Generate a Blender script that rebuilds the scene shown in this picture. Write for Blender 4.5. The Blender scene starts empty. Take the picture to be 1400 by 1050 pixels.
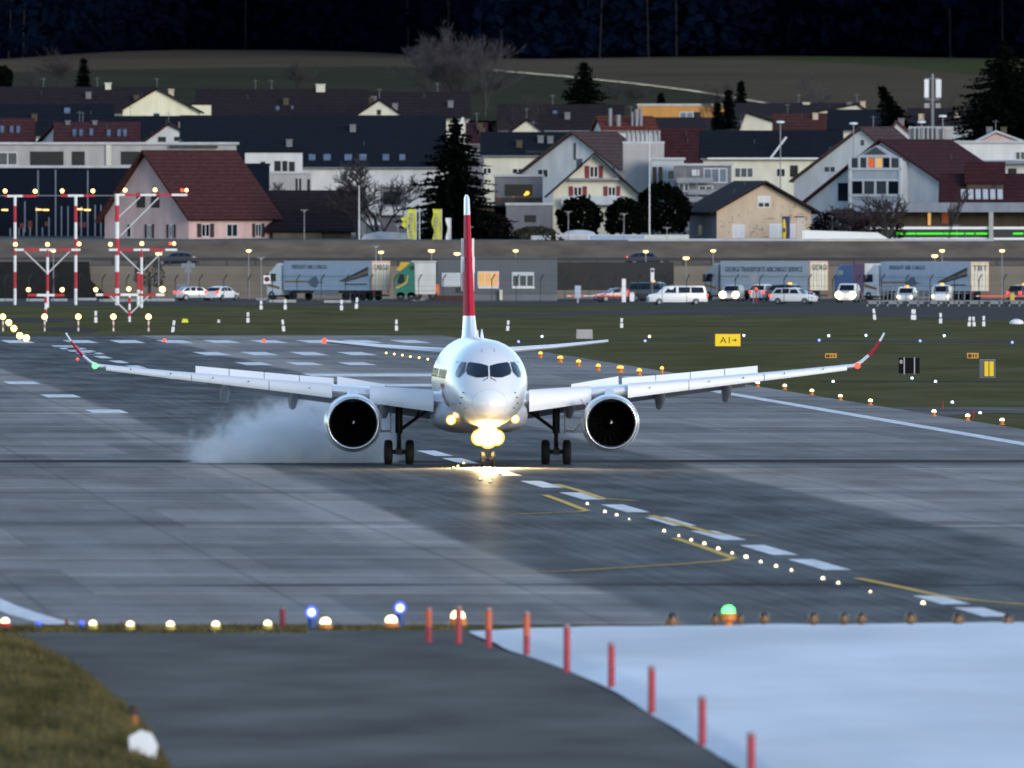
import bpy, bmesh, math, random
from mathutils import Vector, Matrix, noise
from mathutils.bvhtree import BVHTree
R = math.radians
random.seed(7)
scene = bpy.context.scene
col = scene.collection
# the lens: focal length in photo pixels, horizon row, eye height; the camera stands 1400 m from the airliner
F, CX, HY, H, CY = 44520.0, 700.0, 252.0, 12.05, -1400.0
def P(px, py, d): return Vector(((px-CX)/F*d, d+CY, H-(py-HY)*d/F))
def dist(py): return H*F/(py-HY)
def G(px, py, z=0.0):
    d = (H-z)*F/(py-HY)
    return Vector(((px-CX)/F*d, d+CY, z))
# runway frame: u across, v along
TU = 0.0309
AX = Vector((-TU, 1, 0)).normalized(); AU = Vector((1, TU, 0)).normalized()
def U(u, v, z=0.0): return Vector((-1.73, 0, 0)) + AU*u + AX*v + Vector((0, 0, z))

# ---------------------------------------------------------------- materials
MATS = {}
def srgb(c):
    return tuple(((x/255.0+0.055)/1.055)**2.4 if x > 10 else x/255.0/12.92 for x in c)
def mat(name, c, rough=0.6, metal=0.0, var=0.12, scale=1.0, emit=None, estr=0.0, spec=0.5, coat=0.0, stretch=(1, 1, 1)):
    if name in MATS: return MATS[name]
    m = bpy.data.materials.new(name); m.use_nodes = True
    nt = m.node_tree; b = nt.nodes['Principled BSDF']
    b.inputs['Roughness'].default_value = rough
    b.inputs['Metallic'].default_value = metal
    b.inputs['Specular IOR Level'].default_value = spec
    b.inputs['Coat Weight'].default_value = coat; b.inputs['Coat Roughness'].default_value = 0.22 if name.startswith('aircraft') else 0.05
    if var > 0:
        tc = nt.nodes.new('ShaderNodeTexCoord'); mp = nt.nodes.new('ShaderNodeMapping')
        mp.inputs['Scale'].default_value = stretch
        nz = nt.nodes.new('ShaderNodeTexNoise'); nz.inputs['Scale'].default_value = scale; nz.inputs['Detail'].default_value = 6
        rp = nt.nodes.new('ShaderNodeValToRGB')
        rp.color_ramp.elements[0].position = 0.3; rp.color_ramp.elements[1].position = 0.7
        rp.color_ramp.elements[0].color = tuple(x*(1-var) for x in c)+(1,)
        rp.color_ramp.elements[1].color = tuple(min(1, x*(1+var)) for x in c)+(1,)
        nt.links.new(tc.outputs['Object'], mp.inputs['Vector']); nt.links.new(mp.outputs[0], nz.inputs['Vector'])
        nt.links.new(nz.outputs[0], rp.inputs[0]); nt.links.new(rp.outputs[0], b.inputs['Base Color'])
    else:
        b.inputs['Base Color'].default_value = tuple(c)+(1,)
    if emit:
        b.inputs['Emission Color'].default_value = tuple(emit)+(1,); b.inputs['Emission Strength'].default_value = estr
    MATS[name] = m; return m
def stripes(name, axis, period, c1, c2, offset=0.0):
    m = bpy.data.materials.new(name); m.use_nodes = True; nt = m.node_tree; b = nt.nodes['Principled BSDF']
    tc = nt.nodes.new('ShaderNodeTexCoord'); sp = nt.nodes.new('ShaderNodeSeparateXYZ')
    ad = nt.nodes.new('ShaderNodeMath'); ad.operation = 'ADD'; ad.inputs[1].default_value = offset+1000*period
    mo = nt.nodes.new('ShaderNodeMath'); mo.operation = 'MODULO'; mo.inputs[1].default_value = period
    gt = nt.nodes.new('ShaderNodeMath'); gt.operation = 'GREATER_THAN'; gt.inputs[1].default_value = period*0.5
    mx = nt.nodes.new('ShaderNodeMix'); mx.data_type = 'RGBA'
    mx.inputs[6].default_value = c1+(1,); mx.inputs[7].default_value = c2+(1,)
    L = nt.links.new
    L(tc.outputs['Object'], sp.inputs[0]); L(sp.outputs[axis], ad.inputs[0]); L(ad.outputs[0], mo.inputs[0]); L(mo.outputs[0], gt.inputs[0])
    L(gt.outputs[0], mx.inputs[0]); L(mx.outputs[2], b.inputs['Base Color']); b.inputs['Roughness'].default_value = 0.5
    MATS[name] = m; return m
def lamp(name, c, s): return mat(name, tuple(x*0.12 for x in c), emit=c, estr=s, var=0)

# ---------------------------------------------------------------- mesh building
class MB:
    def __init__(s): s.v = []; s.f = []; s.m = []
    def add(s, vs, fs, mi=0):
        n = len(s.v); s.v += [Vector(v) for v in vs]; s.f += [tuple(i+n for i in f) for f in fs]; s.m += [mi]*len(fs); return s
    def box(s, x0, x1, y0, y1, z0, z1, M=None, mi=0):
        vs = [Vector((x, y, z)) for z in (z0, z1) for y in (y0, y1) for x in (x0, x1)]
        if M: vs = [M @ v for v in vs]
        return s.add(vs, [(0, 2, 3, 1), (4, 5, 7, 6), (0, 1, 5, 4), (2, 6, 7, 3), (0, 4, 6, 2), (1, 3, 7, 5)], mi)
    def tube(s, pts, rs, n=8, cap=True, mi=0):
        pts = [Vector(p) for p in pts]
        if not isinstance(rs, (list, tuple)): rs = [rs]*len(pts)
        vs = []; fs = []
        for i, p in enumerate(pts):
            t = (pts[min(i+1, len(pts)-1)]-pts[max(i-1, 0)]).normalized()
            a = t.cross(Vector((0, 0, 1)))
            if a.length < 1e-3: a = Vector((1, 0, 0))
            a.normalize(); b = t.cross(a)
            for k in range(n):
                q = 2*math.pi*k/n; vs.append(p+a*math.cos(q)*rs[i]+b*math.sin(q)*rs[i])
        for i in range(len(pts)-1):
            for k in range(n):
                fs.append((i*n+k, i*n+(k+1) % n, (i+1)*n+(k+1) % n, (i+1)*n+k))
        if cap: fs += [tuple(range(n))[::-1], tuple(range((len(pts)-1)*n, len(pts)*n))]
        return s.add(vs, fs, mi)
    def lathe(s, prof, n=24, axis='z', c=(0, 0, 0), mi=0, closed=False):
        c = Vector(c); vs = []; fs = []
        for (h, r) in prof:
            for k in range(n):
                q = 2*math.pi*k/n; a, b = math.cos(q)*r, math.sin(q)*r
                v = {'z': (a, b, h), 'y': (a, h, b), 'x': (h, a, b)}[axis]; vs.append(c+Vector(v))
        for i in range(len(prof)-1):
            for k in range(n):
                fs.append((i*n+k, i*n+(k+1) % n, (i+1)*n+(k+1) % n, (i+1)*n+k))
        return s.add(vs, fs, mi)
    def sphere(s, c, r, n=10, sz=1.0, mi=0):
        return s.lathe([(-r*math.cos(math.pi*i/(n//2))*sz, max(1e-4, r*math.sin(math.pi*i/(n//2)))) for i in range(n//2+1)], n, 'z', c, mi)
    def prism(s, poly, y0, y1, plane='xz', M=None, mi=0):
        def q(a, b, t): return {'xz': (a, t, b), 'yz': (t, a, b), 'xy': (a, b, t)}[plane]
        n = len(poly); vs = [Vector(q(a, b, y0)) for a, b in poly]+[Vector(q(a, b, y1)) for a, b in poly]
        if M: vs = [M @ v for v in vs]
        return s.add(vs, [tuple(range(n))[::-1], tuple(range(n, 2*n))]+[(i, (i+1) % n, n+(i+1) % n, n+i) for i in range(n)], mi)
    def build(s, name, m, parent=None, smooth=False, kind=None, label=None, loc=None, recalc=True):
        me = bpy.data.meshes.new(name); me.from_pydata([tuple(v) for v in s.v], [], s.f); me.update()
        if recalc and len(s.f) < 30000:
            bm = bmesh.new(); bm.from_mesh(me); bmesh.ops.recalc_face_normals(bm, faces=bm.faces); bm.to_mesh(me); bm.free()
        for x in (m if isinstance(m, (list, tuple)) else [m]): me.materials.append(x)
        for p, i in zip(me.polygons, s.m): p.material_index = i; p.use_smooth = smooth
        o = bpy.data.objects.new(name, me); col.objects.link(o)
        if loc is not None: o.location = loc
        if parent is not None: o.parent = parent
        if kind: o['kind'] = kind
        if label: o['label'] = label
        return o
def smooth_angle(o, deg=35):
    me = o.data
    for p in me.polygons: p.use_smooth = True
    bm = bmesh.new(); bm.from_mesh(me)
    for e in bm.edges:
        if len(e.link_faces) == 2 and e.calc_face_angle(0) > R(deg): e.smooth = False
    bm.to_mesh(me); bm.free()
def thing(name, label, cat, loc=(0, 0, 0), rz=0.0, group=None):
    o = bpy.data.objects.new(name, None); col.objects.link(o); o.location = loc; o.rotation_euler.z = rz
    o.empty_display_size = 0.5
    tag(o, label, cat, group); return o
def tag(o, label, cat, group=None):
    o['label'] = label; o['category'] = cat
    if group: o['group'] = group
    return o
def copy_tree(o, parent=None, first=True):
    c = o.copy(); col.objects.link(c); c.parent = parent
    for ch in [x for x in o.children]: copy_tree(ch, c, False)
    return c
ORD = ['first', 'second', 'third', 'fourth', 'fifth', 'sixth', 'seventh', 'eighth', 'ninth', 'tenth', 'eleventh', 'twelfth', 'thirteenth', 'fourteenth', 'fifteenth', 'sixteenth', 'seventeenth', 'eighteenth']
def text_mesh(body, size):
    cu = bpy.data.curves.new('lettering', 'FONT'); cu.body = body; cu.size = size; cu.extrude = 0.01; cu.resolution_u = 2
    o = bpy.data.objects.new('lettering', cu); col.objects.link(o)
    dg = bpy.context.evaluated_depsgraph_get(); me = bpy.data.meshes.new_from_object(o.evaluated_get(dg))
    bpy.data.objects.remove(o); bpy.data.curves.remove(cu)
    return me
def lettering(body, width, height, m, parent, M, bold=0.0, name='lettering'):
    """text standing in the local xz plane fitted to width x height, its lower left corner at M's origin"""
    me = text_mesh(body, 1.0); xs = [v.co.x for v in me.vertices]; ys = [v.co.y for v in me.vertices]
    x0, x1, y0, y1 = min(xs), max(xs), min(ys), max(ys)
    for v in me.vertices:
        c = v.co; v.co = M @ Vector(((c.x-x0)/(x1-x0)*width, -c.z, (c.y-y0)/(y1-y0)*height))
    me.materials.append(m); o = bpy.data.objects.new(name, me); col.objects.link(o); o.parent = parent; return o

# ---------------------------------------------------------------- camera, world, sun
cam = bpy.data.cameras.new('camera'); co = bpy.data.objects.new('camera', cam); col.objects.link(co); scene.camera = co
co.location = (0, CY, H); co.rotation_euler = (R(90), 0, 0)
cam.sensor_width = 36; cam.lens = F/1400*36; cam.shift_y = (HY-525)/1400; cam.clip_start = 1; cam.clip_end = 20000
cam.dof.use_dof = True; cam.dof.focus_distance = 1750; cam.dof.aperture_fstop = (F/1400*0.036)/0.21
w = bpy.data.worlds.new('World'); scene.world = w; w.use_nodes = True
nt = w.node_tree; sky = nt.nodes.new('ShaderNodeTexSky'); sky.sky_type = 'NISHITA'; sky.sun_disc = False
SUN_EL, SUN_AZ = 13.0, 36.0      # the low sun stands behind the camera, to its right
sky.sun_elevation = R(SUN_EL); sky.sun_rotation = R(180-SUN_AZ); sky.ozone_density = 3.2; sky.dust_density = 0.1
hs = nt.nodes.new('ShaderNodeHueSaturation'); hs.inputs['Saturation'].default_value = 0.86; nt.links.new(sky.outputs[0], hs.inputs['Color']); nt.links.new(hs.outputs[0], nt.nodes['Background'].inputs[0]); nt.nodes['Background'].inputs[1].default_value = 0.115
sl = bpy.data.lights.new('sun', 'SUN'); so = bpy.data.objects.new('sun', sl); col.objects.link(so)
sl.energy = 0.85; sl.angle = R(24); sl.color = (1.0, 0.88, 0.76)
sdir = Vector((math.sin(R(SUN_AZ))*math.cos(R(14)), -math.cos(R(SUN_AZ))*math.cos(R(14)), math.sin(R(14))))
so.rotation_euler = sdir.to_track_quat('Z', 'Y').to_euler()
scene.view_settings.view_transform = 'Standard'; scene.view_settings.look = 'None'
scene.view_settings.exposure = 1.35; scene.view_settings.gamma = 1
scene.cycles.use_denoising = True
scene.cycles.sample_clamp_indirect = 6.0
scene.cycles.volume_step_rate = 1.0; scene.cycles.volume_bounces = 16; scene.cycles.max_bounces = 16

# ---------------------------------------------------------------- colours
WHITE = mat('white_paint', (0.80, 0.80, 0.80), 0.4, var=0.03)
BLACK = mat('black_rubber', (0.012, 0.012, 0.013), 0.7, var=0)
DARK = mat('dark_metal', (0.03, 0.032, 0.036), 0.5, 0.3, var=0.1)
STEEL = mat('bare_steel', (0.20, 0.21, 0.23), 0.5, 0.4, var=0.1)
GREYM = mat('grey_metal', (0.22, 0.23, 0.25), 0.5, 0.2)
GLASS = mat('window_glass', (0.006, 0.010, 0.018), 0.12, var=0, spec=0.3)
GLASSB = mat('sky_lit_glass', (0.10, 0.14, 0.20), 0.15, var=0.3, scale=0.8)
REDP = mat('red_paint', (0.55, 0.010, 0.035), 0.6, var=0.05, spec=.12)
LWARM = lamp('warm_lamp_glass', (1.0, 0.62, 0.17), 2.3)
LWHITE = lamp('white_lamp_glass', (1.0, 0.78, 0.42), 1.9)
LCOOL = lamp('blue_white_lamp_glass', (0.62, 0.78, 1.0), 1.2)
LBLUE = lamp('blue_lamp_glass', (0.08, 0.12, 1.0), 0.9)
LRED = lamp('red_lamp_glass', (1.0, 0.06, 0.03), 1.3)
LGREEN = lamp('green_lamp_glass', (0.10, 1.0, 0.18), 1.5)
LAMBER = lamp('amber_lamp_glass', (1.0, 0.42, 0.04), 1.1)
ORANGE = mat('orange_lamp_body', (0.65, 0.20, 0.02), 0.45, var=0.1)
STR_Z = stripes('red_white_bands_up', 'Z', 3.3, (0.80, 0.80, 0.80), (0.52, 0.01, 0.03))
STR_ZS = stripes('red_white_short_bands_up', 'Z', 1.1, (0.80, 0.80, 0.80), (0.52, 0.01, 0.03))
STR_X = stripes('red_white_bands_across', 'X', 3.1, (0.80, 0.80, 0.80), (0.52, 0.01, 0.03), 0.775)
# ================================================================ GROUND
def slab_material():
    m = bpy.data.materials.new('runway_concrete'); m.use_nodes = True; nt = m.node_tree; b = nt.nodes['Principled BSDF']; L = nt.links.new; N = nt.nodes.new
    tc = N('ShaderNodeTexCoord')
    def mapped(sx, sy, sz=1):
        mp = N('ShaderNodeMapping'); mp.inputs['Scale'].default_value = (sx, sy, sz); L(tc.outputs['Object'], mp.inputs['Vector']); return mp.outputs[0]
    def nz(vec, sc, det=5, rough=0.55):
        n = N('ShaderNodeTexNoise'); n.inputs['Scale'].default_value = sc; n.inputs['Detail'].default_value = det; n.inputs['Roughness'].default_value = rough; L(vec, n.inputs['Vector']); return n.outputs[0]
    def mth(op, a, bb=None, cl=False):
        q = N('ShaderNodeMath'); q.operation = op; q.use_clamp = cl
        for i, x in enumerate((a, bb)):
            if x is None: continue
            if isinstance(x, (int, float)): q.inputs[i].default_value = x
            else: L(x, q.inputs[i])
        return q.outputs[0]
    def rng(x, a, bb, c, d):
        q = N('ShaderNodeMapRange'); q.interpolation_type = 'SMOOTHSTEP'; L(x, q.inputs[0])
        for i, v in zip((1, 2, 3, 4), (a, bb, c, d)): q.inputs[i].default_value = v
        return q.outputs[0]
    br = N('ShaderNodeTexBrick'); br.offset = 0.37; br.squash = 1.0
    mpb = N('ShaderNodeMapping'); mpb.inputs['Location'].default_value = (3.2, 9, 0); L(tc.outputs['Object'], mpb.inputs['Vector'])
    L(mpb.outputs[0], br.inputs['Vector'])
    br.inputs['Scale'].default_value = 1.0; br.inputs['Brick Width'].default_value = 10.5; br.inputs['Row Height'].default_value = 62.0
    br.inputs['Color1'].default_value = (0.66, 0.65, 0.64, 1); br.inputs['Color2'].default_value = (1.34, 1.34, 1.34, 1); br.inputs['Mortar'].default_value = (1.4, 1.4, 1.4, 1)
    br.inputs['Mortar Size'].default_value = 0.0
    sx = N('ShaderNodeSeparateXYZ'); L(tc.outputs['Object'], sx.inputs[0]); u, v = sx.outputs[0], sx.outputs[1]
    # slab joints: narrow across, wide (sealed, patched) along
    ju = mth('ABSOLUTE', mth('SUBTRACT', mth('MODULO', mth('ADD', u, 1050.0), 7.5), 3.75))
    ju = rng(ju, 0.03, 0.15, 0.68, 1.0)
    wob = mth('MULTIPLY', nz(mapped(0.02, 0.02), 1.0, 2), 40.0)
    jv = mth('ABSOLUTE', mth('SUBTRACT', mth('MODULO', mth('ADD', mth('ADD', v, wob), 9000.0), 47.0), 23.5))
    jv = rng(jv, 0.8, 2.2, 1.5, 1.0)
    jv2 = mth('ABSOLUTE', mth('SUBTRACT', mth('MODULO', mth('ADD', v, 9000.0), 113.0), 56.5))
    jv2 = rng(jv2, 2.0, 5.5, 0.68, 1.0)
    big = rng(nz(mapped(0.02, 0.012), 1.0, 6), 0.32, 0.68, 0.80, 1.2)
    band = rng(nz(mapped(0.010, 0.030), 1.0, 5, 0.6), 0.33, 0.67, 0.78, 1.22)
    streak = rng(nz(mapped(1.6, 0.012), 1.0, 4), 0.3, 0.7, 0.94, 1.06)
    fine = rng(nz(mapped(1.5, 0.8), 1.0, 8, 0.7), 0.25, 0.75, 0.82, 1.18)
    au = mth('ABSOLUTE', mth('ADD', u, mth('MULTIPLY', mth('SUBTRACT', nz(mapped(0.3, 0.008), 1.0, 5), 0.5), 2.5)))
    lane = rng(au, 8.7, 9.5, 0.38, 1.0)                     # the asphalt inlay down the middle of the runway
    strip = mth('MULTIPLY', rng(au, 9.0, 9.6, 0.0, 1.0), rng(au, 11.8, 12.6, 1.0, 0.0))
    strip = mth('ADD', mth('MULTIPLY', strip, 0.38), 1.0)    # newer, paler slabs beside it
    rub = rng(mth('ABSOLUTE', u), 0.5, 10.5, 1.0, 0.0)
    rub = mth('MULTIPLY', rub, rng(nz(mapped(1.1, 0.006), 1.0, 5), 0.3, 0.62, 0.25, 1.0))
    rub = mth('MULTIPLY', rub, rng(v, -420, 60, 0.3, 1.0)); rub = mth('MULTIPLY', rub, rng(v, 820, 1150, 1.0, 0.35))
    marks = rng(nz(mapped(2.6, 0.010), 1.0, 4, .6), .42, .60, 0.45, 1.0); inlane = rng(au, 6.5, 9.0, 1.0, 0.0)
    marks = mth('SUBTRACT', 1.0, mth('MULTIPLY', mth('SUBTRACT', 1.0, marks), inlane))
    rubf = mth('SUBTRACT', 1.0, mth('MULTIPLY', rub, 0.80))
    k = ju
    for x in (marks, jv, jv2, big, band, streak, fine, lane, strip, rubf): k = mth('MULTIPLY', k, x)
    mx = N('ShaderNodeVectorMath'); mx.operation = 'SCALE'; L(br.outputs[0], mx.inputs[0]); L(k, mx.inputs['Scale'])
    m2 = N('ShaderNodeVectorMath'); m2.operation = 'MULTIPLY'; L(mx.outputs[0], m2.inputs[0]); m2.inputs[1].default_value = (0.172, 0.147, 0.128)
    L(m2.outputs[0], b.inputs['Base Color'])
    L(rng(nz(mapped(0.05, 0.05), 1.0, 5), 0.3, 0.7, 0.40, 0.56), b.inputs['Roughness'])
    # worn concrete: matt, with a faint film of gloss that carries the landing lamps' streak
    b.inputs['Specular IOR Level'].default_value = 0.0
    gl = N('ShaderNodeBsdfGlossy'); gl.inputs['Roughness'].default_value = 0.46; gl.inputs['Color'].default_value = (1, 1, 1, 1)
    ms = N('ShaderNodeMixShader'); L(rng(nz(mapped(0.3, 0.03), 1.0, 5), 0.3, 0.7, 0.07, 0.14), ms.inputs[0]); L(b.outputs[0], ms.inputs[1]); L(gl.outputs[0], ms.inputs[2]); L(ms.outputs[0], nt.nodes['Material Output'].inputs['Surface'])
    return m
RUN = slab_material()
ASPH = mat('taxiway_asphalt', (0.150, 0.146, 0.132), 0.8, spec=0.0, var=0.28, scale=1.0, stretch=(0.22, 0.04, 1))
ASPHD = mat('dark_asphalt', (0.088, 0.080, 0.076), 0.8, spec=.0, var=0.3, scale=1.0, stretch=(0.1, 0.1, 1))
ROADG = mat('road_asphalt', (0.10, 0.094, 0.09), 0.8, spec=0.0, var=0.2, scale=1.0, stretch=(0.1, 0.03, 1))
PAINT = mat('white_road_paint', (0.74, 0.74, 0.74), 0.7, spec=.1, var=0.25, scale=1.6, stretch=(1, .15, 1))
YPAINT = mat('yellow_road_paint', (0.72, 0.40, 0.02), 0.6, var=0.25, spec=.1, scale=1.0)
def grass_material(name, c1, c2, sc, st=(1, 1, 1)):
    m = bpy.data.materials.new(name); m.use_nodes = True; nt = m.node_tree; b = nt.nodes['Principled BSDF']; L = nt.links.new
    tc = nt.nodes.new('ShaderNodeTexCoord'); mp = nt.nodes.new('ShaderNodeMapping'); mp.inputs['Scale'].default_value = st
    n1 = nt.nodes.new('ShaderNodeTexNoise'); n1.inputs['Scale'].default_value = sc; n1.inputs['Detail'].default_value = 10; n1.inputs['Roughness'].default_value = 0.7
    rp = nt.nodes.new('ShaderNodeValToRGB'); rp.color_ramp.elements[0].position = 0.33; rp.color_ramp.elements[1].position = 0.66
    rp.color_ramp.elements[0].color = c1+(1,); rp.color_ramp.elements[1].color = c2+(1,)
    L(tc.outputs['Object'], mp.inputs[0]); L(mp.outputs[0], n1.inputs['Vector']); L(n1.outputs[0], rp.inputs[0]); L(rp.outputs[0], b.inputs['Base Color'])
    b.inputs['Roughness'].default_value = 1.0; b.inputs['Specular IOR Level'].default_value = 0.0
    return m
GRASS = grass_material('airfield_grass', (0.080, 0.080, 0.034), (0.150, 0.134, 0.066), 1.0, (0.10, 0.018, 1))
GRASS2 = grass_material('mound_grass', (0.028, 0.030, 0.012), (0.17, 0.135, 0.058), 1.0, (0.7, 0.12, .6))
SNOWM = mat('snow', (0.74, 0.75, 0.77), 0.8, var=0.17, scale=1.0, stretch=(0.10, 0.022, 1))

def sheet(name, pts, z, m, parent=None, thick=None):
    mb = MB(); n = len(pts)
    mb.add([(p[0], p[1], z) for p in pts], [tuple(range(n))])
    o = mb.build(name, m, parent, kind=None if parent else 'structure')
    for p in o.data.polygons:
        if p.normal.z < 0:
            o.data.flip_normals(); break
    return o
# the airfield lies flat; its grass sheet runs on under the town and the hills to the horizon
g = MB(); g.add([(-9000, -1600, 0), (9000, -1600, 0), (9000, 12000, 0), (-9000, 12000, 0)], [(0, 1, 2, 3)]); g.build('ground', GRASS, kind='structure')
# runway: its own frame, so that the slabs follow it
run = MB(); run.add([(-75, -512, 0), (33, -509, 0), (33, 1192, 0), (-75, 1188, 0)], [(0, 1, 2, 3)])
runway = run.build('runway', RUN, kind='structure', loc=(-1.73, 0, 0.02)); runway.rotation_euler.z = math.atan(TU)
def uv(p):
    q = p-Vector((-1.73, 0, 0)); return (q.dot(AU), q.dot(AX))
def mark(name, quads, m, z=0.01, parent=runway):
    mb = MB()
    for q in quads: mb.add([(a, b, z) for a, b in q], [tuple(range(len(q)))])
    o = mb.build(name, m, parent, recalc=False); return o
def strip_uv(pts, wd):
    out = []
    for (a, b) in zip(pts[:-1], pts[1:]):
        a, b = Vector(a), Vector(b); t = (b-a).normalized(); n = Vector((-t.y, t.x))*wd/2
        out.append([tuple(a+n), tuple(b+n), tuple(b-n), tuple(a-n)])
    return out
def strip_px(pts, wd): return strip_uv([uv(G(*p)) for p in pts], wd)
def rectm(u0, u1, v0, v1): return [(u0, v0), (u1, v0), (u1, v1), (u0, v1)]
# centre line dashes
for (px, py) in [(600, 620.5), (636, 631), (680, 647), (730, 663), (778, 679), (828, 696), (882, 714), (940, 733), (1003, 753), (1068, 773), (1250, 821.5), (1335, 838)]:
    uu, vv = uv(G(px, py)); hl = 14.5 if py < 800 else 9.5
    mark('centre_line_dash', [rectm(-0.42, 0.42, vv-hl, vv+hl)], PAINT)
for vv in range(190, 1000, 60): 
    if vv > 560: mark('centre_line_dash', [rectm(-0.42, 0.42, vv, vv+32)], PAINT)
mark('edge_line', [rectm(28.3, 29.2, -300, 640)], PAINT)
mark('edge_line', strip_px([(-60, 790), (-30, 815), (0, 829), (40, 843), (85, 855)], 0.9), PAINT)
for i in range(-8, 9):
    if i != 0: mark('threshold_bar', [rectm(i*3.6-1.0+(-1.2 if i > 0 else 1.2), i*3.6+1.0+(-1.2 if i > 0 else 1.2), 1068, 1112)], PAINT)
for u0 in (8.6, 12.0, 15.5, 18.9):
    mark('touchdown_bar', [rectm(u0-0.9, u0+0.9, 890, 935)], PAINT)
    if u0 < 18: mark('touchdown_bar', [rectm(u0-0.9, u0+0.9, 765, 800)], PAINT)
mark('aiming_bar', [rectm(9.0, 17.4, 638, 668)], PAINT); mark('aiming_bar', [rectm(11.0, 14.6, 536, 562)], PAINT)
for (x0, x1, yy) in ((8, 47, 524), (60, 106, 542), (121, 177, 563)):
    a = uv(G(x0, yy)); b2 = uv(G(x1, yy)); mark('touchdown_bar', [rectm(a[0], a[0]+1.9, a[1]-13, a[1]+13)], PAINT)
for vv in (1020, 985, 950, 915): mark('centre_line_dash', [rectm(-0.9, 0.9, vv-10, vv+10)], PAINT)
# yellow exit lines
for pts in ([(760, 663), (792, 672), (825, 683), (870, 686)], [(745, 678), (770, 687), (798, 698), (804, 699.5), (790, 701), (740, 703), (700, 704.5)],
            [(890, 706), (930, 718), (970, 729), (988, 732), (1040, 733.5)],
            [(922, 737), (960, 749), (990, 760), (1003, 764), (990, 768), (940, 772), (880, 776), (780, 782), (690, 785)],
            [(1172, 792), (1230, 804), (1280, 815), (1330, 822), (1400, 828.5), (1480, 832)]):
    mark('yellow_guide_line', strip_px(pts, 0.30), YPAINT, z=.02)
# dark transverse strips across the whole pavement: ground dips put in as colour
for (y0, y1) in ((629.5, 633), (799.5, 802)):
    v0 = dist(y1)+CY; v1 = dist(y0)+CY
    ap = MB(); us = [-70+i*103/60 for i in range(61)]; lo = [v0+3*noise.noise(Vector((q*.12, y0, 0))) for q in us]; hi = [v1+4*noise.noise(Vector((q*.15, y0+9, 0))) for q in us]
    for i in range(60): ap.add([(us[i], lo[i], .004), (us[i+1], lo[i+1], .004), (us[i+1], max(hi[i+1], lo[i+1]+.5), .004), (us[i], max(hi[i], lo[i]+.5), .004)], [(0, 1, 2, 3)])
    ap.build('dark_dip_strip', ASPHD, runway, recalc=False)
# pavement beyond the right edge: cross taxiway, and a grass island
sheet('taxiway', [G(1200, 557.5), G(1500, 556.5), G(1500, 566), G(1330, 565), G(1290, 570), G(1250, 573), G(1215, 566)], 0.012, ASPH)
sheet('service_lane', [G(700, 464.6), G(1500, 465.6), G(1500, 469), G(1300, 468.6), G(1000, 466.2), G(700, 465.6)], 0.012, ROADG)
sheet('drain_strip', [G(1120, 520.6), G(1500, 521), G(1500, 522.4), G(1120, 522)], 0.012, ASPHD)
sheet('perimeter_road', [G(560, 431.5), G(760, 427.5), G(900, 421), G(1100, 418), G(1500, 418), G(1500, 441), G(1310, 437), G(1180, 430.5), G(900, 430), G(700, 432.5)], 0.012, ROADG)
sheet('parking_apron', [G(-80, 417.5), G(1480, 417.5), G(1480, 408), G(-80, 408)], 0.016, ROADG)
sheet('grass_path', [G(-60, 436), G(60, 434), G(110, 438), G(80, 441), G(-60, 440)], 0.012, ASPHD)
sheet('grass_path', [G(55, 449), G(100, 446.5), G(140, 452), G(120, 455), G(60, 453)], 0.012, ASPHD)
# foreground: verge, taxiway, snow, mound
sheet('near_taxiway', [G(-700, 868), G(650, 862), G(1500, 858), G(1700, 1130), G(-700, 1130)], 0.02, ASPH)
def snow():
    mb = MB(); left = [(640, 867), (700, 893), (770, 915.5), (835, 945), (890, 979), (960, 1022), (1010, 1055), (1085, 1120)]
    top = [(640, 866), (720, 860), (800, 857), (1000, 854.5), (1250, 852.5), (1560, 849.5)]
    n = 60; rows = []
    def lx(y):
        for (a, b) in zip(left[:-1], left[1:]):
            if a[1] <= y <= b[1]: return a[0]+(b[0]-a[0])*(y-a[1])/(b[1]-a[1])
        return 640 if y < 867 else 1085
    ys = [850+i*(270/44.0) for i in range(45)]
    vs = []; fs = []
    for j, y in enumerate(ys):
        for i in range(n+1):
            # the far row follows the far edge
            x0 = lx(y) if j else 640; x = x0+(1620-x0)*i/n
            yy = y
            yt = 866-6*min(1, (x-640)/80) - (2.5*min(1, max(0, (x-720)/200))) - 6*max(0, (x-900)/660)
            yy = yt+(1120-yt)*(y-850)/270.0
            xx = (lx(yy) if yy > 867 else 640)+4.0*noise.noise(Vector((yy*.11, 2.5, 0)))+2.0*noise.noise(Vector((yy*.4, 7.5, 0))); xx = xx+(1620-xx)*i/n
            d = dist(yy); h = 0.04+0.16*min(1, i/3.0)*min(1, (j)/2.0)+0.05*noise.noise(Vector((xx*0.01, yy*0.03, 0)))
            p = P(xx, yy, d); vs.append((p.x, p.y, max(0.03, h)))
    for j in range(44):
        for i in range(n): fs.append((j*(n+1)+i, j*(n+1)+i+1, (j+1)*(n+1)+i+1, (j+1)*(n+1)+i))
    mb.add(vs, fs); o = mb.build('snow_field', SNOWM, smooth=True, kind='structure', recalc=False)
snow()
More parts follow.
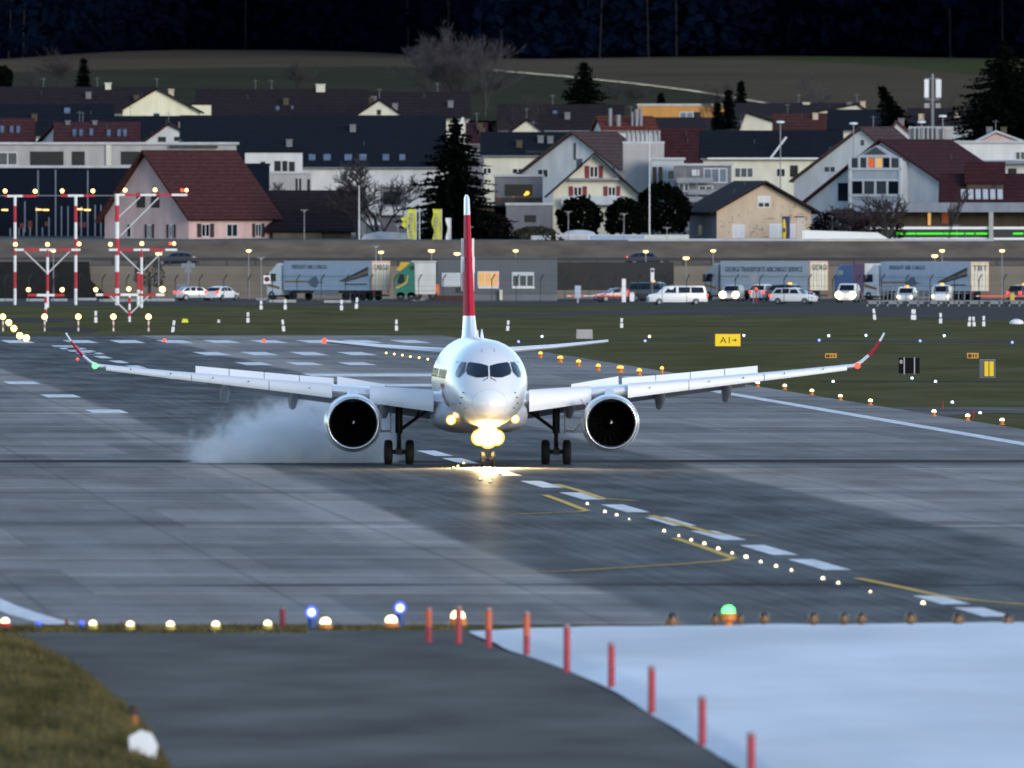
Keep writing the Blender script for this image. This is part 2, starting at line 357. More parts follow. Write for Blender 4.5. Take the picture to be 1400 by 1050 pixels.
# grass mound at the lower left
MOUND = [(-60, 862), (0, 872), (40, 880), (90, 903), (130, 932), (170, 965), (205, 1000), (232, 1050), (245, 1100)]
def mound_edge(y):
    for (a, b) in zip(MOUND[:-1], MOUND[1:]):
        if a[1] <= y <= b[1]: return a[0]+(b[0]-a[0])*(y-a[1])/(b[1]-a[1])
    return 245
def mound_h(x, y):
    e = mound_edge(y)-x; t_ = max(0, min(1, (x+600)/200))*max(0, min(1, (1096-y)/30)); return 0.02+t_*0.55*(1-math.exp(-max(0, e)/70.0)) + (t_*0.06*noise.noise(Vector((x*0.05, y*0.05, 3))) if e > 5 else 0)
mb = MB(); vs = []; fs = []
for j in range(41):
    y = 862.5+j*5.8
    for i in range(31):
        x = -600+(mound_edge(y)+600)*(i/30.0)**.6; p = G(x, y); vs.append((p.x, p.y, mound_h(x, y)))
for j in range(40):
    for i in range(30): fs.append((j*31+i, j*31+i+1, (j+1)*31+i+1, (j+1)*31+i))
mb.add(vs, fs); mb.build('grass_mound', GRASS2, smooth=True, kind='structure', recalc=False)
mb = MB()
for _ in range(9000):
    y = 866+230*random.random(); x = -80+(mound_edge(y)+82)*random.random(); p = G(x, y); z = mound_h(x, y)
    a = random.random()*math.pi; h = random.uniform(0.06, 0.22); dx, dy = math.cos(a)*0.02, math.sin(a)*0.02; lx_, ly_ = random.gauss(0, .06), random.gauss(0, .06)
    mb.add([(p.x-dx, p.y-dy, z-0.02), (p.x+dx, p.y+dy, z-0.02), (p.x+lx_, p.y+ly_, z+h)], [(0, 1, 2)])
o = mb.build('grass_blades', GRASS2, kind='stuff', recalc=False); tag(o, 'rough yellowed grass blades growing over the mound at lower left', 'grass')
# thin verge of grass between the pavements
mb = MB()
def verge(x0, x1, y0, y1, n):
    for _ in range(n):
        p = G(random.uniform(x0, x1), random.uniform(y0, y1)); a = random.random()*math.pi; h = random.uniform(0.05, 0.16)
        dx, dy = math.cos(a)*0.03, math.sin(a)*0.03
        mb.add([(p.x-dx, p.y-dy, 0.01), (p.x+dx, p.y+dy, 0.01), (p.x+random.gauss(0, .04), p.y, h)], [(0, 1, 2)])
verge(-30, 420, 857.5, 866.5, 5000); verge(420, 640, 858, 863, 800)
o = mb.build('verge_grass', GRASS2, kind='stuff', recalc=False); tag(o, 'thin verge of short grass along the near taxiway lights', 'grass')

# ================================================================ AIRLINER
PLW = mat('aircraft_white_paint', (0.82, 0.83, 0.84), 0.30, var=0.03, scale=0.5, coat=0.7)
PLG = mat('aircraft_grey_underside', (0.20, 0.21, 0.23), 0.4, var=0.05)
WS = mat('windscreen_glass', (0.008, 0.014, 0.025), 0.08, var=0, spec=0.8)
CHROME = mat('polished_lip', (0.75, 0.76, 0.78), 0.22, 0.95, var=0.03)
FAN = mat('fan_blades', (0.002, 0.002, 0.0025), 0.8, 0.0, var=0, spec=.03)
YAW = R(1.7)
plane = thing('airliner', 'white twin engine airliner landing nose on with red tail fin and lit nose lamps', 'airplane', (-1.48, 0, 0), YAW)
CZ = 3.55
PROF = [(0, .04, 2.74, 2.66), (.12, .34, 3.0, 2.42), (.3, .55, 3.2, 2.26), (.6, .78, 3.45, 2.10), (1.0, 1.0, 3.75, 1.96), (1.4, 1.15, 4.08, 1.88), (1.9, 1.30, 4.42, 1.80), (2.5, 1.44, 4.78, 1.75),
        (3.2, 1.56, 5.08, 1.71), (4.2, 1.67, 5.32, 1.68), (5.5, 1.75, 5.44, 1.67), (7, 1.755, 5.45, 1.67), (12, 1.755, 5.45, 1.67), (20, 1.755, 5.45, 1.67), (27, 1.755, 5.45, 1.67), (29.5, 1.62, 5.44, 1.95),
        (32, 1.35, 5.42, 2.55), (34.5, .95, 5.37, 3.35), (36.5, .58, 5.25, 4.0), (38.2, .26, 5.0, 4.45), (38.7, .10, 4.86, 4.60)]
NY = -18.6
NSEG = 40
mb = MB(); vs = []; fs = []
def interp(t):
    for a, b in zip(PROF[:-1], PROF[1:]):
        if a[0] <= t <= b[0]:
            k = (t-a[0])/(b[0]-a[0]); return [a[i]+(b[i]-a[i])*k for i in range(4)]
    return list(PROF[-1])
for (t, rx, zt, zb) in PROF:
    for k in range(NSEG):
        q = 2*math.pi*k/NSEG; c, s_ = math.cos(q), math.sin(q)
        zc = zb+(zt-zb)*0.5; vs.append((rx*c, NY+t, zc+(zt-zb)/2*s_))
for i in range(len(PROF)-1):
    for k in range(NSEG): fs.append((i*NSEG+k, i*NSEG+(k+1) % NSEG, (i+1)*NSEG+(k+1) % NSEG, (i+1)*NSEG+k))
fs.append(tuple(range(NSEG))); fs.append(tuple(range((len(PROF)-1)*NSEG, len(PROF)*NSEG)))
mb.add(vs, fs); fus = mb.build('fuselage', PLW, plane, smooth=True)
BVH = BVHTree.FromPolygons([v.co.copy() for v in fus.data.vertices], [tuple(p.vertices) for p in fus.data.polygons])
def wrap_front(name, poly, m, off=0.02, n=10):
    """a pane cut to an outline seen from the nose, laid on the skin and a little thick"""
    xs = [p[0] for p in poly]; zs = [p[1] for p in poly]; cx_, cz_ = sum(xs)/len(xs), sum(zs)/len(zs)
    rings = []; m_ = MB(); vs = []; fs = []; P2 = []
    for a, b in zip(poly, poly[1:]+poly[:1]):
        for k in range(3): P2.append((a[0]+(b[0]-a[0])*k/3, a[1]+(b[1]-a[1])*k/3))
    R_ = 5
    for r in range(R_+1):
        for (x, z) in P2:
            k = r/R_; X = cx_+(x-cx_)*k; Z = cz_+(z-cz_)*k
            hit = BVH.ray_cast(Vector((X, -40, Z)), Vector((0, 1, 0)))
            if hit[0] is None: hit = BVH.find_nearest(Vector((X, NY+2.5, Z)))
            vs.append(hit[0]+hit[1]*off if hit[1].y < 0 else hit[0]-hit[1]*off)
    n_ = len(P2)
    for r in range(R_):
        for k in range(n_): fs.append((r*n_+k, r*n_+(k+1) % n_, (r+1)*n_+(k+1) % n_, (r+1)*n_+k))
    m_.add(vs, fs); return m_.build(name, m, plane, smooth=True)
# windscreen of four panes
for sgn in (-1, 1):
    wrap_front('windscreen_pane', [(sgn*0.035, 3.90), (sgn*0.035, 4.33), (sgn*0.32, 4.42), (sgn*0.78, 4.49), (sgn*0.87, 4.44), (sgn*0.96, 4.12), (sgn*0.90, 3.97), (sgn*0.55, 3.84), (sgn*0.25, 3.84)], WS)
    wrap_front('side_cockpit_pane', [(sgn*0.92, 4.49), (sgn*1.12, 4.48), (sgn*1.24, 4.34), (sgn*1.38, 4.02), (sgn*1.36, 3.86), (sgn*1.24, 3.84), (sgn*1.02, 4.06)], WS)
    # wiper
    w0 = BVH.ray_cast(Vector((sgn*0.06, -40, 3.90)), Vector((0, 1, 0)))[0]; w1 = BVH.ray_cast(Vector((sgn*0.08, -40, 3.80)), Vector((0, 1, 0)))[0]; w2 = BVH.ray_cast(Vector((sgn*0.28, -40, 3.70)), Vector((0, 1, 0)))[0]
    MB().tube([w0+Vector((0, -.03, .02)), w1+Vector((0, -.03, .02)), w2+Vector((0, -.03, .02))], 0.014, 6).build('wiper', DARK, plane)
    # static probes on the lower nose
    for (x, z) in ((1.08, 3.2), (1.15, 3.0), (1.2, 2.75), (1.02, 2.55)):
        h = BVH.ray_cast(Vector((sgn*x, -40, z)), Vector((0, 1, 0)))[0]
        if h: MB().tube([h, h+Vector((sgn*.05, -.10, 0))], 0.025, 6).build('probe', DARK, plane)
def outline(name, pts, r, m):
    hs = []
    for (x, z) in pts:
        h = BVH.ray_cast(Vector((x, -40, z)), Vector((0, 1, 0)))
        if h[0] is not None: hs.append(h[0]+h[1]*(-0.004 if h[1].y > 0 else 0.004))
    return MB().tube(hs, r, 4).build(name, m, plane)
outline('escape_hatch', [(-.28, 4.93), (-.28, 5.04), (.28, 5.04), (.28, 4.93), (-.28, 4.93)], 0.012, GREYM)
outline('radome_seam', [(0.74*math.cos(a*math.pi/12), 2.75+0.6*math.sin(a*math.pi/12)) for a in range(25)], 0.005, GREYM)
# doors and passenger windows along both sides
for sgn in (-1, 1):
    def side(y, z, off=0.012):
        t = y-NY; q = interp(t); zc = (q[2]+q[3])/2; rz = (q[2]-q[3])/2; k = max(0, 1-((z-zc)/rz)**2); return (sgn*(q[1]*math.sqrt(k)+off), y, z)
    for i in range(30):
        y = -12.8+i*0.82
        if -2 < y < -1.2: continue
        m_ = MB(); pts = [side(y+0.13*math.cos(a*math.pi/4), 3.95+0.19*math.sin(a*math.pi/4)) for a in range(8)]; inn = [side(y+0.13*math.cos(a*math.pi/4), 3.95+0.19*math.sin(a*math.pi/4), 0.0) for a in range(8)]
        m_.add(pts+inn, [tuple(range(8))]+[(a, (a+1) % 8, 8+(a+1) % 8, 8+a) for a in range(8)]); m_.build('passenger_window', GLASS, plane)
    for y in (-15.2, 13.2):
        pts = [side(y-.42, 2.7), side(y-.42, 4.5), side(y+.42, 4.5), side(y+.42, 2.7), side(y-.42, 2.7)]
        MB().tube(pts, 0.018, 4).build('door_outline', GREYM, plane)
    me = text_mesh('swiss', 2.6)
    xs = [v.co.x for v in me.vertices]; x0, x1 = min(xs), max(xs)
    for v in me.vertices:
        c = v.co.copy(); yy = -11.6+((c.x-x0) if sgn < 0 else (x1-c.x)); yy = -11.6+(c.x-x0 if sgn > 0 else x1-c.x)
        if sgn < 0: yy = -11.6+(x1-c.x)
        v.co = Vector(side(yy, 2.55+c.y*0.85, 0.016))
    me.materials.append(REDP); o = bpy.data.objects.new('airline_lettering', me); col.objects.link(o); o.parent = plane
MB().tube([(0.0, -6.5, 5.42), (0.0, -6.3, 5.85)], [0.10, 0.02], 6).build('antenna', PLW, plane)
MB().tube([(0.28, 9.5, 5.40), (0.28, 9.7, 5.75)], [0.05, 0.02], 6).build('antenna', PLW, plane)
# belly fairing
mb = MB(); vs = []; fs = []; st = [(-8.4, 1.2, 2.5, 1.75), (-7.4, 1.75, 2.75, 1.5), (-6, 1.98, 2.95, 1.38), (-2, 2.05, 3.0, 1.34), (3, 2.02, 2.95, 1.36), (5.5, 1.7, 2.7, 1.5), (7.5, 1.0, 2.4, 1.7)]
for (y, rx, zt, zb) in st:
    for k in range(24):
        q = 2*math.pi*k/24; cc, ss = math.cos(q), math.sin(q); f = lambda t: math.copysign(abs(t)**0.7, t)
        vs.append((rx*f(cc), y, (zt+zb)/2+(zt-zb)/2*f(ss)))
for i in range(len(st)-1):
    for k in range(24): fs.append((i*24+k, i*24+(k+1) % 24, (i+1)*24+(k+1) % 24, (i+1)*24+k))
fs += [tuple(range(24)), tuple(range((len(st)-1)*24, len(st)*24))]
mb.add(vs, fs); mb.build('belly_fairing', mat('fairing_paint', (0.42, 0.43, 0.45), 0.35, var=0.03), plane, smooth=True)

def airfoil(n=9):
    up = []
    for i in range(n+1):
        x = (1-math.cos(math.pi*i/n))/2; t = 5*(0.2969*math.sqrt(x)-0.126*x-0.3516*x*x+0.2843*x**3-0.1015*x**4); up.append((x, t))
    return up
AF = airfoil()
def wing_loop(x, yle, chord, z, th, c0=0.0, c1=1.0, camber=0.0, rotd=0.0):
    pts = []
    seg = [p for p in AF if c0 <= p[0] <= c1]
    tr = R(rotd)
    for (a, t) in seg: pts.append((a*chord, t*th+camber*math.sin(math.pi*a)*chord))
    for (a, t) in reversed(seg): pts.append((a*chord, -t*th*0.85+camber*math.sin(math.pi*a)*chord))
    return [(x, yle+p[0]*math.cos(tr)+p[1]*math.sin(tr), z-p[0]*math.sin(tr)+p[1]*math.cos(tr)) for p in pts]
def loft(name, loops, m, parent, smooth=True):
    mb = MB(); n = len(loops[0]); vs = [v for l in loops for v in l]; fs = []
    for i in range(len(loops)-1):
        for k in range(n): fs.append((i*n+k, i*n+(k+1) % n, (i+1)*n+(k+1) % n, (i+1)*n+k))
    fs += [tuple(range(n)), tuple(range((len(loops)-1)*n, len(loops)*n))]
    mb.add(vs, fs); o = mb.build(name, m, parent)
    if smooth: smooth_angle(o, 40)
    return o
ST = [(1.0, -6.0, 7.0, 2.66, .95), (1.75, -5.6, 6.6, 2.74, .86), (3.5, -4.7, 5.7, 2.92, .74), (5.5, -3.7, 4.7, 3.12, .60), (8.0, -2.45, 3.9, 3.36, .46), (11.1, -0.9, 3.0, 3.68, .36), (14.0, 0.6, 2.2, 3.97, .27), (16.3, 1.85, 1.6, 4.22, .20)]
def stat(x):
    for a, b in zip(ST[:-1], ST[1:]):
        if a[0] <= x <= b[0]:
            k = (x-a[0])/(b[0]-a[0]); return [a[i]+(b[i]-a[i])*k for i in range(5)]
    return list(ST[-1])
UNDER = mat('wing_underside_paint', (0.36, 0.37, 0.40), 0.45, var=0.04)
for sgn in (-1, 1):
    wing = loft('wing', [wing_loop(sgn*s[0], s[1], s[2], s[3], s[4]) for s in ST], PLW, plane)
    # winglet
    wl = []
    for k in range(6):
        t = k/5; x = 16.3+1.35*t+0.1*math.sin(math.pi*t); z = 4.22+1.42*t**1.25; wl.append((x, 1.9+1.5*t, 1.55-1.0*t, z, .16-.08*t))
    def wloop(s, mseg=AF):
        x, yle, ch, z, th = s; an = 0.85
        return [(sgn*(x-p[1]*math.sin(an)), p[0]+yle, z+p[1]*math.cos(an)) for p in [(a*ch, t*th) for a, t in AF]+[(a*ch, -t*th) for a, t in reversed(AF)]]
    loops = [wloop(s) for s in wl]
    loft('winglet', loops[:3], PLW, wing); loft('winglet_red_band', loops[2:5], REDP, wing); loft('winglet_tip', loops[4:], PLW, wing)
    # leading edge slats, drooped and pushed forward
    def slat(xa, xb):
        lp = []
        for k in range(7):
            x = xa+(xb-xa)*k/6; s = stat(x); ch = min(0.62, s[2]*0.22)
            th = s[4]*0.98
            pts = [(-0.30, -0.52), (-0.40, -0.30), (-0.38, 0.0), (-0.25, 0.28), (0.1, 0.50), (0.6, 0.62), (0.6, 0.52), (0.15, 0.36), (-0.15, 0.12), (-0.22, -0.15), (-0.2, -0.45)]
            lp.append([(sgn*x, s[1]-0.10+a*ch*0.7, s[3]-0.03+b*th) for a, b in pts])
        loft('slat', lp, PLW, wing)
    slat(2.05, 4.75); 
    for xa, xb in ((6.35, 9.0), (9.03, 12.3), (12.33, 15.95)): slat(xa, xb)
    for x in (7.3, 9.9, 11.4, 13.2, 14.9):
        s = stat(x); MB().sphere((sgn*x, s[1]-0.36, s[3]+0.03), 0.035, 6).build('slat_stud', DARK, wing)
    # flaps
    for xa, xb, dr in ((1.95, 5.1, 28), (5.9, 11.6, 26)):
        loft('flap', [[(a, b, c) for a, b, c in wing_loop(sgn*x, stat(x)[1]+stat(x)[2]*0.90, stat(x)[2]*0.24, stat(x)[3]-0.10, 0.16, rotd=dr)] for x in (xa, (xa+xb)/2, xb)], UNDER, wing)
    # raised spoilers standing up behind the leading edge
    def spoiler(xa, xb, ha, hb):
        m_ = MB(); A = stat(xa); B = stat(xb); ka = .60
        za, zb = A[3]+A[4]*0.36, B[3]+B[4]*0.36; ya, yb = A[1]+A[2]*ka, B[1]+B[2]*ka
        f = 0.9
        vs = [(sgn*xa, ya, za-.12), (sgn*xb, yb, zb-.12), (sgn*xb, yb+hb*f, zb+hb), (sgn*xa, ya+ha*f, za+ha)]
        vs += [(x, y+0.05, z-0.03) for x, y, z in vs]
        m_.add(vs, [(0, 1, 2, 3), (7, 6, 5, 4), (0, 4, 5, 1), (1, 5, 6, 2), (2, 6, 7, 3), (3, 7, 4, 0)]); m_.build('spoiler', PLW, wing)
    spoiler(4.0, 6.05, 0.24, 0.42)
    for a, b in ((6.2, 7.65), (7.68, 9.15), (9.18, 10.65), (10.68, 12.1)): spoiler(a, b, 0.34, 0.34)
    # flap track fairings
    for x in (4.0, 7.9, 10.8):
        s = stat(x); y0 = s[1]+s[2]*0.55
        MB().tube([(sgn*x, y0, s[3]-0.2), (sgn*x, y0+0.8, s[3]-0.34), (sgn*x, y0+2.0, s[3]-0.55), (sgn*x, y0+2.9, s[3]-0.85)], [0.08, 0.20, 0.23, 0.17], 10).build('flap_fairing', UNDER, wing)
    nav = MB().sphere((sgn*16.42, 1.85, 4.24), 0.13, 10).build('navigation_lamp', LGREEN if sgn < 0 else LRED, wing)
    # engine
    ex, ey, ez = sgn*5.52, -7.0, 1.83
    e = MB(); e.lathe([(0.10, 1.14), (0.35, 1.20), (0.9, 1.245), (1.6, 1.24), (2.6, 1.17), (3.5, 1.02), (3.9, 0.93), (3.9, 0.88), (3.0, .9)], 40, 'y', (ex, ey, ez)); eng = e.build('engine', PLW, plane, smooth=True)
    MB().lathe([(0.12, 1.142), (0.02, 1.115), (-0.02, 1.08), (0.0, 1.045), (0.08, 1.01), (0.16, 0.985)], 40, 'y', (ex, ey, ez)).build('inlet_lip', CHROME, eng, smooth=True)
    MB().lathe([(0.16, 0.985), (0.5, 0.965), (1.15, 0.965)], 40, 'y', (ex, ey, ez)).build('inlet_duct', mat('inlet_duct_lining', (0.004, 0.004, 0.005), 0.8, var=0, spec=.05), eng, smooth=True)
    f_ = MB(); f_.lathe([(1.16, 0.97), (1.17, 0.02)], 40, 'y', (ex, ey, ez))
    for k in range(18):
        q = 2*math.pi*k/18; q2 = q+0.20; pts = []
        for (r, dq, dy) in ((0.24, 0, 0.0), (0.6, 0.05, -0.02), (0.95, 0.16, 0.0)):
            pts.append(((ex+r*math.cos(q+dq), ey+1.0+dy, ez+r*math.sin(q+dq)), (ex+r*math.cos(q2+dq+.02), ey+1.12+dy, ez+r*math.sin(q2+dq+.02))))
        vs = [p for pr in pts for p in pr]; f_.add(vs, [(0, 1, 3, 2), (2, 3, 5, 4)])
    f_.build('fan', FAN, eng)
    sp = MB(); sp.lathe([(0.62, 0.01), (0.68, 0.09), (0.82, 0.18), (1.02, 0.26)], 20, 'y', (ex, ey, ez)); spn = sp.build('spinner', FAN, eng, smooth=True)
    MB().tube([(ex+0.02, ey+0.63, ez+0.10), (ex+0.05, ey+0.62, ez+0.03), (ex-0.01, ey+0.60, ez-0.02)], [0.015, 0.035, 0.015], 5).build('spinner_swirl', WHITE, spn)
    MB().lathe([(3.0, 0.80), (3.9, 0.62), (4.8, 0.42), (5.1, 0.2), (5.1, 0.01)], 24, 'y', (ex, ey, ez)).build('exhaust_core', DARK, eng, smooth=True)
    py = MB(); py.add([(ex-.20, -6.2, 2.98), (ex+.20, -6.2, 2.98), (ex-.16, -4.9, 3.30), (ex+.16, -4.9, 3.30), (ex-.16, -1.2, 3.0), (ex+.16, -1.2, 3.0), (ex-.18, -2.6, 2.3), (ex+.18, -2.6, 2.3), (ex-.30, -6.3, 2.80), (ex+.30, -6.3, 2.80)],
        [(0, 1, 3, 2), (2, 3, 5, 4), (4, 5, 7, 6), (0, 2, 4, 6, 8), (1, 9, 7, 5, 3), (0, 8, 9, 1), (8, 6, 7, 9)]); py.build('pylon', PLW, eng)
    sk = MB(); sx = ex-sgn*1.0; sk.add([(sx, ey+0.7, ez+0.70), (sx-sgn*0.30, ey+1.5, ez+1.0), (sx-sgn*0.26, ey+1.9, ez+0.95), (sx, ey+2.0, ez+0.68), (sx, ey+.7, ez+.74), (sx-sgn*.28, ey+1.5, ez+1.05), (sx-sgn*.24, ey+1.9, ez+1.0), (sx, ey+2.0, ez+.72)],
        [(0, 1, 2, 3), (7, 6, 5, 4), (0, 4, 5, 1), (1, 5, 6, 2), (2, 6, 7, 3), (3, 7, 4, 0)]); sk.build('nacelle_strake', PLW, eng)
    # horizontal stabiliser
    SS = [(0.3, 12.6, 3.9, 4.72, .40), (1.2, 13.1, 3.4, 4.78, .34), (3.8, 14.6, 2.4, 4.98, .24), (6.15, 16.0, 1.5, 5.22, .15)]
    stb = loft('stabiliser', [wing_loop(sgn*s[0], s[1], s[2], s[3], s[4]) for s in SS], PLW, plane)
    # main landing gear
    gx = sgn*3.38
    mg = MB(); mg.tube([(gx, 0.0, 2.75), (gx, 0, 1.35)], 0.16, 14); mg.tube([(gx, 0, 1.4), (gx, 0, 0.55)], 0.10, 12); mg.tube([(gx-.46, 0, 0.55), (gx+.46, 0, .55)], 0.10, 10)
    mg.box(gx-.13, gx+.13, -.15, .15, .42, .72)
    mgo = mg.build('main_landing_gear', DARK, plane)
    MB().tube([(gx, .05, 1.45), (gx-sgn*1.35, -.1, 2.45)], 0.075, 8).build('side_brace', DARK, mgo)
    MB().tube([(gx-sgn*0.7, .0, 1.98), (gx-sgn*.95, -.1, 2.5)], 0.05, 8).build('side_brace', DARK, mgo)
    MB().tube([(gx, -0.20, 1.40), (gx, -.36, 1.0), (gx, -.16, .66)], 0.045, 6).build('torque_link', DARK, mgo)
    MB().box(gx-.02+sgn*.36, gx+.02+sgn*.36, -.35, .35, 1.35, 2.55).build('gear_door', UNDER, mgo)
    dp = MB(); dp.prism([(gx+sgn*.42, 1.50), (gx+sgn*.70, 1.47), (gx+sgn*1.0, 1.78), (gx+sgn*1.08, 1.74), (gx+sgn*.76, 1.38), (gx+sgn*.40, 1.42)], -.3, .3); dp.build('gear_door', UNDER, mgo)
    for wx in (-.46, .46):
        wh = MB(); wr = 0.535; hw = 0.185
        wh.lathe([(-hw*0.9, .28), (-hw, .40), (-hw*.85, .50), (-hw*.4, wr), (hw*.4, wr), (hw*.85, .50), (hw, .40), (hw*.9, .28)], 28, 'x', (gx+wx, 0, wr))
        wo = wh.build('tyre', BLACK, mgo, smooth=True)
        MB().lathe([(-hw*.6, .01), (-hw*.7, .2), (-hw*.9, .285), (hw*.9, .285), (hw*.7, .2), (hw*.6, .01)], 20, 'x', (gx+wx, 0, wr)).build('rim', GREYM, wo, smooth=True)
# tail fin in its three colours
def fin_loop(z, yle, ch, th): return [(t*th, yle+a*ch, z) for a, t in AF]+[(-t*th, yle+a*ch, z) for a, t in reversed(AF)]
def finst(z): k = (z-5.2)/(11.62-5.2); return (z, 10.2+5.6*k, 6.6-4.0*k, 0.58-0.36*k)
fb = loft('tail_fin', [fin_loop(4.7, 7.2, 9.2, 1.0), fin_loop(5.2, 8.6, 8.0, 0.86), fin_loop(5.5, 10.0, 6.7, 0.66), fin_loop(*finst(6.35))], PLW, plane)
loft('fin_red_panel', [fin_loop(*finst(z)) for z in (6.35, 8.5, 10.72)], REDP, fb)
loft('fin_tip', [fin_loop(*finst(z)) for z in (10.72, 11.45)]+[fin_loop(11.60, 16.0, 2.4, .10)], PLW, fb)
for sgn in (-1, 1):
    c = MB()
    for (y0, y1, z0, z1) in ((14.6, 15.3, 7.4, 9.7), (13.8, 14.6, 8.2, 8.9), (15.3, 16.1, 8.2, 8.9)):
        c.box(min(sgn*.17, sgn*.27), max(sgn*.17, sgn*.27), y0, y1, z0, z1)
    c.build('fin_cross', WHITE, fb)
MB().sphere((0, 19.9+.2, 4.75), 0.08, 8).build('tail_lamp', LRED, plane)
MB().sphere((-6.2, 16.1, 5.24), 0.12, 8).build('stabiliser_lamp', LRED, plane)
# nose gear and lamps
ny = -15.1
ng = MB(); ng.tube([(0, ny, 1.9), (0, ny, 0.95)], 0.09, 12); ng.tube([(0, ny, 1.0), (0, ny, .36)], 0.06, 10); ng.tube([(-.22, ny, .36), (.22, ny, .36)], .05, 8); ng.tube([(0, ny+.05, 1.2), (0, ny+.9, 1.85)], .05, 8)
ngo = ng.build('nose_landing_gear', DARK, plane)
for wx in (-.22, .22):
    wo = MB().lathe([(-.09, .2), (-.10, .28), (-.05, .355), (.05, .355), (.10, .28), (.09, .2)], 24, 'x', (wx, ny, .355)).build('tyre', BLACK, ngo, smooth=True)
    MB().lathe([(-.06, .01), (-.085, .205), (.085, .205), (.06, .01)], 16, 'x', (wx, ny, .355)).build('rim', GREYM, wo, smooth=True)
for sgn in (-1, 1):
    MB().box(sgn*.36-.015, sgn*.36+.015, ny-.3, ny+1.2, 1.28, 1.80).build('nose_gear_door', PLW, ngo)
BIG = lamp('landing_lamp_glass', (1.0, 0.66, 0.20), 130.0)
MID = lamp('root_lamp_glass', (1.0, 0.72, 0.28), 3.5)
HALO = lamp('golden_halo_glow', (1.0, 0.46, 0.03), 1.1)  # glowing rim added around the lamps to paint their halo
SMALLL = lamp('taxi_lamp_glass', (1.0, 0.75, 0.35), 4.0)
def disc_lamp(x, y, z, r, m, parent, hm=None):
    hs = MB().lathe([(0.10, r*.5), (0.0, r*1.05), (-.02, r*1.42), (-.01, r*.9)] if hm else [(0.10, r*.5), (0.0, r*1.05), (-.03, r*1.08)], 16, 'y', (x, y, z)).build('lamp_housing_halo', hm or DARK, parent, smooth=True)
    MB().lathe([(-.035, r), (-.06-.1*r, r*.6), (-.07-.15*r, .005)], 16, 'y', (x, y, z)).build('lamp_lens', m, hs, smooth=True)
def spot(x, y, z, e, size, tilt, blend=0.9):
    l = bpy.data.lights.new('landing_spot', 'SPOT'); l.energy = e; l.color = (1.0, 0.72, 0.34); l.spot_size = R(size); l.spot_blend = blend; l.shadow_soft_size = 0.2
    o = bpy.data.objects.new('landing_spot', l); col.objects.link(o); o.parent = plane; o.location = (x, y, z); o.rotation_euler = (R(90-tilt), 0, math.pi)
for (x, z, r) in ((-.36, 1.28, .25), (.36, 1.28, .25), (0, 1.20, .28), (-.17, 1.44, .23), (.17, 1.44, .23)): disc_lamp(x, ny-.16, z, r, BIG, ngo, HALO)  # discs sized and clustered to fill the lamps' glare
for x in (-.11, .11): disc_lamp(x, ny-.4, 1.97, .06, SMALLL, ngo)
spot(0, ny-.4, 1.3, 30000, 80, 9)
for (x, z, r) in ((-1.38, 1.98, .15), (-1.20, 2.18, .08), (1.36, 2.02, .13)): disc_lamp(x, -8.55, z, r, MID, plane, HALO)
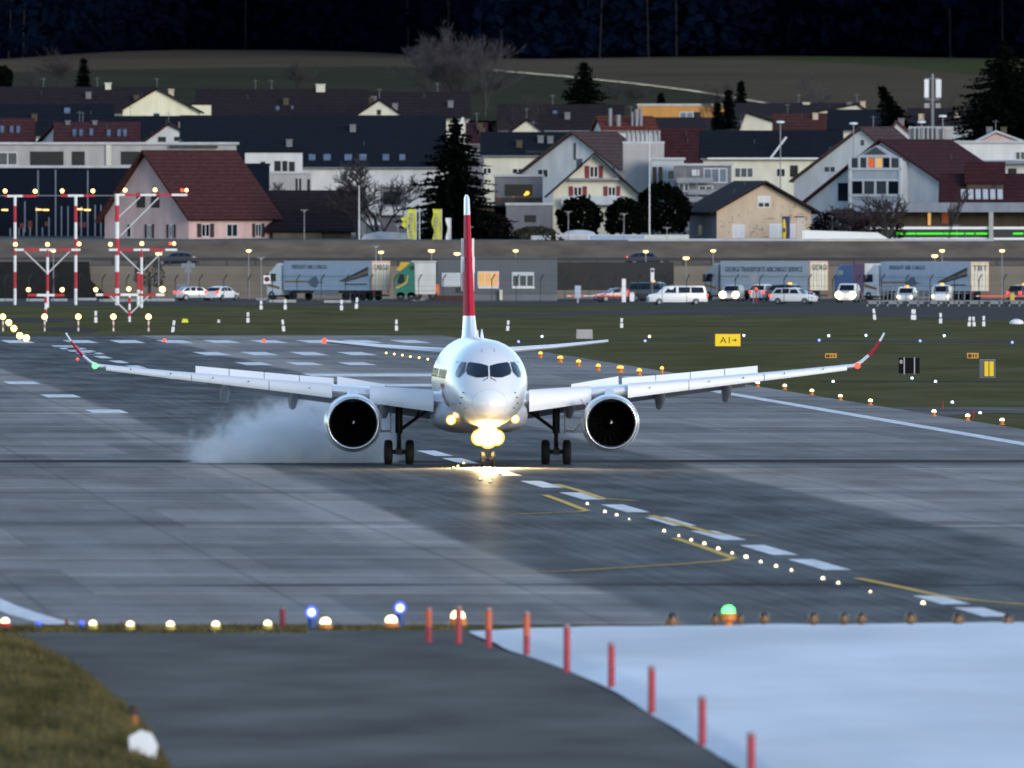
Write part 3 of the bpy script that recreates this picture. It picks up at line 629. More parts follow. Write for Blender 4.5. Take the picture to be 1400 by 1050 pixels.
# tyre smoke: a real volume of uneven density drifting behind the wheels
def smoke():
    X0, X1, Y0, Y1, Z0, Z1 = -14.8, -3.9, 0.8, 9.0, 0.05, 3.8
    mb = MB(); vs = []
    prof = [(0, .15), (.06, .6), (.2, .9), (.4, 1.0), (.6, 1.0), (.8, .95), (.95, .7), (1, .4)]
    for (t, h) in prof:
        x = X0+(X1-X0)*t
        for (yy, zz) in ((0.03, 0), (0, .35), (.15, .8), (.5, 1), (.85, .8), (1, .35), (.97, 0)):
            vs.append((x, Y0+(Y1-Y0)*yy, Z0+(Z1-Z0)*zz*h))
    n = 7; fs = [tuple(range(n)), tuple(range((len(prof)-1)*n, len(prof)*n))]
    for i in range(len(prof)-1):
        for k in range(n): fs.append((i*n+k, i*n+(k+1) % n, (i+1)*n+(k+1) % n, (i+1)*n+k))
    mb.add(vs, fs)
    m = bpy.data.materials.new('tyre_smoke'); m.use_nodes = True; nt = m.node_tree; nt.nodes.clear(); N = nt.nodes.new; L = nt.links.new
    out = N('ShaderNodeOutputMaterial'); pv = N('ShaderNodeVolumePrincipled'); L(pv.outputs[0], out.inputs['Volume'])
    pv.inputs['Color'].default_value = (0.985, 0.99, 1.0, 1); pv.inputs['Anisotropy'].default_value = 0.1
    tc = N('ShaderNodeTexCoord'); sp = N('ShaderNodeSeparateXYZ'); L(tc.outputs['Object'], sp.inputs[0])
    def mth(op, a, b=None, cl=False):
        q = N('ShaderNodeMath'); q.operation = op; q.use_clamp = cl
        for i, x in enumerate((a, b)):
            if x is None: continue
            if isinstance(x, (int, float)): q.inputs[i].default_value = x
            else: L(x, q.inputs[i])
        return q.outputs[0]
    def rng(x, a, b, c, d):
        q = N('ShaderNodeMapRange'); q.interpolation_type = 'SMOOTHSTEP'; L(x, q.inputs[0])
        for i, v in zip((1, 2, 3, 4), (a, b, c, d)): q.inputs[i].default_value = v
        return q.outputs[0]
    n1 = N('ShaderNodeTexNoise'); n1.inputs['Scale'].default_value = 0.55; n1.inputs['Detail'].default_value = 6; n1.inputs['Roughness'].default_value = 0.6; n1.inputs['Distortion'].default_value = 0.4; L(tc.outputs['Object'], n1.inputs['Vector'])
    nn = mth('MULTIPLY', mth('SUBTRACT', n1.outputs[0], 0.5), 5.0)
    # height falloff rises towards the wheels; ends fade at every wall of the box
    top = rng(sp.outputs[0], X0, X1-3, 0.9, 3.2)
    zz = mth('ADD', mth('SUBTRACT', top, sp.outputs[2]), nn)
    dz = rng(zz, -0.8, 1.9, 0, 1)
    ex_ = mth('MULTIPLY', rng(mth('ADD', sp.outputs[0], nn), X0+.3, X0+4.5, 0, 1), rng(sp.outputs[0], X1-4.2, X1-.8, 1, 0))
    ey_ = mth('MULTIPLY', rng(sp.outputs[1], Y0+.1, Y0+1.5, 0, 1), rng(sp.outputs[1], Y1-2.5, Y1-.2, 1, 0))
    ez_ = rng(sp.outputs[2], 2.5, 3.6, 1, 0)
    low = rng(sp.outputs[2], 0.2, 2.2, 1.2, 0.25)
    n2 = N('ShaderNodeTexNoise'); n2.inputs['Scale'].default_value = 1.3; n2.inputs['Detail'].default_value = 5; n2.inputs['Distortion'].default_value = .8; L(tc.outputs['Object'], n2.inputs['Vector'])
    dz = mth('MULTIPLY', dz, rng(n2.outputs[0], .40, .64, .03, 1.7))
    k = mth('MULTIPLY', mth('MULTIPLY', dz, ex_), mth('MULTIPLY', mth('MULTIPLY', ey_, low), mth('MULTIPLY', ez_, 4.2)))
    L(k, pv.inputs['Density'])
    o = mb.build('tyre_smoke', m, kind='stuff'); tag(o, 'pale blue tyre smoke drifting low behind the left engine', 'smoke')
    o.location = (0, 0, 0)
smoke()
# ================================================================ HILLS, EMBANKMENT, ROADS
def terr(d):
    T = [(3455, 5.9), (3600, 6.0), (4000, 8.6), (4300, 14.5), (4700, 23.6)]
    if d <= T[0][0]: return 5.9
    for a, b in zip(T[:-1], T[1:]):
        if a[0] <= d <= b[0]: return a[1]+(b[1]-a[1])*(d-a[0])/(b[0]-a[0])
    return 23.6
EMB = mat('embankment_concrete', (0.17, 0.145, 0.115), 0.85, var=0.22, scale=0.15, stretch=(1, 1, 1))
EMBD = mat('noise_wall_concrete', (0.100, 0.086, 0.078), 0.9, var=0.35, scale=0.5, stretch=(.5, 1, 2))
EARTH = mat('town_ground', (0.035, 0.038, 0.03), 0.95, var=0.4, scale=0.08)
XW = 420
mb = MB(); rows = [(3452, 5.9), (3600, 6.0), (4000, 8.6), (4300, 14.5), (4700, 23.55)]
vs = []; fs = []
for d, z in rows:
    for i in range(21): vs.append((-XW+2*XW*i/20, d+CY, z))
for j in range(len(rows)-1):
    for i in range(20): fs.append((j*21+i, j*21+i+1, (j+1)*21+i+1, (j+1)*21+i))
mb.add(vs, fs); mb.build('hillside', EARTH, kind='structure')
MB().box(-XW, XW, 3425+CY, 3451.5+CY, -0.5, 3.45).build('embankment', EMB, kind='structure')
MB().box(-XW, XW, 3426+CY, 3449+CY, 3.45, 3.49).build('upper_road', ROADG, kind='structure')
wall = MB().box(-XW, XW, 3450+CY, 3451.9+CY, 3.4, 6.05).build('noise_barrier', EMBD, recalc=True); tag(wall, 'long grey noise barrier wall above the embankment behind the upper road', 'wall')
rail = MB().box(-XW, XW, 3426+CY, 3426.2+CY, 4.0, 4.35); [rail.box(x-.08, x+.08, 3426.2+CY, 3426.35+CY, 3.45, 4.2) for x in range(-60, 61, 3)]
o = rail.build('guard_rail', DARK); tag(o, 'dark guard rail along the edge of the upper road', 'guard rail')
# fields on the hill, each a sheet with real distances
def dpy(py): return 4700+(140-py)*(900/65.0)
TOPL = [(-60, 83), (0, 81), (60, 77), (150, 71), (250, 68), (400, 68.5), (520, 72), (600, 77.5), (680, 80.5), (750, 80.5), (900, 78), (1050, 76.5), (1150, 77), (1310, 79), (1460, 82)]
MIDL = [(-60, 100), (0, 99), (120, 95.5), (350, 92), (500, 90.5), (600, 92.5), (690, 97), (780, 104.5), (870, 114), (950, 124), (1050, 141), (1120, 152), (1460, 158)]
GRNL = [(-60, 60), (880, 77.5), (960, 80), (1050, 81.5), (1150, 86), (1240, 93), (1330, 103), (1460, 108)]
def lerp(Lx, x):
    if x < Lx[0][0]: return Lx[0][1]
    for a, b in zip(Lx[:-1], Lx[1:]):
        if a[0] <= x <= b[0]: return a[1]+(b[1]-a[1])*(x-a[0])/(b[0]-a[0])
    return Lx[-1][1]
def field(name, top, bot, m):
    mb = MB(); vs = []; fs = []; nx, ny_ = 130, 8
    for j in range(ny_+1):
        for i in range(nx+1):
            x = -900+3100*i/nx; t, b = top(x), bot(x); b = max(b, t+0.01); y = t+(b-t)*j/ny_; vs.append(P(x, y, dpy(y)))
    for j in range(ny_):
        for i in range(nx): fs.append((j*(nx+1)+i, j*(nx+1)+i+1, (j+1)*(nx+1)+i+1, (j+1)*(nx+1)+i))
    mb.add(vs, fs); return mb.build(name, m, smooth=True, kind='structure', recalc=False)
FG = grass_material('green_field_grass', (0.040, 0.041, 0.026), (0.058, 0.058, 0.036), 1.0, (0.02, 0.004, 0.1))
FG2 = grass_material('green_strip_grass', (0.056, 0.060, 0.028), (0.078, 0.080, 0.036), 1.0, (0.03, 0.004, 0.1))
FB = grass_material('brown_field_soil', (0.082, 0.062, 0.042), (0.114, 0.086, 0.058), 1.0, (0.015, 0.004, 0.1))
field('green_field', lambda x: lerp(MIDL, x)+(0.6 if x > 680 else 0), lambda x: max(165, lerp(MIDL, x)+2), FG)
field('brown_field', lambda x: max(lerp(TOPL, x), lerp(GRNL, x) if x > 880 else 0), lambda x: lerp(MIDL, x)-(0.9 if x > 680 else 0), FB)
field('green_field', lambda x: lerp(TOPL, x), lambda x: lerp(GRNL, x) if x > 900 else lerp(TOPL, x)+1.5, FG2)
pm = MB()
pts = [(680, 96.5)]+[(x, lerp(MIDL, x)) for x in range(700, 1130, 15)]
for a, b in zip(pts[:-1], pts[1:]):
    pm.add([P(a[0], a[1]-1.0, dpy(a[1]-1.0)), P(b[0], b[1]-1.0, dpy(b[1]-1.0)), P(b[0], b[1]+.6, dpy(b[1]+.6)), P(a[0], a[1]+.6, dpy(a[1]+.6))], [(0, 1, 2, 3)])
o = pm.build('path', mat('gravel_path', (0.105, 0.09, 0.075), 0.9), kind='structure', recalc=False); o.location.z = 0.03
# wooded hill beyond: rising floor and one far-off forest mass
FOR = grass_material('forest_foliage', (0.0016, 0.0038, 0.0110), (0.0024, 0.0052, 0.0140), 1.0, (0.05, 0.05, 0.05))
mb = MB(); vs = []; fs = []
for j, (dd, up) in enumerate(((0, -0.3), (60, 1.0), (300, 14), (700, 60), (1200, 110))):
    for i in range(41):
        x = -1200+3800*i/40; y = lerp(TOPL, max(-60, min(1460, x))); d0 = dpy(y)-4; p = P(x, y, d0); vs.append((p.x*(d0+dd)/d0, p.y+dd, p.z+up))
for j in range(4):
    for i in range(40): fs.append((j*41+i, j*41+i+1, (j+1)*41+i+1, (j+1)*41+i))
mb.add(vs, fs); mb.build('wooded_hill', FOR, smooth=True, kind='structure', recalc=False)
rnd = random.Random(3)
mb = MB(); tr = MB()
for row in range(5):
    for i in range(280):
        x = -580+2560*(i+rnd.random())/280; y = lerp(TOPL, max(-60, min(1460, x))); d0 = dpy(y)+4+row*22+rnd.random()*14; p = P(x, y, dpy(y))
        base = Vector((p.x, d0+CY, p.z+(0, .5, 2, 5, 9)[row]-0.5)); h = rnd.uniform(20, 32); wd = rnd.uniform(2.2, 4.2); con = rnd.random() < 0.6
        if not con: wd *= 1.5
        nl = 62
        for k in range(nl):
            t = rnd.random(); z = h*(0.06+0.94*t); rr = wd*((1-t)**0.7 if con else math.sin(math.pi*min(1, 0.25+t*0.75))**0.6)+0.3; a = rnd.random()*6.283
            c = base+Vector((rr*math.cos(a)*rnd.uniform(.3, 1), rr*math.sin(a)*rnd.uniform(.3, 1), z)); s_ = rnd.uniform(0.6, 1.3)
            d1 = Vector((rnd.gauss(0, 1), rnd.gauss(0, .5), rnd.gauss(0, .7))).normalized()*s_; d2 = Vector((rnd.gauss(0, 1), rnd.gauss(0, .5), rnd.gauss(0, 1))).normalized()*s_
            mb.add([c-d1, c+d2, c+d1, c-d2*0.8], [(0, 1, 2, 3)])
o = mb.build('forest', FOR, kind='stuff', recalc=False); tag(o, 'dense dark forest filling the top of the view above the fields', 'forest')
BARK = mat('pale_bark', (0.0035, 0.0035, 0.005), 0.9)
for i in range(11):
    x = rnd.uniform(-10, 1410); y = lerp(TOPL, max(-60, min(1460, x))); p = P(x, y, dpy(y)); h = rnd.uniform(14, 26); lean = rnd.gauss(0, .8)
    tr.tube([p+Vector((0, 1, -0.5)), p+Vector((lean*.4, 1.5, h*.5)), p+Vector((lean, 2, h))], [.16, .11, .03], 5)
    for k in range(5):
        t = rnd.uniform(.4, .9); q = p+Vector((lean*t, 1+t, h*t)); tr.tube([q, q+Vector((rnd.gauss(0, 2), rnd.gauss(0, 1), rnd.uniform(1, 4)))], [.07, .02], 4)
o = tr.build('forest_edge_trunks', BARK, kind='stuff', recalc=False); tag(o, 'thin bare trunks standing along the dark forest edge', 'forest')

# ================================================================ HOUSES
COL = {}
def wallm(name, c, var=0.12, **k): return mat(name, c, 0.85, var=var, scale=0.9, stretch=(1, 1, .3), **k)
W_PINK = wallm('pink_render', (0.56, 0.39, 0.37)); W_GREY = wallm('light_grey_render', (0.36, 0.345, 0.34)); W_WHITE = wallm('white_render', (0.56, 0.56, 0.55))
W_CREAM = wallm('cream_render', (0.60, 0.57, 0.46)); W_YEL = wallm('yellow_render', (0.72, 0.67, 0.48)); W_DARK = wallm('dark_cladding', (0.003, 0.007, 0.016), spec=.15); W_SLATE = wallm('slate_blue_render', (0.20, 0.22, 0.26))
W_BEIGE = wallm('beige_render', (0.48, 0.38, 0.28), 0.1); W_ORANGE = wallm('orange_render', (0.50, 0.24, 0.06)); W_BROWN = wallm('brown_timber', (0.06, 0.045, 0.03), 0.3); W_PALE = wallm('pale_blue_grey_render', (0.40, 0.43, 0.46)); W_MID = wallm('mid_grey_render', (0.15, 0.15, 0.165))
def roofm(name, c):
    m = mat(name, tuple(x*.55 for x in c), 0.85, var=0.28, scale=1.2, stretch=(1, 1, 4), spec=.15)
    nt = m.node_tree; b = nt.nodes['Principled BSDF']; N = nt.nodes.new; L = nt.links.new     # courses of tiles
    src = b.inputs['Base Color'].links[0].from_socket; tc = N('ShaderNodeTexCoord'); wv = N('ShaderNodeTexWave'); wv.bands_direction = 'Z'; wv.inputs['Scale'].default_value = 0.75; wv.inputs['Distortion'].default_value = .6
    L(tc.outputs['Object'], wv.inputs['Vector']); mr = N('ShaderNodeMapRange'); L(wv.outputs['Fac'], mr.inputs[0]); mr.inputs[3].default_value = .72; mr.inputs[4].default_value = 1.2
    vm = N('ShaderNodeVectorMath'); vm.operation = 'SCALE'; L(src, vm.inputs[0]); L(mr.outputs[0], vm.inputs['Scale']); L(vm.outputs[0], b.inputs['Base Color']); return m
R_RB = roofm('red_brown_tiles', (0.105, 0.036, 0.036)); R_NAVY = roofm('dark_slate_roof', (0.010, 0.014, 0.024)); R_BR = roofm('dark_brown_tiles', (0.035, 0.022, 0.026)); R_MAR = roofm('maroon_tiles', (0.075, 0.022, 0.026)); R_OR = roofm('orange_red_tiles', (0.22, 0.055, 0.03)); R_GREYR = roofm('grey_brown_tiles', (0.12, 0.075, 0.07)); R_FLAT = mat('flat_roof_edge', (0.42, 0.43, 0.45), 0.6)
FRAME = mat('window_frame_white', (0.62, 0.62, 0.62), 0.5, var=0); SHUT = mat('dark_red_shutter', (0.16, 0.01, 0.02), 0.6, var=0.1); SHUTB = mat('brown_shutter', (0.035, 0.018, 0.016), 0.6, var=0.1)
LITW = lamp('lit_window_warm', (1.0, 0.58, 0.20), 0.26); LITO = lamp('lit_window_orange', (1.0, 0.20, 0.04), 0.22); BLIND = mat('roller_blind', (0.50, 0.53, 0.56), 0.6, var=0.05, scale=3, stretch=(.1, .1, 6))
GLT = mat('grey_window_glass', (0.05, 0.06, 0.07), 0.15, var=0.2)
def window(parent, M, w, h, kind='w'):
    """in M: x along the wall, y outward is negative, z up; origin = lower left corner"""
    ft = 0.09
    if kind in ('w', 'L', 's', 'S', 'b', 'g', 'm', 'h'):
        f = MB()
        f.box(0, w, -.05, .02, 0, ft, M).box(0, w, -.05, .02, h-ft, h, M).box(0, ft, -.05, .02, ft, h-ft, M).box(w-ft, w, -.05, .02, ft, h-ft, M)
        if w > 1.0 or kind in 'sS':
            n = max(1, int(round(w/1.3))) if w > 1.0 else 1
            for k in range(1, n+1):
                x = w*k/(n+1); f.box(x-.05, x+.05, -.05, .02, ft, h-ft, M)
        fo = f.build('window', FRAME, parent)
    else:
        fo = MB().box(0, w, -.03, .02, 0, h, M).build('window', GLASS, parent)
    pm_ = {'w': GLASS, 'L': LITW, 's': GLASS, 'S': GLASS, 'b': BLIND, 'g': GLT, 'm': GLASSB, 'h': BLIND}.get(kind)
    if pm_:
        if kind == 'h':
            MB().box(ft, w-ft, -.025, .0, h*0.42, h-ft, M).build('blind', BLIND, fo); MB().box(ft, w-ft, -.02, .0, ft, h*0.42, M).build('pane', GLASS, fo)
        else: MB().box(ft, w-ft, -.025, .0, ft, h-ft, M).build('blind' if kind == 'b' else 'pane', pm_, fo)
    if kind in ('s', 'S'):
        sw = w*0.52; m_ = SHUT if kind == 's' else SHUTB
        for x0 in (-sw-.02, w+.02): MB().box(x0, x0+sw, -.07, -.002, -.03, h+.03, M).build('shutter', m_, parent)
    return fo
HOUSES = {}
def house(label, d, A, B, C, base, eave, ridge, yaw, wall, roof, wins=(), axis='front', apex=None, over=0.45, cat='house', name='house', chim=(), side_wall=None, group=None, thick=0.24):
    s = F/d; ps = R(yaw); cs, sn = math.cos(ps), math.sin(ps)
    eL, eR = eave if isinstance(eave, tuple) else (eave, eave)
    if yaw < 0: W = (B-A)/s/cs; L = (C-B)/s/abs(sn); K = B; x0, x1 = -W, 0.0
    elif yaw > 0: W = (C-B)/s/cs; L = (B-A)/s/abs(sn); K = B; x0, x1 = 0.0, W
    else: W = (B-A)/s; L = C; K = A; x0, x1 = 0.0, W
    K3 = P(K, base, d)
    zz = lambda py: (base-py)/s
    lx = lambda px: (px-K)/s/cs
    xa = (x0+x1)/2 if apex is None else lx(apex)
    t = thing(name, label, cat, K3, ps, group)
    zb = min(0.0, terr(d)-K3.z)-1.5
    zL, zR, zr = zz(eL), zz(eR), zz(ridge)
    if axis == 'front':
        MB().prism([(x0, zb), (x1, zb), (x1, zR-.05), (xa, zr-.12), (x0, zL-.05)], 0, L).build('wall', wall, t)
        for (xe, ze, sg) in ((x0, zL, -1), (x1, zR, 1)):
            dx, dz = xe-xa, ze-zr; ln = math.hypot(dx, dz) or 1; ux, uz = dx/ln, dz/ln
            xo, zo = xe+ux*over, ze+uz*over; nx_, nz_ = -uz*sg*1.0, ux*sg*1.0
            if nz_ < 0: nx_, nz_ = -nx_, -nz_
            MB().prism([(xa, zr), (xo, zo), (xo+nx_*thick, zo+nz_*thick), (xa+nx_*thick*(0), zr+thick*1.02)], -over, L+over).build('roof', roof, t)
    elif axis == 'side':
        MB().prism([(0, zb), (L, zb), (L, zR-.05), (L/2, zr-.12), (0, zL-.05)], x0, x1, 'yz').build('wall', wall, t)
        for (ye, ze) in ((0, zL), (L, zR)):
            dy, dz = ye-L/2, ze-zr; ln = math.hypot(dy, dz); uy, uz = dy/ln, dz/ln; yo, zo = ye+uy*over, ze+uz*over
            ny2, nz2 = -uz, uy
            if nz2 < 0: ny2, nz2 = -ny2, -nz2
            MB().prism([(L/2, zr), (yo, zo), (yo+ny2*thick, zo+nz2*thick), (L/2, zr+thick*1.02)], x0-over, x1+over, 'yz').build('roof', roof, t)
    else:  # flat
        MB().box(x0, x1, 0, L, zb, zr-.05).build('wall', wall, t)
        MB().box(x0-over, x1+over, -over, L+over, zr-.05, zr+.22).build('roof', roof, t)
    if side_wall:  # a darker side face, its shade put into the colour, proud of the wall
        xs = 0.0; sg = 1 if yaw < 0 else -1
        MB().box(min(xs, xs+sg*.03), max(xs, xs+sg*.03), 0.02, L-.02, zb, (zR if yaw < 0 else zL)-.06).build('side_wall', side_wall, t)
    for wdef in wins:
        f, a, b_, y0, y1, k = wdef
        if f == 'f':
            M = Matrix.Translation((lx(a), 0, zz(y1))); window(t, M, (b_-a)/s/cs, (y1-y0)/s, k)
        elif f == 's':
            if yaw < 0: ya = (a-K)/s/abs(sn); M = Matrix.Translation((0.03 if side_wall else 0, ya, zz(y1))) @ Matrix.Rotation(R(90), 4, 'Z')
            else: ya = (K-a)/s/abs(sn); M = Matrix.Translation((-0.03 if side_wall else 0, ya, zz(y1))) @ Matrix.Rotation(R(-90), 4, 'Z')
            window(t, M, (b_-a)/s/abs(sn), (y1-y0)/s, k)
        elif f == 'r':   # skylight lying on the visible slope
            if axis == 'side':
                tt = lambda z: L/2*(z-zL)/(zr-zL); z0_, z1_ = zz(y1), zz(y0); an = math.atan2(zr-zL, L/2)
                M = Matrix.Translation((lx(a), tt(z0_), z0_)) @ Matrix.Rotation(an, 4, 'X')
                m_ = MB().box(0, (b_-a)/s/cs, 0, (z1_-z0_)/math.sin(an), thick*0.6, thick+.16, M)
            else:
                z0_, z1_ = zz(y1), zz(y0); an = math.atan2(zr-zR, x1-xa); q = (zr-zR)/(x1-xa)
                ya = (a-K)/s/abs(sn)*0.85; wd = (b_-a)/s/abs(sn)*0.85
                xx = x1-(z0_-zR)/q
                M = Matrix.Translation((xx, ya, z0_)) @ Matrix.Rotation(-an, 4, 'Y').inverted() 
                m_ = MB().box(-(z1_-z0_)/math.sin(an), 0, 0, wd, thick*0.6, thick+.16, M)
            m_.build('skylight', {'m': GLASSB, 'd': GLASS, 'l': BLIND}[k], t)
    for (px, y0, y1, wpx) in chim:
        yy = L*0.5 if axis != 'side' else L/2-.4
        MB().box(lx(px)-wpx/s/2, lx(px)+wpx/s/2, yy-.4, yy+.4, zz(y1)-1.0, zz(y0)).box(lx(px)-wpx/s/2-.1, lx(px)+wpx/s/2+.1, yy-.5, yy+.5, zz(y0), zz(y0)+.12).build('chimney', W_MID if roof is not R_BR else W_CREAM, t)
    rq = random.Random(int(A*7+d))
    if axis != 'flat' and name in ('house', 'gabled_house', 'chalet', 'beige_house', 'long_house', 'white_hall', 'veranda_house'):
        for _ in range(rq.randint(1, 3)):
            k = rq.uniform(.25, .8)
            if axis == 'side': M = Matrix.Translation((x0+(x1-x0)*rq.uniform(.1, .9), L/2*k, zL+(zr-zL)*k))
            else: sg = rq.choice((-1, 1)); xe_ = x1 if sg > 0 else x0; ze_ = zR if sg > 0 else zL; M = Matrix.Translation((xe_+(xa-xe_)*k, L*rq.uniform(.2, .8), ze_+(zr-ze_)*k))
            if rq.random() < .5: MB().tube([(0, 0, -.2), (0, 0, .75)], .09, 6).build('vent_pipe', DARK, t).matrix_local = M
            else: MB().box(-.35, .35, -.3, .3, -.4, .95).box(-.42, .42, -.37, .37, .95, 1.03).build('chimney', rq.choice((W_MID, W_BEIGE, W_BROWN)), t).matrix_local = M
        if rq.random() < .6:
            xx = x0+(x1-x0)*rq.uniform(.2, .8) if axis == 'side' else xa; yy = L/2 if axis == 'side' else L*.4
            MB().tube([(xx, yy, zr), (xx, yy, zr+1.5)], .03, 4).tube([(xx-.4, yy, zr+1.3), (xx+.4, yy, zr+1.3)], .02, 4).build('antenna', GREYM, t)
        if axis == 'side':
            MB().tube([(x0-over*.8, -over-.05, zL-.12), (x1+over*.8, -over-.05, zL-.12)], .08, 6).build('gutter', GREYM, t); MB().tube([(x1-.25, -.08, zL-.1), (x1-.25, -.08, zb)], .05, 6).build('downpipe', GREYM, t)
    return t, (lambda px, py, y=0: (lx(px), y, zz(py)))
# --- first row
h, lc = house('pink gabled house with steep red brown roof behind the striped masts', 3600, 142, 258, 372, 332, (296, 293), 208, -40, W_PINK, R_RB, over=0.9, apex=200,
  wins=[('f', 186, 198, 264, 284, 'd'), ('f', 206, 218, 264, 284, 'd'), ('f', 172, 179, 306, 325, 'w'), ('f', 201, 207, 307, 325, 'S'), ('f', 231, 237, 307, 325, 'S'), ('s', 275, 286, 306, 324, 'S'), ('s', 309, 324, 306, 324, 'w'), ('s', 348, 356, 306, 324, 'S')])
h, lc = house('dark glass fronted hall behind the pink house', 3640, -60, 176, 20, 334, 229, 229, 0, W_DARK, R_FLAT, axis='flat', over=0.3, cat='building', name='hall')
for (x, y0, y1) in ((52, 233, 268), (34, 275, 318), (76, 232, 326), (120, 233, 328), (14, 312, 328), (26, 312, 326), (32, 312, 326), (41, 311, 328), (50, 283, 328), (58, 311, 328), (67, 297, 328), (84, 282, 328), (93, 282, 328), (111, 282, 326), (130, 280, 328), (138, 280, 327), (146, 282, 327)):
    a = lc(x, y1); b = lc(x, y0); MB().box(a[0]-.07, a[0]+.07, -.09, -.003, a[2], b[2]).build('mullion', mat('pale_mullion', (0.16, 0.19, 0.24), 0.5, var=0), h)
for (x0, x1, y) in ((2, 11, 287), (49, 57, 286.5), (58.5, 67, 287), (104.5, 113, 286), (115, 124, 287)):
    a = lc(x0, y+1); b = lc(x1, y-1); MB().box(a[0], b[0], -.35, -.12, a[2], b[2]).build('strip_lamp', lamp('strip_lamp_glass', (1.0, 0.60, 0.22), 1.0), h)
for (x0, x1, y0, y1) in ((27, 35, 305, 312), (38, 44, 302, 312), (61, 66, 303, 309), (108, 118, 304, 311)):
    a = lc(x0, y1); b = lc(x1, y0); MB().box(a[0], b[0], -.05, -.004, a[2], b[2]).build('lit_room', lamp('dim_red_room', (0.5, 0.07, 0.04), 0.03), h)
h, lc = house('low grey rendered office block with dark window bands on the hall roof', 3690, -60, 322, 14, 240, 197, 197, 0, W_GREY, R_FLAT, axis='flat', over=0.3, cat='building', name='office_block',
  wins=[('f', -30, 24, 208, 226, 'g'), ('f', 41, 87, 207, 226, 'd'), ('f', 98, 116, 207, 226, 'd'), ('f', 165, 191, 207, 225, 'd')])
a = lc(232, 202); b = lc(298, 199); MB().box(a[0], b[0], -.5, -.03, a[2], b[2]).build('canopy', DARK, h)
a = lc(145, 226); b = lc(152, 198); MB().box(a[0], b[0], -.25, -.01, a[2], b[2]).build('pilaster', W_CREAM, h)
h, lc = house('brown timber barn with long dark roof beside the pink house', 3610, 371, 480, 12, 334, 313, 263, 0, W_BROWN, R_BR, axis='side', over=0.7, cat='barn', name='barn',
  wins=[('f', 385, 440, 316, 318, 'b')])
a = lc(373, 330); b = lc(440, 316); MB().box(a[0], b[0], -.3, -.02, a[2], b[2]).build('plank_front', wallm('pale_planks', (0.15, 0.12, 0.08), 0.3), h)
house('grey house with dark front half hidden by the bare tree', 3650, 478, 500, 12, 334, 255, 254, 0, W_MID, R_FLAT, axis='flat', over=0.2, name='annex', cat='annex')
h, lc = house('small dark balcony block behind the bare tree', 3655, 520, 552, 8, 334, 256, 255, 0, W_MID, R_FLAT, axis='flat', over=0.2, name='balcony_block', cat='annex', wins=[('f', 524, 548, 262, 280, 'd')])
a = lc(522, 294); b = lc(550, 283); MB().box(a[0], b[0], -.9, -.03, a[2], b[2]).build('balcony', W_WHITE, h)
# big white hall with navy roof
h, lc = house('large white hall with a huge navy roof and a row of skylights', 3800, 250, 604, 28, 310, 228, 160, 0, W_WHITE, R_NAVY, axis='side', over=0.5, cat='hall', name='white_hall',
  wins=[('r', x0, x1, 215, 222, 'm') for x0, x1 in ((422, 431), (442, 452), (471, 481), (491, 501), (523, 532), (546, 554))])
g = MB(); p0, p1, p2 = lc(604, 228), lc(619, 164), lc(604, 164)
g.prism([(p0[0]+.6, p0[2]-5), (p0[0]+.9, p0[2]-5), (p0[0]+2.6, p1[2]+.3), (p0[0]+2.3, p1[2]+.3)], 2, 2.4); g.build('verge_board', FRAME, h)
h, lc = house('white dormer block with three dark windows joined to the navy roof', 3790, 335, 413, 10, 310, 208, 208, 0, W_WHITE, R_NAVY, axis='flat', over=0.15, cat='annex', name='dormer_block',
  wins=[('f', 375, 384, 220, 234, 'd'), ('f', 386, 393, 220, 234, 'd'), ('f', 395, 403, 221, 235, 'd'), ('f', 356, 363, 221, 226, 'd')])
h, lc = house('grey terrace block with three slim windows below the navy roof', 3740, 369, 425, 8, 320, 237, 237, 0, W_GREY, R_FLAT, axis='flat', over=0.15, cat='annex', name='terrace_block',
  wins=[('f', 404, 407, 244, 262, 'd'), ('f', 409, 412, 244, 262, 'd'), ('f', 420, 424, 245, 262, 'd')])
house('dark slate stair block rising behind the pink house roof', 3660, 330, 368, 6, 320, 226, 226, 0, W_DARK, R_NAVY, axis='flat', over=0.1, cat='annex', name='stair_block')
house('dark brick building with unlit front behind the flags', 3640, 640, 695, 10, 334, 284, 284, 0, W_BROWN, R_NAVY, axis='flat', over=0.1, cat='building', name='brick_building')
h, lc = house('dark flat roofed cafe with warm lights on its terrace', 3640, 676, 742, 9, 334, 241, 241, 0, W_MID, R_FLAT, axis='flat', over=0.2, cat='cafe', name='cafe',
  wins=[('f', 690, 728, 252, 268, 'd')])
for (x, y, r, m_) in ((721, 264, .22, LAMBER), (718, 266, .14, LAMBER), (683, 270, .10, LITO), (702, 269, .09, LITO), (664, 270, .08, LITO)):
    a = lc(x, y); MB().sphere((a[0], -.3, a[2]), r, 8).build('terrace_lamp', m_, h)
a = lc(677, 279); b = lc(741, 270); MB().box(a[0], b[0], -1.2, -1.05, a[2], b[2]).build('terrace_railing', W_BROWN, h)
h, lc = house('grey flat roofed garage block with one small dark window', 3620, 692, 756, 9, 334, 280, 280, 0, W_MID, R_FLAT, axis='flat', over=0.1, cat='annex', name='garage_block', wins=[('f', 717, 733, 294, 304, 'd')])
h, lc = house('cream chalet with dark red shutters, white balcony and wide gable', 3630, 756, 870, 12, 330, (262, 264), 211, 0, W_CREAM, R_BR, axis='front', apex=813, over=1.1, name='chalet',
  wins=[('f', 806, 818, 227, 243, 's'), ('f', 784, 796, 255, 268, 's'), ('f', 831, 842, 255, 268, 's')])
a = lc(768, 280); b = lc(856, 268); bal = MB().box(a[0], b[0], -1.2, -1.1, a[2], b[2]).box(a[0], b[0], -1.1, -.02, a[2]-.05, a[2]+.12).build('balcony', wallm('balcony_panels', (0.45, 0.48, 0.50)), h)
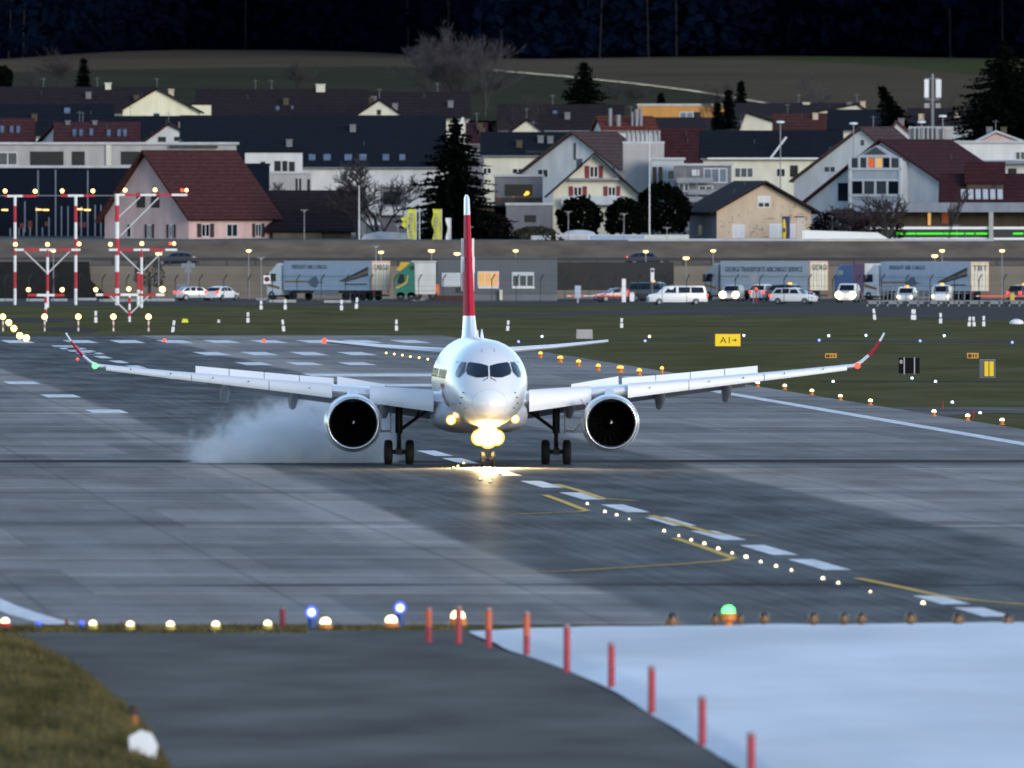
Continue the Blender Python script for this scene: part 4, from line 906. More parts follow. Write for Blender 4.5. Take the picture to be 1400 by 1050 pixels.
a = lc(778, 246.5); b = lc(846, 243.5); MB().box(a[0], b[0], -.9, -.02, a[2], b[2]).build('awning_box', GREYM, h)
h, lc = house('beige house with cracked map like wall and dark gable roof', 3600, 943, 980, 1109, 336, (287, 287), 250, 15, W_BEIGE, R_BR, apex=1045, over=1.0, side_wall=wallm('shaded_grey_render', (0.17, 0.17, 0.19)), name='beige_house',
  wins=[('f', 1036, 1053, 268, 284, 'h'), ('f', 1001, 1018, 307, 325, 'b'), ('f', 1052, 1088, 306, 325, 'b'), ('s', 956, 961, 308, 322, 'd')])
rr = random.Random(5); ck = MB()
for i in range(75):
    px, py = rr.uniform(983, 1106), rr.uniform(283, 332)
    if any(a_-2 < px < b_+2 and c_-2 < py < d_+2 for a_, b_, c_, d_ in ((1033, 1055, 266, 286), (999, 1020, 305, 327), (1050, 1090, 304, 327))): continue
    if py < 251+abs(px-1045)*0.55+8: continue
    if rr.random() < .6: wx, wz = rr.uniform(2, 9), rr.uniform(.5, 1.2)
    else: wx, wz = rr.uniform(.5, 1.0), rr.uniform(3, 8)
    a = lc(px, py); b = lc(px+wx, py-wz); ck.box(a[0], b[0], -.02, -.003, a[2], b[2])
ck.build('wall_pattern', wallm('brown_patches', (0.23, 0.16, 0.12), 0.2), h)
# upper rows, nearer ones first
h, lc = house('white gabled house with tall slit window and grey brown roof', 3760, 706, 858, 915, 300, (243, 240), 182, -34, W_WHITE, R_GREYR, apex=783, over=0.5, name='gabled_house',
  wins=[('f', 783, 789, 194, 220, 'g'), ('f', 735, 750, 231, 243, 'w')])
house('white house with dark navy roof left of the white gable', 3860, 662, 772, 12, 300, 212, 183, 0, W_CREAM, R_NAVY, axis='side', over=0.5, wins=[('f', 700, 716, 230, 238, 'w'), ('f', 660, 672, 229, 238, 'w'), ('f', 719, 746, 206, 212, 'd')], name='house')
house('small cream gable with bare climbing branches above the navy roof', 3960, 694, 746, 12, 260, 184, 164, 0, W_CREAM, R_BR, over=0.4, name='house')
house('dark brown roofed house whose long roof spans behind the small cream gable', 4100, 684, 850, 14, 240, 178, 145, 0, W_CREAM, R_BR, axis='side', over=0.4, wins=[('r', 756, 762, 155, 158, 'm')], name='house')
h, lc = house('house with orange red roof carrying shiny metal flues', 4000, 812, 826, 896, 250, (178, 178), 161, 8, W_WHITE, R_OR, axis='side', over=0.4, name='house')
for (x, y0, y1, r) in ((836, 148, 165, .22), (847, 157, 174, .30), (866, 153, 163, .16), (872, 149, 178, .26), (878, 148, 165, .2)):
    a = lc(x, y1); b = lc(x, y0); MB().tube([(a[0], 1.0, a[2]-1), (a[0], 1.0, b[2])], r, 10).build('metal_flue', STEEL, h)
h, lc = house('grey lift tower block topped by a row of eight vertical pipes', 3740, 852, 908, 6, 300, 196, 196, 0, W_GREY, R_FLAT, axis='flat', over=0.05, cat='building', name='lift_tower')
for k in range(8):
    a = lc(858+k*6.1, 196); b = lc(858+k*6.1, 178.5); MB().tube([(a[0], .6, a[2]), (a[0], .6, b[2])], .19, 8).build('vent_pipe', STEEL, h)
h, lc = house('pale apartment block with dark balcony doors right of the lift tower', 3730, 890, 935, 8, 310, 218, 218, 0, W_PALE, R_FLAT, axis='flat', over=0.2, cat='apartment block', name='apartment_block',
  wins=[('f', 892, 898, 228, 255, 'd'), ('f', 900, 906, 228, 255, 'd'), ('f', 912, 922, 232, 246, 'g')])
h, lc = house('house under a tall blood red mansard roof', 3880, 904, 962, 10, 290, 226, 178, 0, W_CREAM, R_MAR, axis='side', over=0.2, name='house')
h, lc = house('grey balcony building with stacked railings and blue glass', 3720, 922, 1000, 8, 310, 226, 226, 0, W_MID, R_FLAT, axis='flat', over=0.2, cat='apartment block', name='balcony_building',
  wins=[('f', 962, 994, 230, 250, 'm'), ('f', 946, 956, 232, 240, 'b'), ('f', 928, 942, 250, 262, 'g'), ('f', 955, 975, 254, 262, 'g')])
for (x0, x1, y) in ((925, 975, 246), (940, 985, 262), (925, 960, 272)):
    a = lc(x0, y+4); b = lc(x1, y-3); MB().box(a[0], b[0], -1.2, -1.1, a[2], b[2]).build('balcony_rail', GREYM, h)
for x in (936, 953, 972): a = lc(x, 275); b = lc(x, 232); MB().box(a[0]-.06, a[0]+.06, -1.1, -1.0, a[2], b[2]).build('balcony_post', STEEL, h)
h, lc = house('long white house with dark slate roof and white gutter', 3800, 962, 1148, 12, 300, 216, 181, 0, W_CREAM, R_NAVY, axis='side', over=0.5, name='long_house',
  wins=[('f', 1004, 1030, 229, 243, 'g'), ('f', 1061, 1074, 230, 242, 'w'), ('f', 1080, 1091, 226, 242, 'd')])
a = lc(967, 218); b = lc(1140, 215.5); MB().box(a[0], b[0], -.75, -.55, a[2], b[2]).build('gutter', FRAME, h)
a = lc(1052, 218); b = lc(1075, 184); MB().tube([(a[0], -.5, a[2]), (b[0], .5, b[2]-.3)], .12, 6).build('downpipe', FRAME, h)
h, lc = house('white asymmetric gabled house with long sloping verge, second from right', 3740, 1086, 1212, 1256, 300, (247, 207), 176, -30, W_WHITE, R_GREYR, apex=1177, over=0.4, name='gabled_house', wins=[('f', 1176, 1183, 190, 200, 'g'), ('f', 1127, 1143, 227, 236, 'g')])
h, lc = house('big house with glazed white veranda and maroon roof, lights inside', 3640, 1102, 1330, 1424, 336, (278, 277), 193, -34, W_PALE, R_MAR, apex=1206, over=0.5, name='veranda_house',
  wins=[('f', 1147, 1161, 250, 275, 'd')])
v0 = lc(1170, 300); v1 = lc(1242, 221)
ver = MB().box(v0[0], v1[0], -1.2, -.02, v0[2], v1[2]).prism([(v0[0], v1[2]), (v1[0], v1[2]), ((v0[0]+v1[0])/2, lc(1206, 199)[2])], -1.2, -.02).build('veranda', W_PALE, h)
def vwin(x0, x1, y0, y1, m_):
    a = lc(x0, y1); b = lc(x1, y0); MB().box(a[0], b[0], -1.27, -1.21, a[2], b[2]).build('veranda_pane', m_, ver)
for (x0, x1, y0, y1, m_) in ((1174, 1182, 216, 229, GLT), (1186, 1194, 216, 229, GLT), (1196.5, 1204, 216, 229, LITO), (1207.5, 1215, 216, 229, LITW), (1217, 1225.5, 216, 229, GLASS), (1228, 1237, 216, 229, GLT), (1175, 1188.5, 248, 265, GLASS), (1191, 1204, 248, 265, GLT), (1208, 1221, 248, 265, GLT), (1224, 1237, 248, 265, GLASS)): vwin(x0, x1, y0, y1, m_)
a, b, c = lc(1191, 211), lc(1221, 211), lc(1206, 200.5); MB().prism([(a[0], a[2]), (b[0], b[2]), (c[0], c[2])], -1.27, -1.21).build('veranda_pane', GLT, ver)
for (x0, x1, y0, y1) in ((1170, 1242, 229.5, 232.5), (1184, 1226, 212.5, 215), (1170, 1240, 265.5, 268.5), (1170, 1173.5, 216, 300), (1238.5, 1242, 216, 300), (1170, 1240, 245, 247.5), (1206, 1207.2, 212, 230), (1194.5, 1196, 215, 230), (1183, 1185.3, 215, 230), (1226, 1227.5, 215, 230), (1189, 1190.7, 247, 266), (1205, 1207, 247, 266), (1221.5, 1223.5, 247, 266)):
    a = lc(x0, y1); b = lc(x1, y0); MB().box(a[0], b[0], -1.34, -1.22, a[2], b[2]).build('veranda_frame', FRAME, ver)
house('maroon tiled low extension with slatted blind skylights at right', 3620, 1290, 1460, 12, 336, 277, 240, 0, W_PALE, R_MAR, axis='side', over=0.4, name='extension',
  wins=[('r', x, x+7, 263, 275, 'l') for x in (1314, 1324, 1334, 1344, 1354, 1364)])
h, lc = house('small maroon dormer with a dark window on the low extension', 3622.5, 1322, 1372, 5, 300, 250, 224, 0, W_BROWN, R_MAR, axis='side', over=0.25, name='dormer', cat='dormer', wins=[('f', 1356, 1362, 251, 256, 'd')])
h, lc = house('orange rendered house with dark windows below the field', 4420, 872, 995, 8, 200, 144, 144, 0, W_ORANGE, R_FLAT, axis='flat', over=0.1, name='house',
  wins=[('f', 929, 948, 153, 162, 'm'), ('f', 948, 958, 153, 162, 'd')])
house('dark roofed house in front of the orange house', 4300, 884, 1010, 12, 220, 180, 163, 0, W_CREAM, R_BR, axis='side', over=0.3, name='house')
house('dark brown roof with a pale slanting verge, right of the small firs', 4260, 1010, 1100, 12, 220, (181, 181), 154, 0, W_CREAM, R_BR, over=0.5, apex=1020, name='house')
house('long dark brown roofed house below the bare white tree', 4460, 1000, 1180, 12, 200, 160, 143, 0, W_CREAM, R_BR, axis='side', over=0.4, name='house', chim=[(1103, 141, 150, 9)])
house('dark roofed house with rust coloured patch behind the street lamps', 4220, 1060, 1130, 12, 230, 180, 157, 0, W_CREAM, roofm('rust_patched_tiles', (0.12, 0.04, 0.03)), axis='side', over=0.3, name='house')
house('dark slate roofed house left of the leaning conifer', 4200, 1135, 1222, 12, 230, 178, 152, 0, W_CREAM, R_NAVY, axis='side', over=0.3, name='house')
h, lc = house('small white gable with bright red roof beside steel pipes', 3900, 1216, 1252, 12, 250, (186, 190), 167, 0, W_WHITE, R_OR, apex=1226, over=0.4, name='house')
h, lc = house('modern flat roofed white building with grey terrace at right edge', 3720, 1305, 1460, 12, 310, 195, 195, 0, W_WHITE, R_FLAT, axis='flat', over=0.3, cat='building', name='modern_building', wins=[('f', 1388, 1402, 207, 219, 'g'), ('f', 1378, 1390, 230, 250, 'd')])
a = lc(1330, 224); b = lc(1460, 219); MB().box(a[0], b[0], -1.4, -.02, a[2], b[2]).build('terrace_slab', W_SLATE, h)
house('pale pink gable with white edged roof above the modern building', 3860, 1334, 1400, 10, 260, 195, 181, 0, W_PINK, R_FLAT, over=0.4, apex=1362, name='house')
h, lc = house('white rooftop plant room with seven upright steel pipes', 3800, 1244, 1302, 6, 240, 188, 176, 0, W_GREY, R_FLAT, axis='flat', over=0.1, name='plant_room', cat='building')
for k in range(7): a = lc(1250+k*6.0+(4 if k > 5 else 0), 194); b = lc(1250+k*6.0+(4 if k > 5 else 0), 174.5); MB().tube([(a[0], -.4, a[2]), (a[0], -.4, b[2])], .2, 8).build('vent_pipe', STEEL, h)
house('low brown house with small cream gable behind the leaning conifer', 4400, 1120, 1186, 10, 200, 153, 143, 0, W_CREAM, R_BR, over=0.4, apex=1172, name='house')
house('dark roofed house below the tall phone mast', 4250, 1245, 1330, 12, 220, 172, 150, 0, W_PALE, R_BR, axis='side', over=0.4, name='house')
# left upper rows
house('yellow gabled house with black brown roof, brightest on the left', 4150, 168, 272, 14, 230, (150, 153), 122, 0, W_YEL, R_BR, apex=214, over=0.5, name='house', wins=[('f', 209, 219, 154, 160, 'w')])
house('pale yellow flat annex right of the yellow gable', 4170, 262, 288, 8, 230, 143, 143, 0, W_YEL, R_BR, axis='flat', over=0.1, name='annex', cat='annex')
house('long dark roof running left behind the yellow gable', 4200, 100, 214, 14, 230, 155, 121, 0, W_YEL, R_BR, axis='side', over=0.3, name='house', chim=[(147, 114, 121, 8)])
house('dark brown roofed house at the far left below the field', 4300, -40, 110, 12, 230, 152, 121, 0, W_CREAM, R_BR, axis='side', over=0.3, name='house')
house('black slate roofed hall filling the left middle distance', 4000, -40, 152, 14, 260, 186, 145, 0, W_CREAM, R_NAVY, axis='side', over=0.3, name='house', wins=[('r', 87, 95, 151, 157, 'm')])
h, lc = house('red roofed house with six skylights and a white gable on its left', 3840, 53, 100, 190, 250, (196, 196), 170, -60, W_WHITE, R_RB, over=0.4, name='house')
h, lc = house('red tiled long roof with six bright skylights', 3830, 76, 188, 10, 250, 196, 169, 0, W_WHITE, R_RB, axis='side', over=0.3, name='house',
  wins=[('r', x, x+5, 181+o_, 189+o_, 'm') for x, o_ in ((99, 0), (108, 0), (122, -1), (146, 0), (160, 0), (168, 0))], chim=[(92, 166, 172, 6), (129, 166, 172, 6)])
house('red tiled roof with skylights cut by the left picture edge', 3835, -60, 44, 10, 250, 197, 164, 0, W_WHITE, R_RB, axis='side', over=0.3, name='house', wins=[('r', x, x+5, 176, 184, 'm') for x in (0, 13, 22)])
house('white gable with two small dark windows below a red brown roof', 3850, 198, 262, 12, 250, (194, 186), 170, 0, W_WHITE, R_MAR, apex=230, over=0.5, name='house', wins=[('f', 216, 227, 187, 194, 'd'), ('f', 238, 246, 187, 193, 'd')])
house('dark slate roofed house between red roof and navy hall', 3900, 150, 250, 12, 250, 196, 161, 0, W_CREAM, R_NAVY, axis='side', over=0.3, name='house')
house('very long brown roofed house behind the navy hall', 4200, 270, 500, 14, 230, 162, 124, 0, W_CREAM, R_BR, axis='side', over=0.3, name='house', chim=[(438, 116, 126, 12), (414, 130, 137, 11)], wins=[('r', 377, 382, 149, 153, 'm'), ('r', 398, 401, 148, 152, 'm')])
house('white gable with arched attic window above the navy hall', 4120, 488, 549, 12, 230, 158, 137, 0, W_CREAM, R_BR, over=0.3, name='house', wins=[('f', 515, 521, 150, 157, 'd')])
house('brown hipped roof right of the arched white gable', 4180, 505, 640, 14, 230, 162, 128, 0, W_CREAM, R_BR, axis='side', over=0.3, name='house')
house('small pale grey gable peeking over the brown roof', 4300, 326, 372, 10, 220, 137, 124, 0, W_PALE, R_BR, over=0.3, name='house')
house('brown roofed house partly behind the tall fir', 4000, 640, 664, 10, 250, 196, 170, 0, W_MID, R_MAR, axis='side', over=0.3, name='house')
# phone mast
t = thing('phone_mast', 'phone mast with white panel antennas rising from the roofs at right', 'mast', P(1275, 190, 4100))
MB().tube([(0, 0, -3), (0, 0, 8.2)], [.22, .14], 8).build('pole', GREYM, t)
for x, w_ in ((-.75, .28), (.75, .34)): MB().box(x-w_, x+w_, -.25, .15, 5.2, 7.5).build('antenna_panel', WHITE, t)
for x in (-.7, .7): MB().box(x-.32, x+.32, -.25, .1, 3.9, 4.5).build('antenna_panel', W_GREY, t)
MB().box(-.9, .9, -.06, .06, 4.9, 5.05).box(-.9, .9, -.06, .06, 7.55, 7.65).build('bracket', GREYM, t)
# petrol station
t = thing('petrol_station', 'petrol station with white canopy edge and glowing green light band', 'petrol station', P(1230, 340, 3560))
s = F/3560
def st(x0, x1, y0, y1, ya, yb, m_, nm): return MB().box((x0-1230)/s, (x1-1230)/s, ya, yb, (340-y1)/s, (340-y0)/s).build(nm, m_, t)
can = st(1183, 1470, 311, 328.5, 0, 9, DARK, 'canopy'); st(1183, 1470, 310, 313.5, -.25, -.01, WHITE, 'canopy_trim'); st(1183, 1470, 325, 328.8, -.25, -.01, WHITE, 'canopy_trim')
for (x0, x1) in ((1225, 1235), (1238, 1252), (1253, 1290), (1291, 1318), (1320, 1332), (1334, 1350), (1385, 1399)): st(x0, x1, 318.2, 320.6, -.16, -.01, lamp('green_light_band', (0.06, 1.0, 0.01), 0.40 if x0 < 1380 else .2), 'light_band')
st(1189, 1470, 277, 290, 0, 10, W_SLATE, 'upper_fascia'); st(1189, 1470, 290, 311, 3, 10, W_BROWN, 'shop_wall'); st(1352, 1358, 290, 338, -.6, -.2, W_GREY, 'column'); st(1220, 1224, 286, 300, -.4, -.1, W_GREY, 'column')
st(1269, 1273, 291, 308, 2.8, 2.95, LITW, 'lit_window'); st(1288, 1298, 290, 306, 2.85, 2.97, lamp('dim_warm_window', (0.8, 0.20, 0.05), 0.05), 'lit_window'); st(1296, 1310, 328.9, 338, 2.5, 3.0, GLT, 'shop_window'); st(1252, 1294, 329, 338, 2.4, 2.9, W_BEIGE, 'shop_front')
# low white walls, billboards, covered cars
t = thing('site_fence', 'low white site fence with pale blue panel and worn lettering', 'fence', P(834, 338, 3560)); s = F/3560
def sf(x0, x1, y0, y1, m_, nm, ya=0, yb=.25): return MB().box((x0-834)/s, (x1-834)/s, ya, yb, (338-y1)/s, (338-y0)/s).build(nm, m_, t)
sf(726, 753, 322, 341, wallm('weathered_board', (0.34, 0.36, 0.40), 0.25), 'fence_board'); sf(760, 804, 322, 333, wallm('weathered_panel', (0.38, 0.40, 0.44), 0.2), 'fence_board'); sf(805, 879, 322, 334, mat('pale_blue_panel', (0.27, 0.36, 0.52), 0.6, var=.04), 'fence_panel'); sf(880, 942, 322, 334, W_WHITE, 'fence_panel'); sf(760, 942, 321, 322, FRAME, 'top_rail', -.04, .3); sf(753, 940, 334, 338, W_MID, 'plinth'); sf(804, 806, 322, 335, FRAME, 'post', -.06, .3)
lettering('LUNIWEN SOUTERRAINE', 60/s, 4.2/s, DARK, t, Matrix.Translation(((736-834)/s, -.02, (331.5-338)/s)) @ Matrix.Scale(-1, 4, (0, 1, 0)) if False else Matrix.Translation(((736-834)/s, -.03, (332-338)/s+.47-.4)))
o = MB().box(-34, 5, 0, .3, -.2, 1.3).build('boundary_wall', W_PALE, loc=P(1295, 343, 3470)); tag(o, 'low pale boundary wall behind bare shrubs in front of the petrol station', 'wall')
o = MB().box(-.2, 8.6, 0, .3, -.3, 1.15).build('boundary_wall', W_CREAM, loc=P(1112, 343, 3462)); tag(o, 'short cream boundary wall right of the lattice mast', 'wall')
o = MB().box(0, 36, 0, .2, 0, .35).build('kerb_wall', FRAME, loc=P(920, 338, 3470)); tag(o, 'thin white kerb wall at the foot of the beige house', 'wall')
def tent(px0, px1, ybase, ytop, d, m_, label):
    s = F/d; w_ = (px1-px0)/s; t = thing('covered_car', label, 'covered car', P((px0+px1)/2, ybase, d)); h_ = (ybase-ytop)/s
    mb = MB(); vs = []; n = 14
    for j, y in enumerate((0, .2, 1.6, 1.8)):
        for i in range(n+1):
            x = -w_/2+w_*i/n; q = 1-abs(2*i/n-1)**2.6; z = h_*(0.45*(1 if 0 < i < n else 0)+0.55*q)*(1 if 0 < j < 3 else .6); vs.append((x, y, z))
    for j in range(3):
        for i in range(n): mb.add([vs[j*(n+1)+i], vs[j*(n+1)+i+1], vs[(j+1)*(n+1)+i+1], vs[(j+1)*(n+1)+i]], [(0, 1, 2, 3)])
    mb.add([vs[i] for i in range(n+1)]+[(w_/2, 0, 0), (-w_/2, 0, 0)], [tuple(range(n+3))]); mb.build('cover', m_, t, smooth=True)
tent(768, 816, 324, 314.5, 3570, mat('silver_cover', (0.42, 0.47, 0.54), 0.35, var=.3, scale=.5), 'silver domed car roof rising behind the white site fence')
tent(1110, 1150, 326, 316, 3580, mat('grey_cover', (0.3, 0.34, 0.4), 0.35, var=.3, scale=.5), 'grey glinting car roof behind the white covered row')
o = MB().prism([(-5.6, 0), (5.2, 0), (2.5, 1.5), (-5.6, 1.75)], 0, 2.2).build('white_van', WHITE, loc=P(1168, 337, 3500)); tag(o, 'white tarpaulin covered trailer right of the beige house', 'trailer')

t = thing('underpass', 'dark road underpass mouth in the wall behind the left striped masts', 'underpass', P(60, 410, 3424))
s = F/3424; MB().prism([(-120/s, 0), (92/s, 0), (80/s, 12/s), (64/s, 27/s), (62/s, 52/s), (-120/s, 52/s)], -.25, .95).build('shade_panel', mat('underpass_darkness', (.008, .008, .008), .95, var=.3), t)  # solid dark panel; the shade inside the mouth is its colour
MB().box(-122/s, 66/s, -.4, -.26, 52/s, 55/s).build('lintel', EMBD, t)
# ================================================================ TREES
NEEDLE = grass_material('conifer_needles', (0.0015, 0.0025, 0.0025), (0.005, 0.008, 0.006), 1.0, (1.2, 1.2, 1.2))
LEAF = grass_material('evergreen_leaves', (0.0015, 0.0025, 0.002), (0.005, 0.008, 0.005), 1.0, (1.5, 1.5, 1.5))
TWIG = mat('bare_twigs', (0.040, 0.031, 0.031), 0.9, var=.2); TWIGP = mat('pale_twigs', (0.055, 0.047, 0.052), 0.9, var=.2); TRUNK = mat('trunk_bark', (0.05, 0.04, 0.035), 0.9)
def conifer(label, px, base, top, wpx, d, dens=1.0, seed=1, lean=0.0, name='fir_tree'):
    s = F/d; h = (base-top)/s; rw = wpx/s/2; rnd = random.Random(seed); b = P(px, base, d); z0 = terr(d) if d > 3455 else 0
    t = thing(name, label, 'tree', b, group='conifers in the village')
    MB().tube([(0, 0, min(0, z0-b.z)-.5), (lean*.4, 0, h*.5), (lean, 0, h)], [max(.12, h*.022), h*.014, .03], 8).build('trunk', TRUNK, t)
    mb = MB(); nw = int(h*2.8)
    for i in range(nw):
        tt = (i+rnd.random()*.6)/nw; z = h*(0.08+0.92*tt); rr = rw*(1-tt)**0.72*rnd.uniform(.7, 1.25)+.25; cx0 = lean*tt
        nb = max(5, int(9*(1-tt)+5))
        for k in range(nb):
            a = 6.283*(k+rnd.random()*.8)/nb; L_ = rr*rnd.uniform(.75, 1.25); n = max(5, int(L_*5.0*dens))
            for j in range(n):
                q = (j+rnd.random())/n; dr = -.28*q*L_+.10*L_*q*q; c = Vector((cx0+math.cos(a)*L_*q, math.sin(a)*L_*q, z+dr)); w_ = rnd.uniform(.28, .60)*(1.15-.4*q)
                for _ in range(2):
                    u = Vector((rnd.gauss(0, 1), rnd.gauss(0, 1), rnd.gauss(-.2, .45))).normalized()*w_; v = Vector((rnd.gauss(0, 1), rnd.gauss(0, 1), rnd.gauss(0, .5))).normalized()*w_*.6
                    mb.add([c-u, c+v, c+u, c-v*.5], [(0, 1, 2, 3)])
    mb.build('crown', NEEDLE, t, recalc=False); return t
conifer('tall dark fir tree standing in front of the navy roofed hall', 622, 336, 163, 138, 3590, 1.1, 2)
conifer('broad dark fir at the right end of the green field', 798, 150, 84, 64, 4500, 1.0, 3)
conifer('huge dark conifer filling the upper right corner', 1372, 205, 58, 168, 4060, 0.9, 4)
conifer('second dark conifer mass against the right picture edge', 1412, 205, 66, 150, 4090, 0.8, 14)
conifer('slim dark fir right of the orange house', 996, 178, 122, 18, 4240, 1.1, 5)
conifer('small slim fir further right of the orange house', 1013, 148, 111, 13, 4520, 1.2, 6)
conifer('shorter slim fir in front of the orange house', 981, 178, 140, 14, 4230, 1.1, 7)
conifer('leaning dark conifer left of the phone mast', 1226, 172, 116, 36, 4080, 1.1, 8, lean=-2.0, name='leaning_conifer')
conifer('tiny dark conifer at the left end of the orange house', 904, 148, 128, 7, 4450, 1.3, 9)
conifer('dark fir among bare trees at the far left of the field', 114, 130, 80, 22, 4560, 1.0, 10)
def bare(label, px, base, top, wpx, d, m=TWIG, seed=1, thick=1.0, name='bare_tree', depth=5, nb=(3, 4), spread=.55, trunk_frac=.3):
    s = F/d; h = (base-top)/s; rw = wpx/s/2; rnd = random.Random(seed); b = P(px, base, d); t = thing(name, label, 'tree', b, group='bare winter trees')
    tk = MB(); tw = MB(); z0 = (terr(d) if d > 3455 else 0)-b.z
    def grow(p, dr, L_, r, lv):
        q = p; pts = [p]; 
        for k in range(3):
            dr = (dr+Vector((rnd.gauss(0, .13), rnd.gauss(0, .13), rnd.gauss(.03, .08)))).normalized(); q = q+dr*L_/3; pts.append(q)
        (tk if lv <= 1 else tw).tube(pts, [max(.022, r*k_) for k_ in (1, .85, .7, .55)], 6 if lv < 2 else 4, cap=False)
        if lv >= depth: return
        for k in range(rnd.randint(*nb)):
            a = rnd.random()*6.283; sp = rnd.uniform(.35, 1.0)*spread*1.4; side = Vector((math.cos(a), math.sin(a)*.9, 0)); nd = (dr+side*sp*(rw/h*2.2)).normalized()
            grow(pts[rnd.choice((1, 2, 3, 3))], nd, L_*rnd.uniform(.6, .86), r*.56, lv+1)
    grow(Vector((0, 0, min(0, z0)-.3)), Vector((0, 0, 1)), h*trunk_frac+(-min(0, z0)), h*.016*thick, 0)
    # fit the grown tree to its height and width
    allv = tk.v+tw.v; mz = max(v.z for v in allv); ax_ = sorted(abs(v.x) for v in tw.v); mx_ = ax_[int(len(ax_)*.93)]
    for q in (tk, tw):
        for v in q.v:
            if v.z > 0: v.z *= h/mz
            v.x *= rw/mx_; v.y *= rw/mx_
    tk.build('trunk', m, t, recalc=False); tw.build('crown', m, t, recalc=False); return t
bare('bare wide crowned tree in front of the white hall wall', 520, 336, 208, 110, 3600, TWIG, 11, 1.5, depth=6, spread=.8)
bare('bare many stemmed tree standing left of the first, before the white wall', 492, 336, 235, 80, 3605, TWIG, 12, 1.1, depth=5, spread=.9)
bare('tallest bare poplar rising over the field left of centre', 628, 160, 26, 112, 4420, TWIGP, 13, .9, depth=6, nb=(3, 5), spread=.7)
bare('bare twiggy tree left of the tallest poplar', 592, 160, 42, 66, 4440, TWIGP, 14, .7, depth=6)
bare('bare tree with forked pale stems right of the tallest poplar', 664, 165, 38, 76, 4400, TWIGP, 15, .9, depth=6, nb=(3, 4), spread=.7)
bare('brown bare tree at the far left against the forest', 84, 135, 62, 48, 4500, TWIG, 16, .8, depth=6)
bare('small dark bare tree beside the far left fir', 52, 130, 82, 40, 4520, TWIG, 17, .8)
bare('white barked bare tree with forked arms on the brown field', 1122, 148, 90, 60, 4600, TWIGP, 18, 1.5, depth=4, spread=1.0)
bare('brown bare tree by the orange house', 968, 178, 108, 56, 4250, TWIG, 19, .9, depth=6)
bare('faint bare tree on the green field left of centre', 408, 135, 78, 40, 4640, TWIG, 20, .7)
bare('bare tree beside the phone mast', 1255, 180, 110, 44, 4150, TWIG, 21, .8)
bare('bare shrub with long stems by the petrol station', 1212, 342, 262, 60, 3500, TWIG, 22, .8, name='bare_shrub')
bare('bare shrub under the veranda house', 1170, 336, 275, 60, 3560, TWIG, 23, .8, name='bare_shrub')
bare('bare sapling in front of the slate upper fascia', 1297, 336, 255, 46, 3540, TWIG, 24, .7, name='bare_sapling')
bare('bare shrub before the grey terrace block', 390, 300, 248, 30, 3720, TWIG, 25, .8, name='bare_shrub')
bare('wide bare tree behind the big fir and the navy roof', 700, 200, 120, 70, 4050, TWIG, 26, .7, depth=6)
bare('bare shrub beside the weathered board fence', 756, 343, 318, 40, 3480, TWIG, 27, .9, name='bare_shrub')
bare('bare tree behind the roofs right of centre', 850, 160, 108, 60, 4560, TWIG, 28, .6)
bare('bare bush on the slope at right of the conifer', 1300, 175, 120, 50, 4180, TWIG, 29, .6)
def bush(label, px0, px1, base, top, d, seed=1, m=LEAF, name='bush', leaf=.22, cat='bush', dens=1.0):
    s = F/d; rw = (px1-px0)/s/2; h = (base-top)/s; rnd = random.Random(seed); b = P((px0+px1)/2, base, d); t = thing(name, label, cat, b)
    mb = MB(); n = int(2600*dens*max(1, rw*h/12))
    MB().tube([(0, 0, -1), (0, 0, h*.6)], [.2, .06], 6).build('trunk', TRUNK, t)
    for _ in range(n):
        a = rnd.random()*6.283; e = math.asin(rnd.uniform(-.75, 1)); q = rnd.uniform(.55, 1.0)**.5
        v = Vector((math.cos(a)*math.cos(e), math.sin(a)*math.cos(e), math.sin(e))); k = 1+.22*noise.noise(v*2.3+Vector((seed, 0, 0)))
        c = Vector((v.x*rw*k*q, v.y*rw*.8*k*q, h*.5+v.z*h*.52*k*q)); w_ = leaf*rnd.uniform(.6, 1.4)
        u = Vector((rnd.gauss(0, 1), rnd.gauss(0, 1), rnd.gauss(0, 1))).normalized()*w_; x = Vector((rnd.gauss(0, 1), rnd.gauss(0, 1), rnd.gauss(0, 1))).normalized()*w_
        mb.add([c-u, c+x, c+u, c-x], [(0, 1, 2, 3)])
    mb.build('crown', m, t, recalc=False); return t
bush('round dark evergreen bush left of the chalet balcony', 762, 823, 326, 270, 3600, 1)
bush('round dark evergreen bush under the chalet balcony', 826, 885, 326, 273, 3598, 2)
bush('large dark evergreen bush between chalet and beige house', 868, 943, 328, 252, 3606, 3)
bush('low grey green bush left of the white site fence', 700, 762, 334, 310, 3590, 4, grass_material('grey_green_leaves', (0.03, 0.035, 0.022), (0.06, 0.065, 0.045), 1.0, (1, 1, 1)), leaf=.15)
BRM = grass_material('brown_leaves', (0.006, 0.004, 0.005), (0.018, 0.011, 0.012), 1.0, (1, 1, 1))
bush('wide reddish brown hedge under the veranda house', 1106, 1200, 338, 288, 3590, 5, BRM, name='hedge', cat='hedge', leaf=.15)
bush('dark brown hedge running below the petrol station fascia', 1160, 1240, 340, 296, 3520, 6, BRM, name='hedge', cat='hedge', leaf=.12, dens=.5)
bush('dark brown thicket behind the hanging flags', 628, 700, 334, 290, 3596, 7, BRM, name='hedge', cat='hedge', leaf=.15)
bush('faint bush behind the striped masts', 182, 226, 400, 352, 3410, 10, mat('grey_thicket', (0.05, 0.045, 0.038), .9), name='bush', leaf=.12, dens=.3)
bush('dark low planting below the blue and yellow pylon sign', 1020, 1110, 345, 334, 3475, 12, LEAF, name='hedge', cat='hedge', leaf=.1)
bush('small round bush at the left edge of the green field', -16, 18, 125, 90, 4600, 13, LEAF)

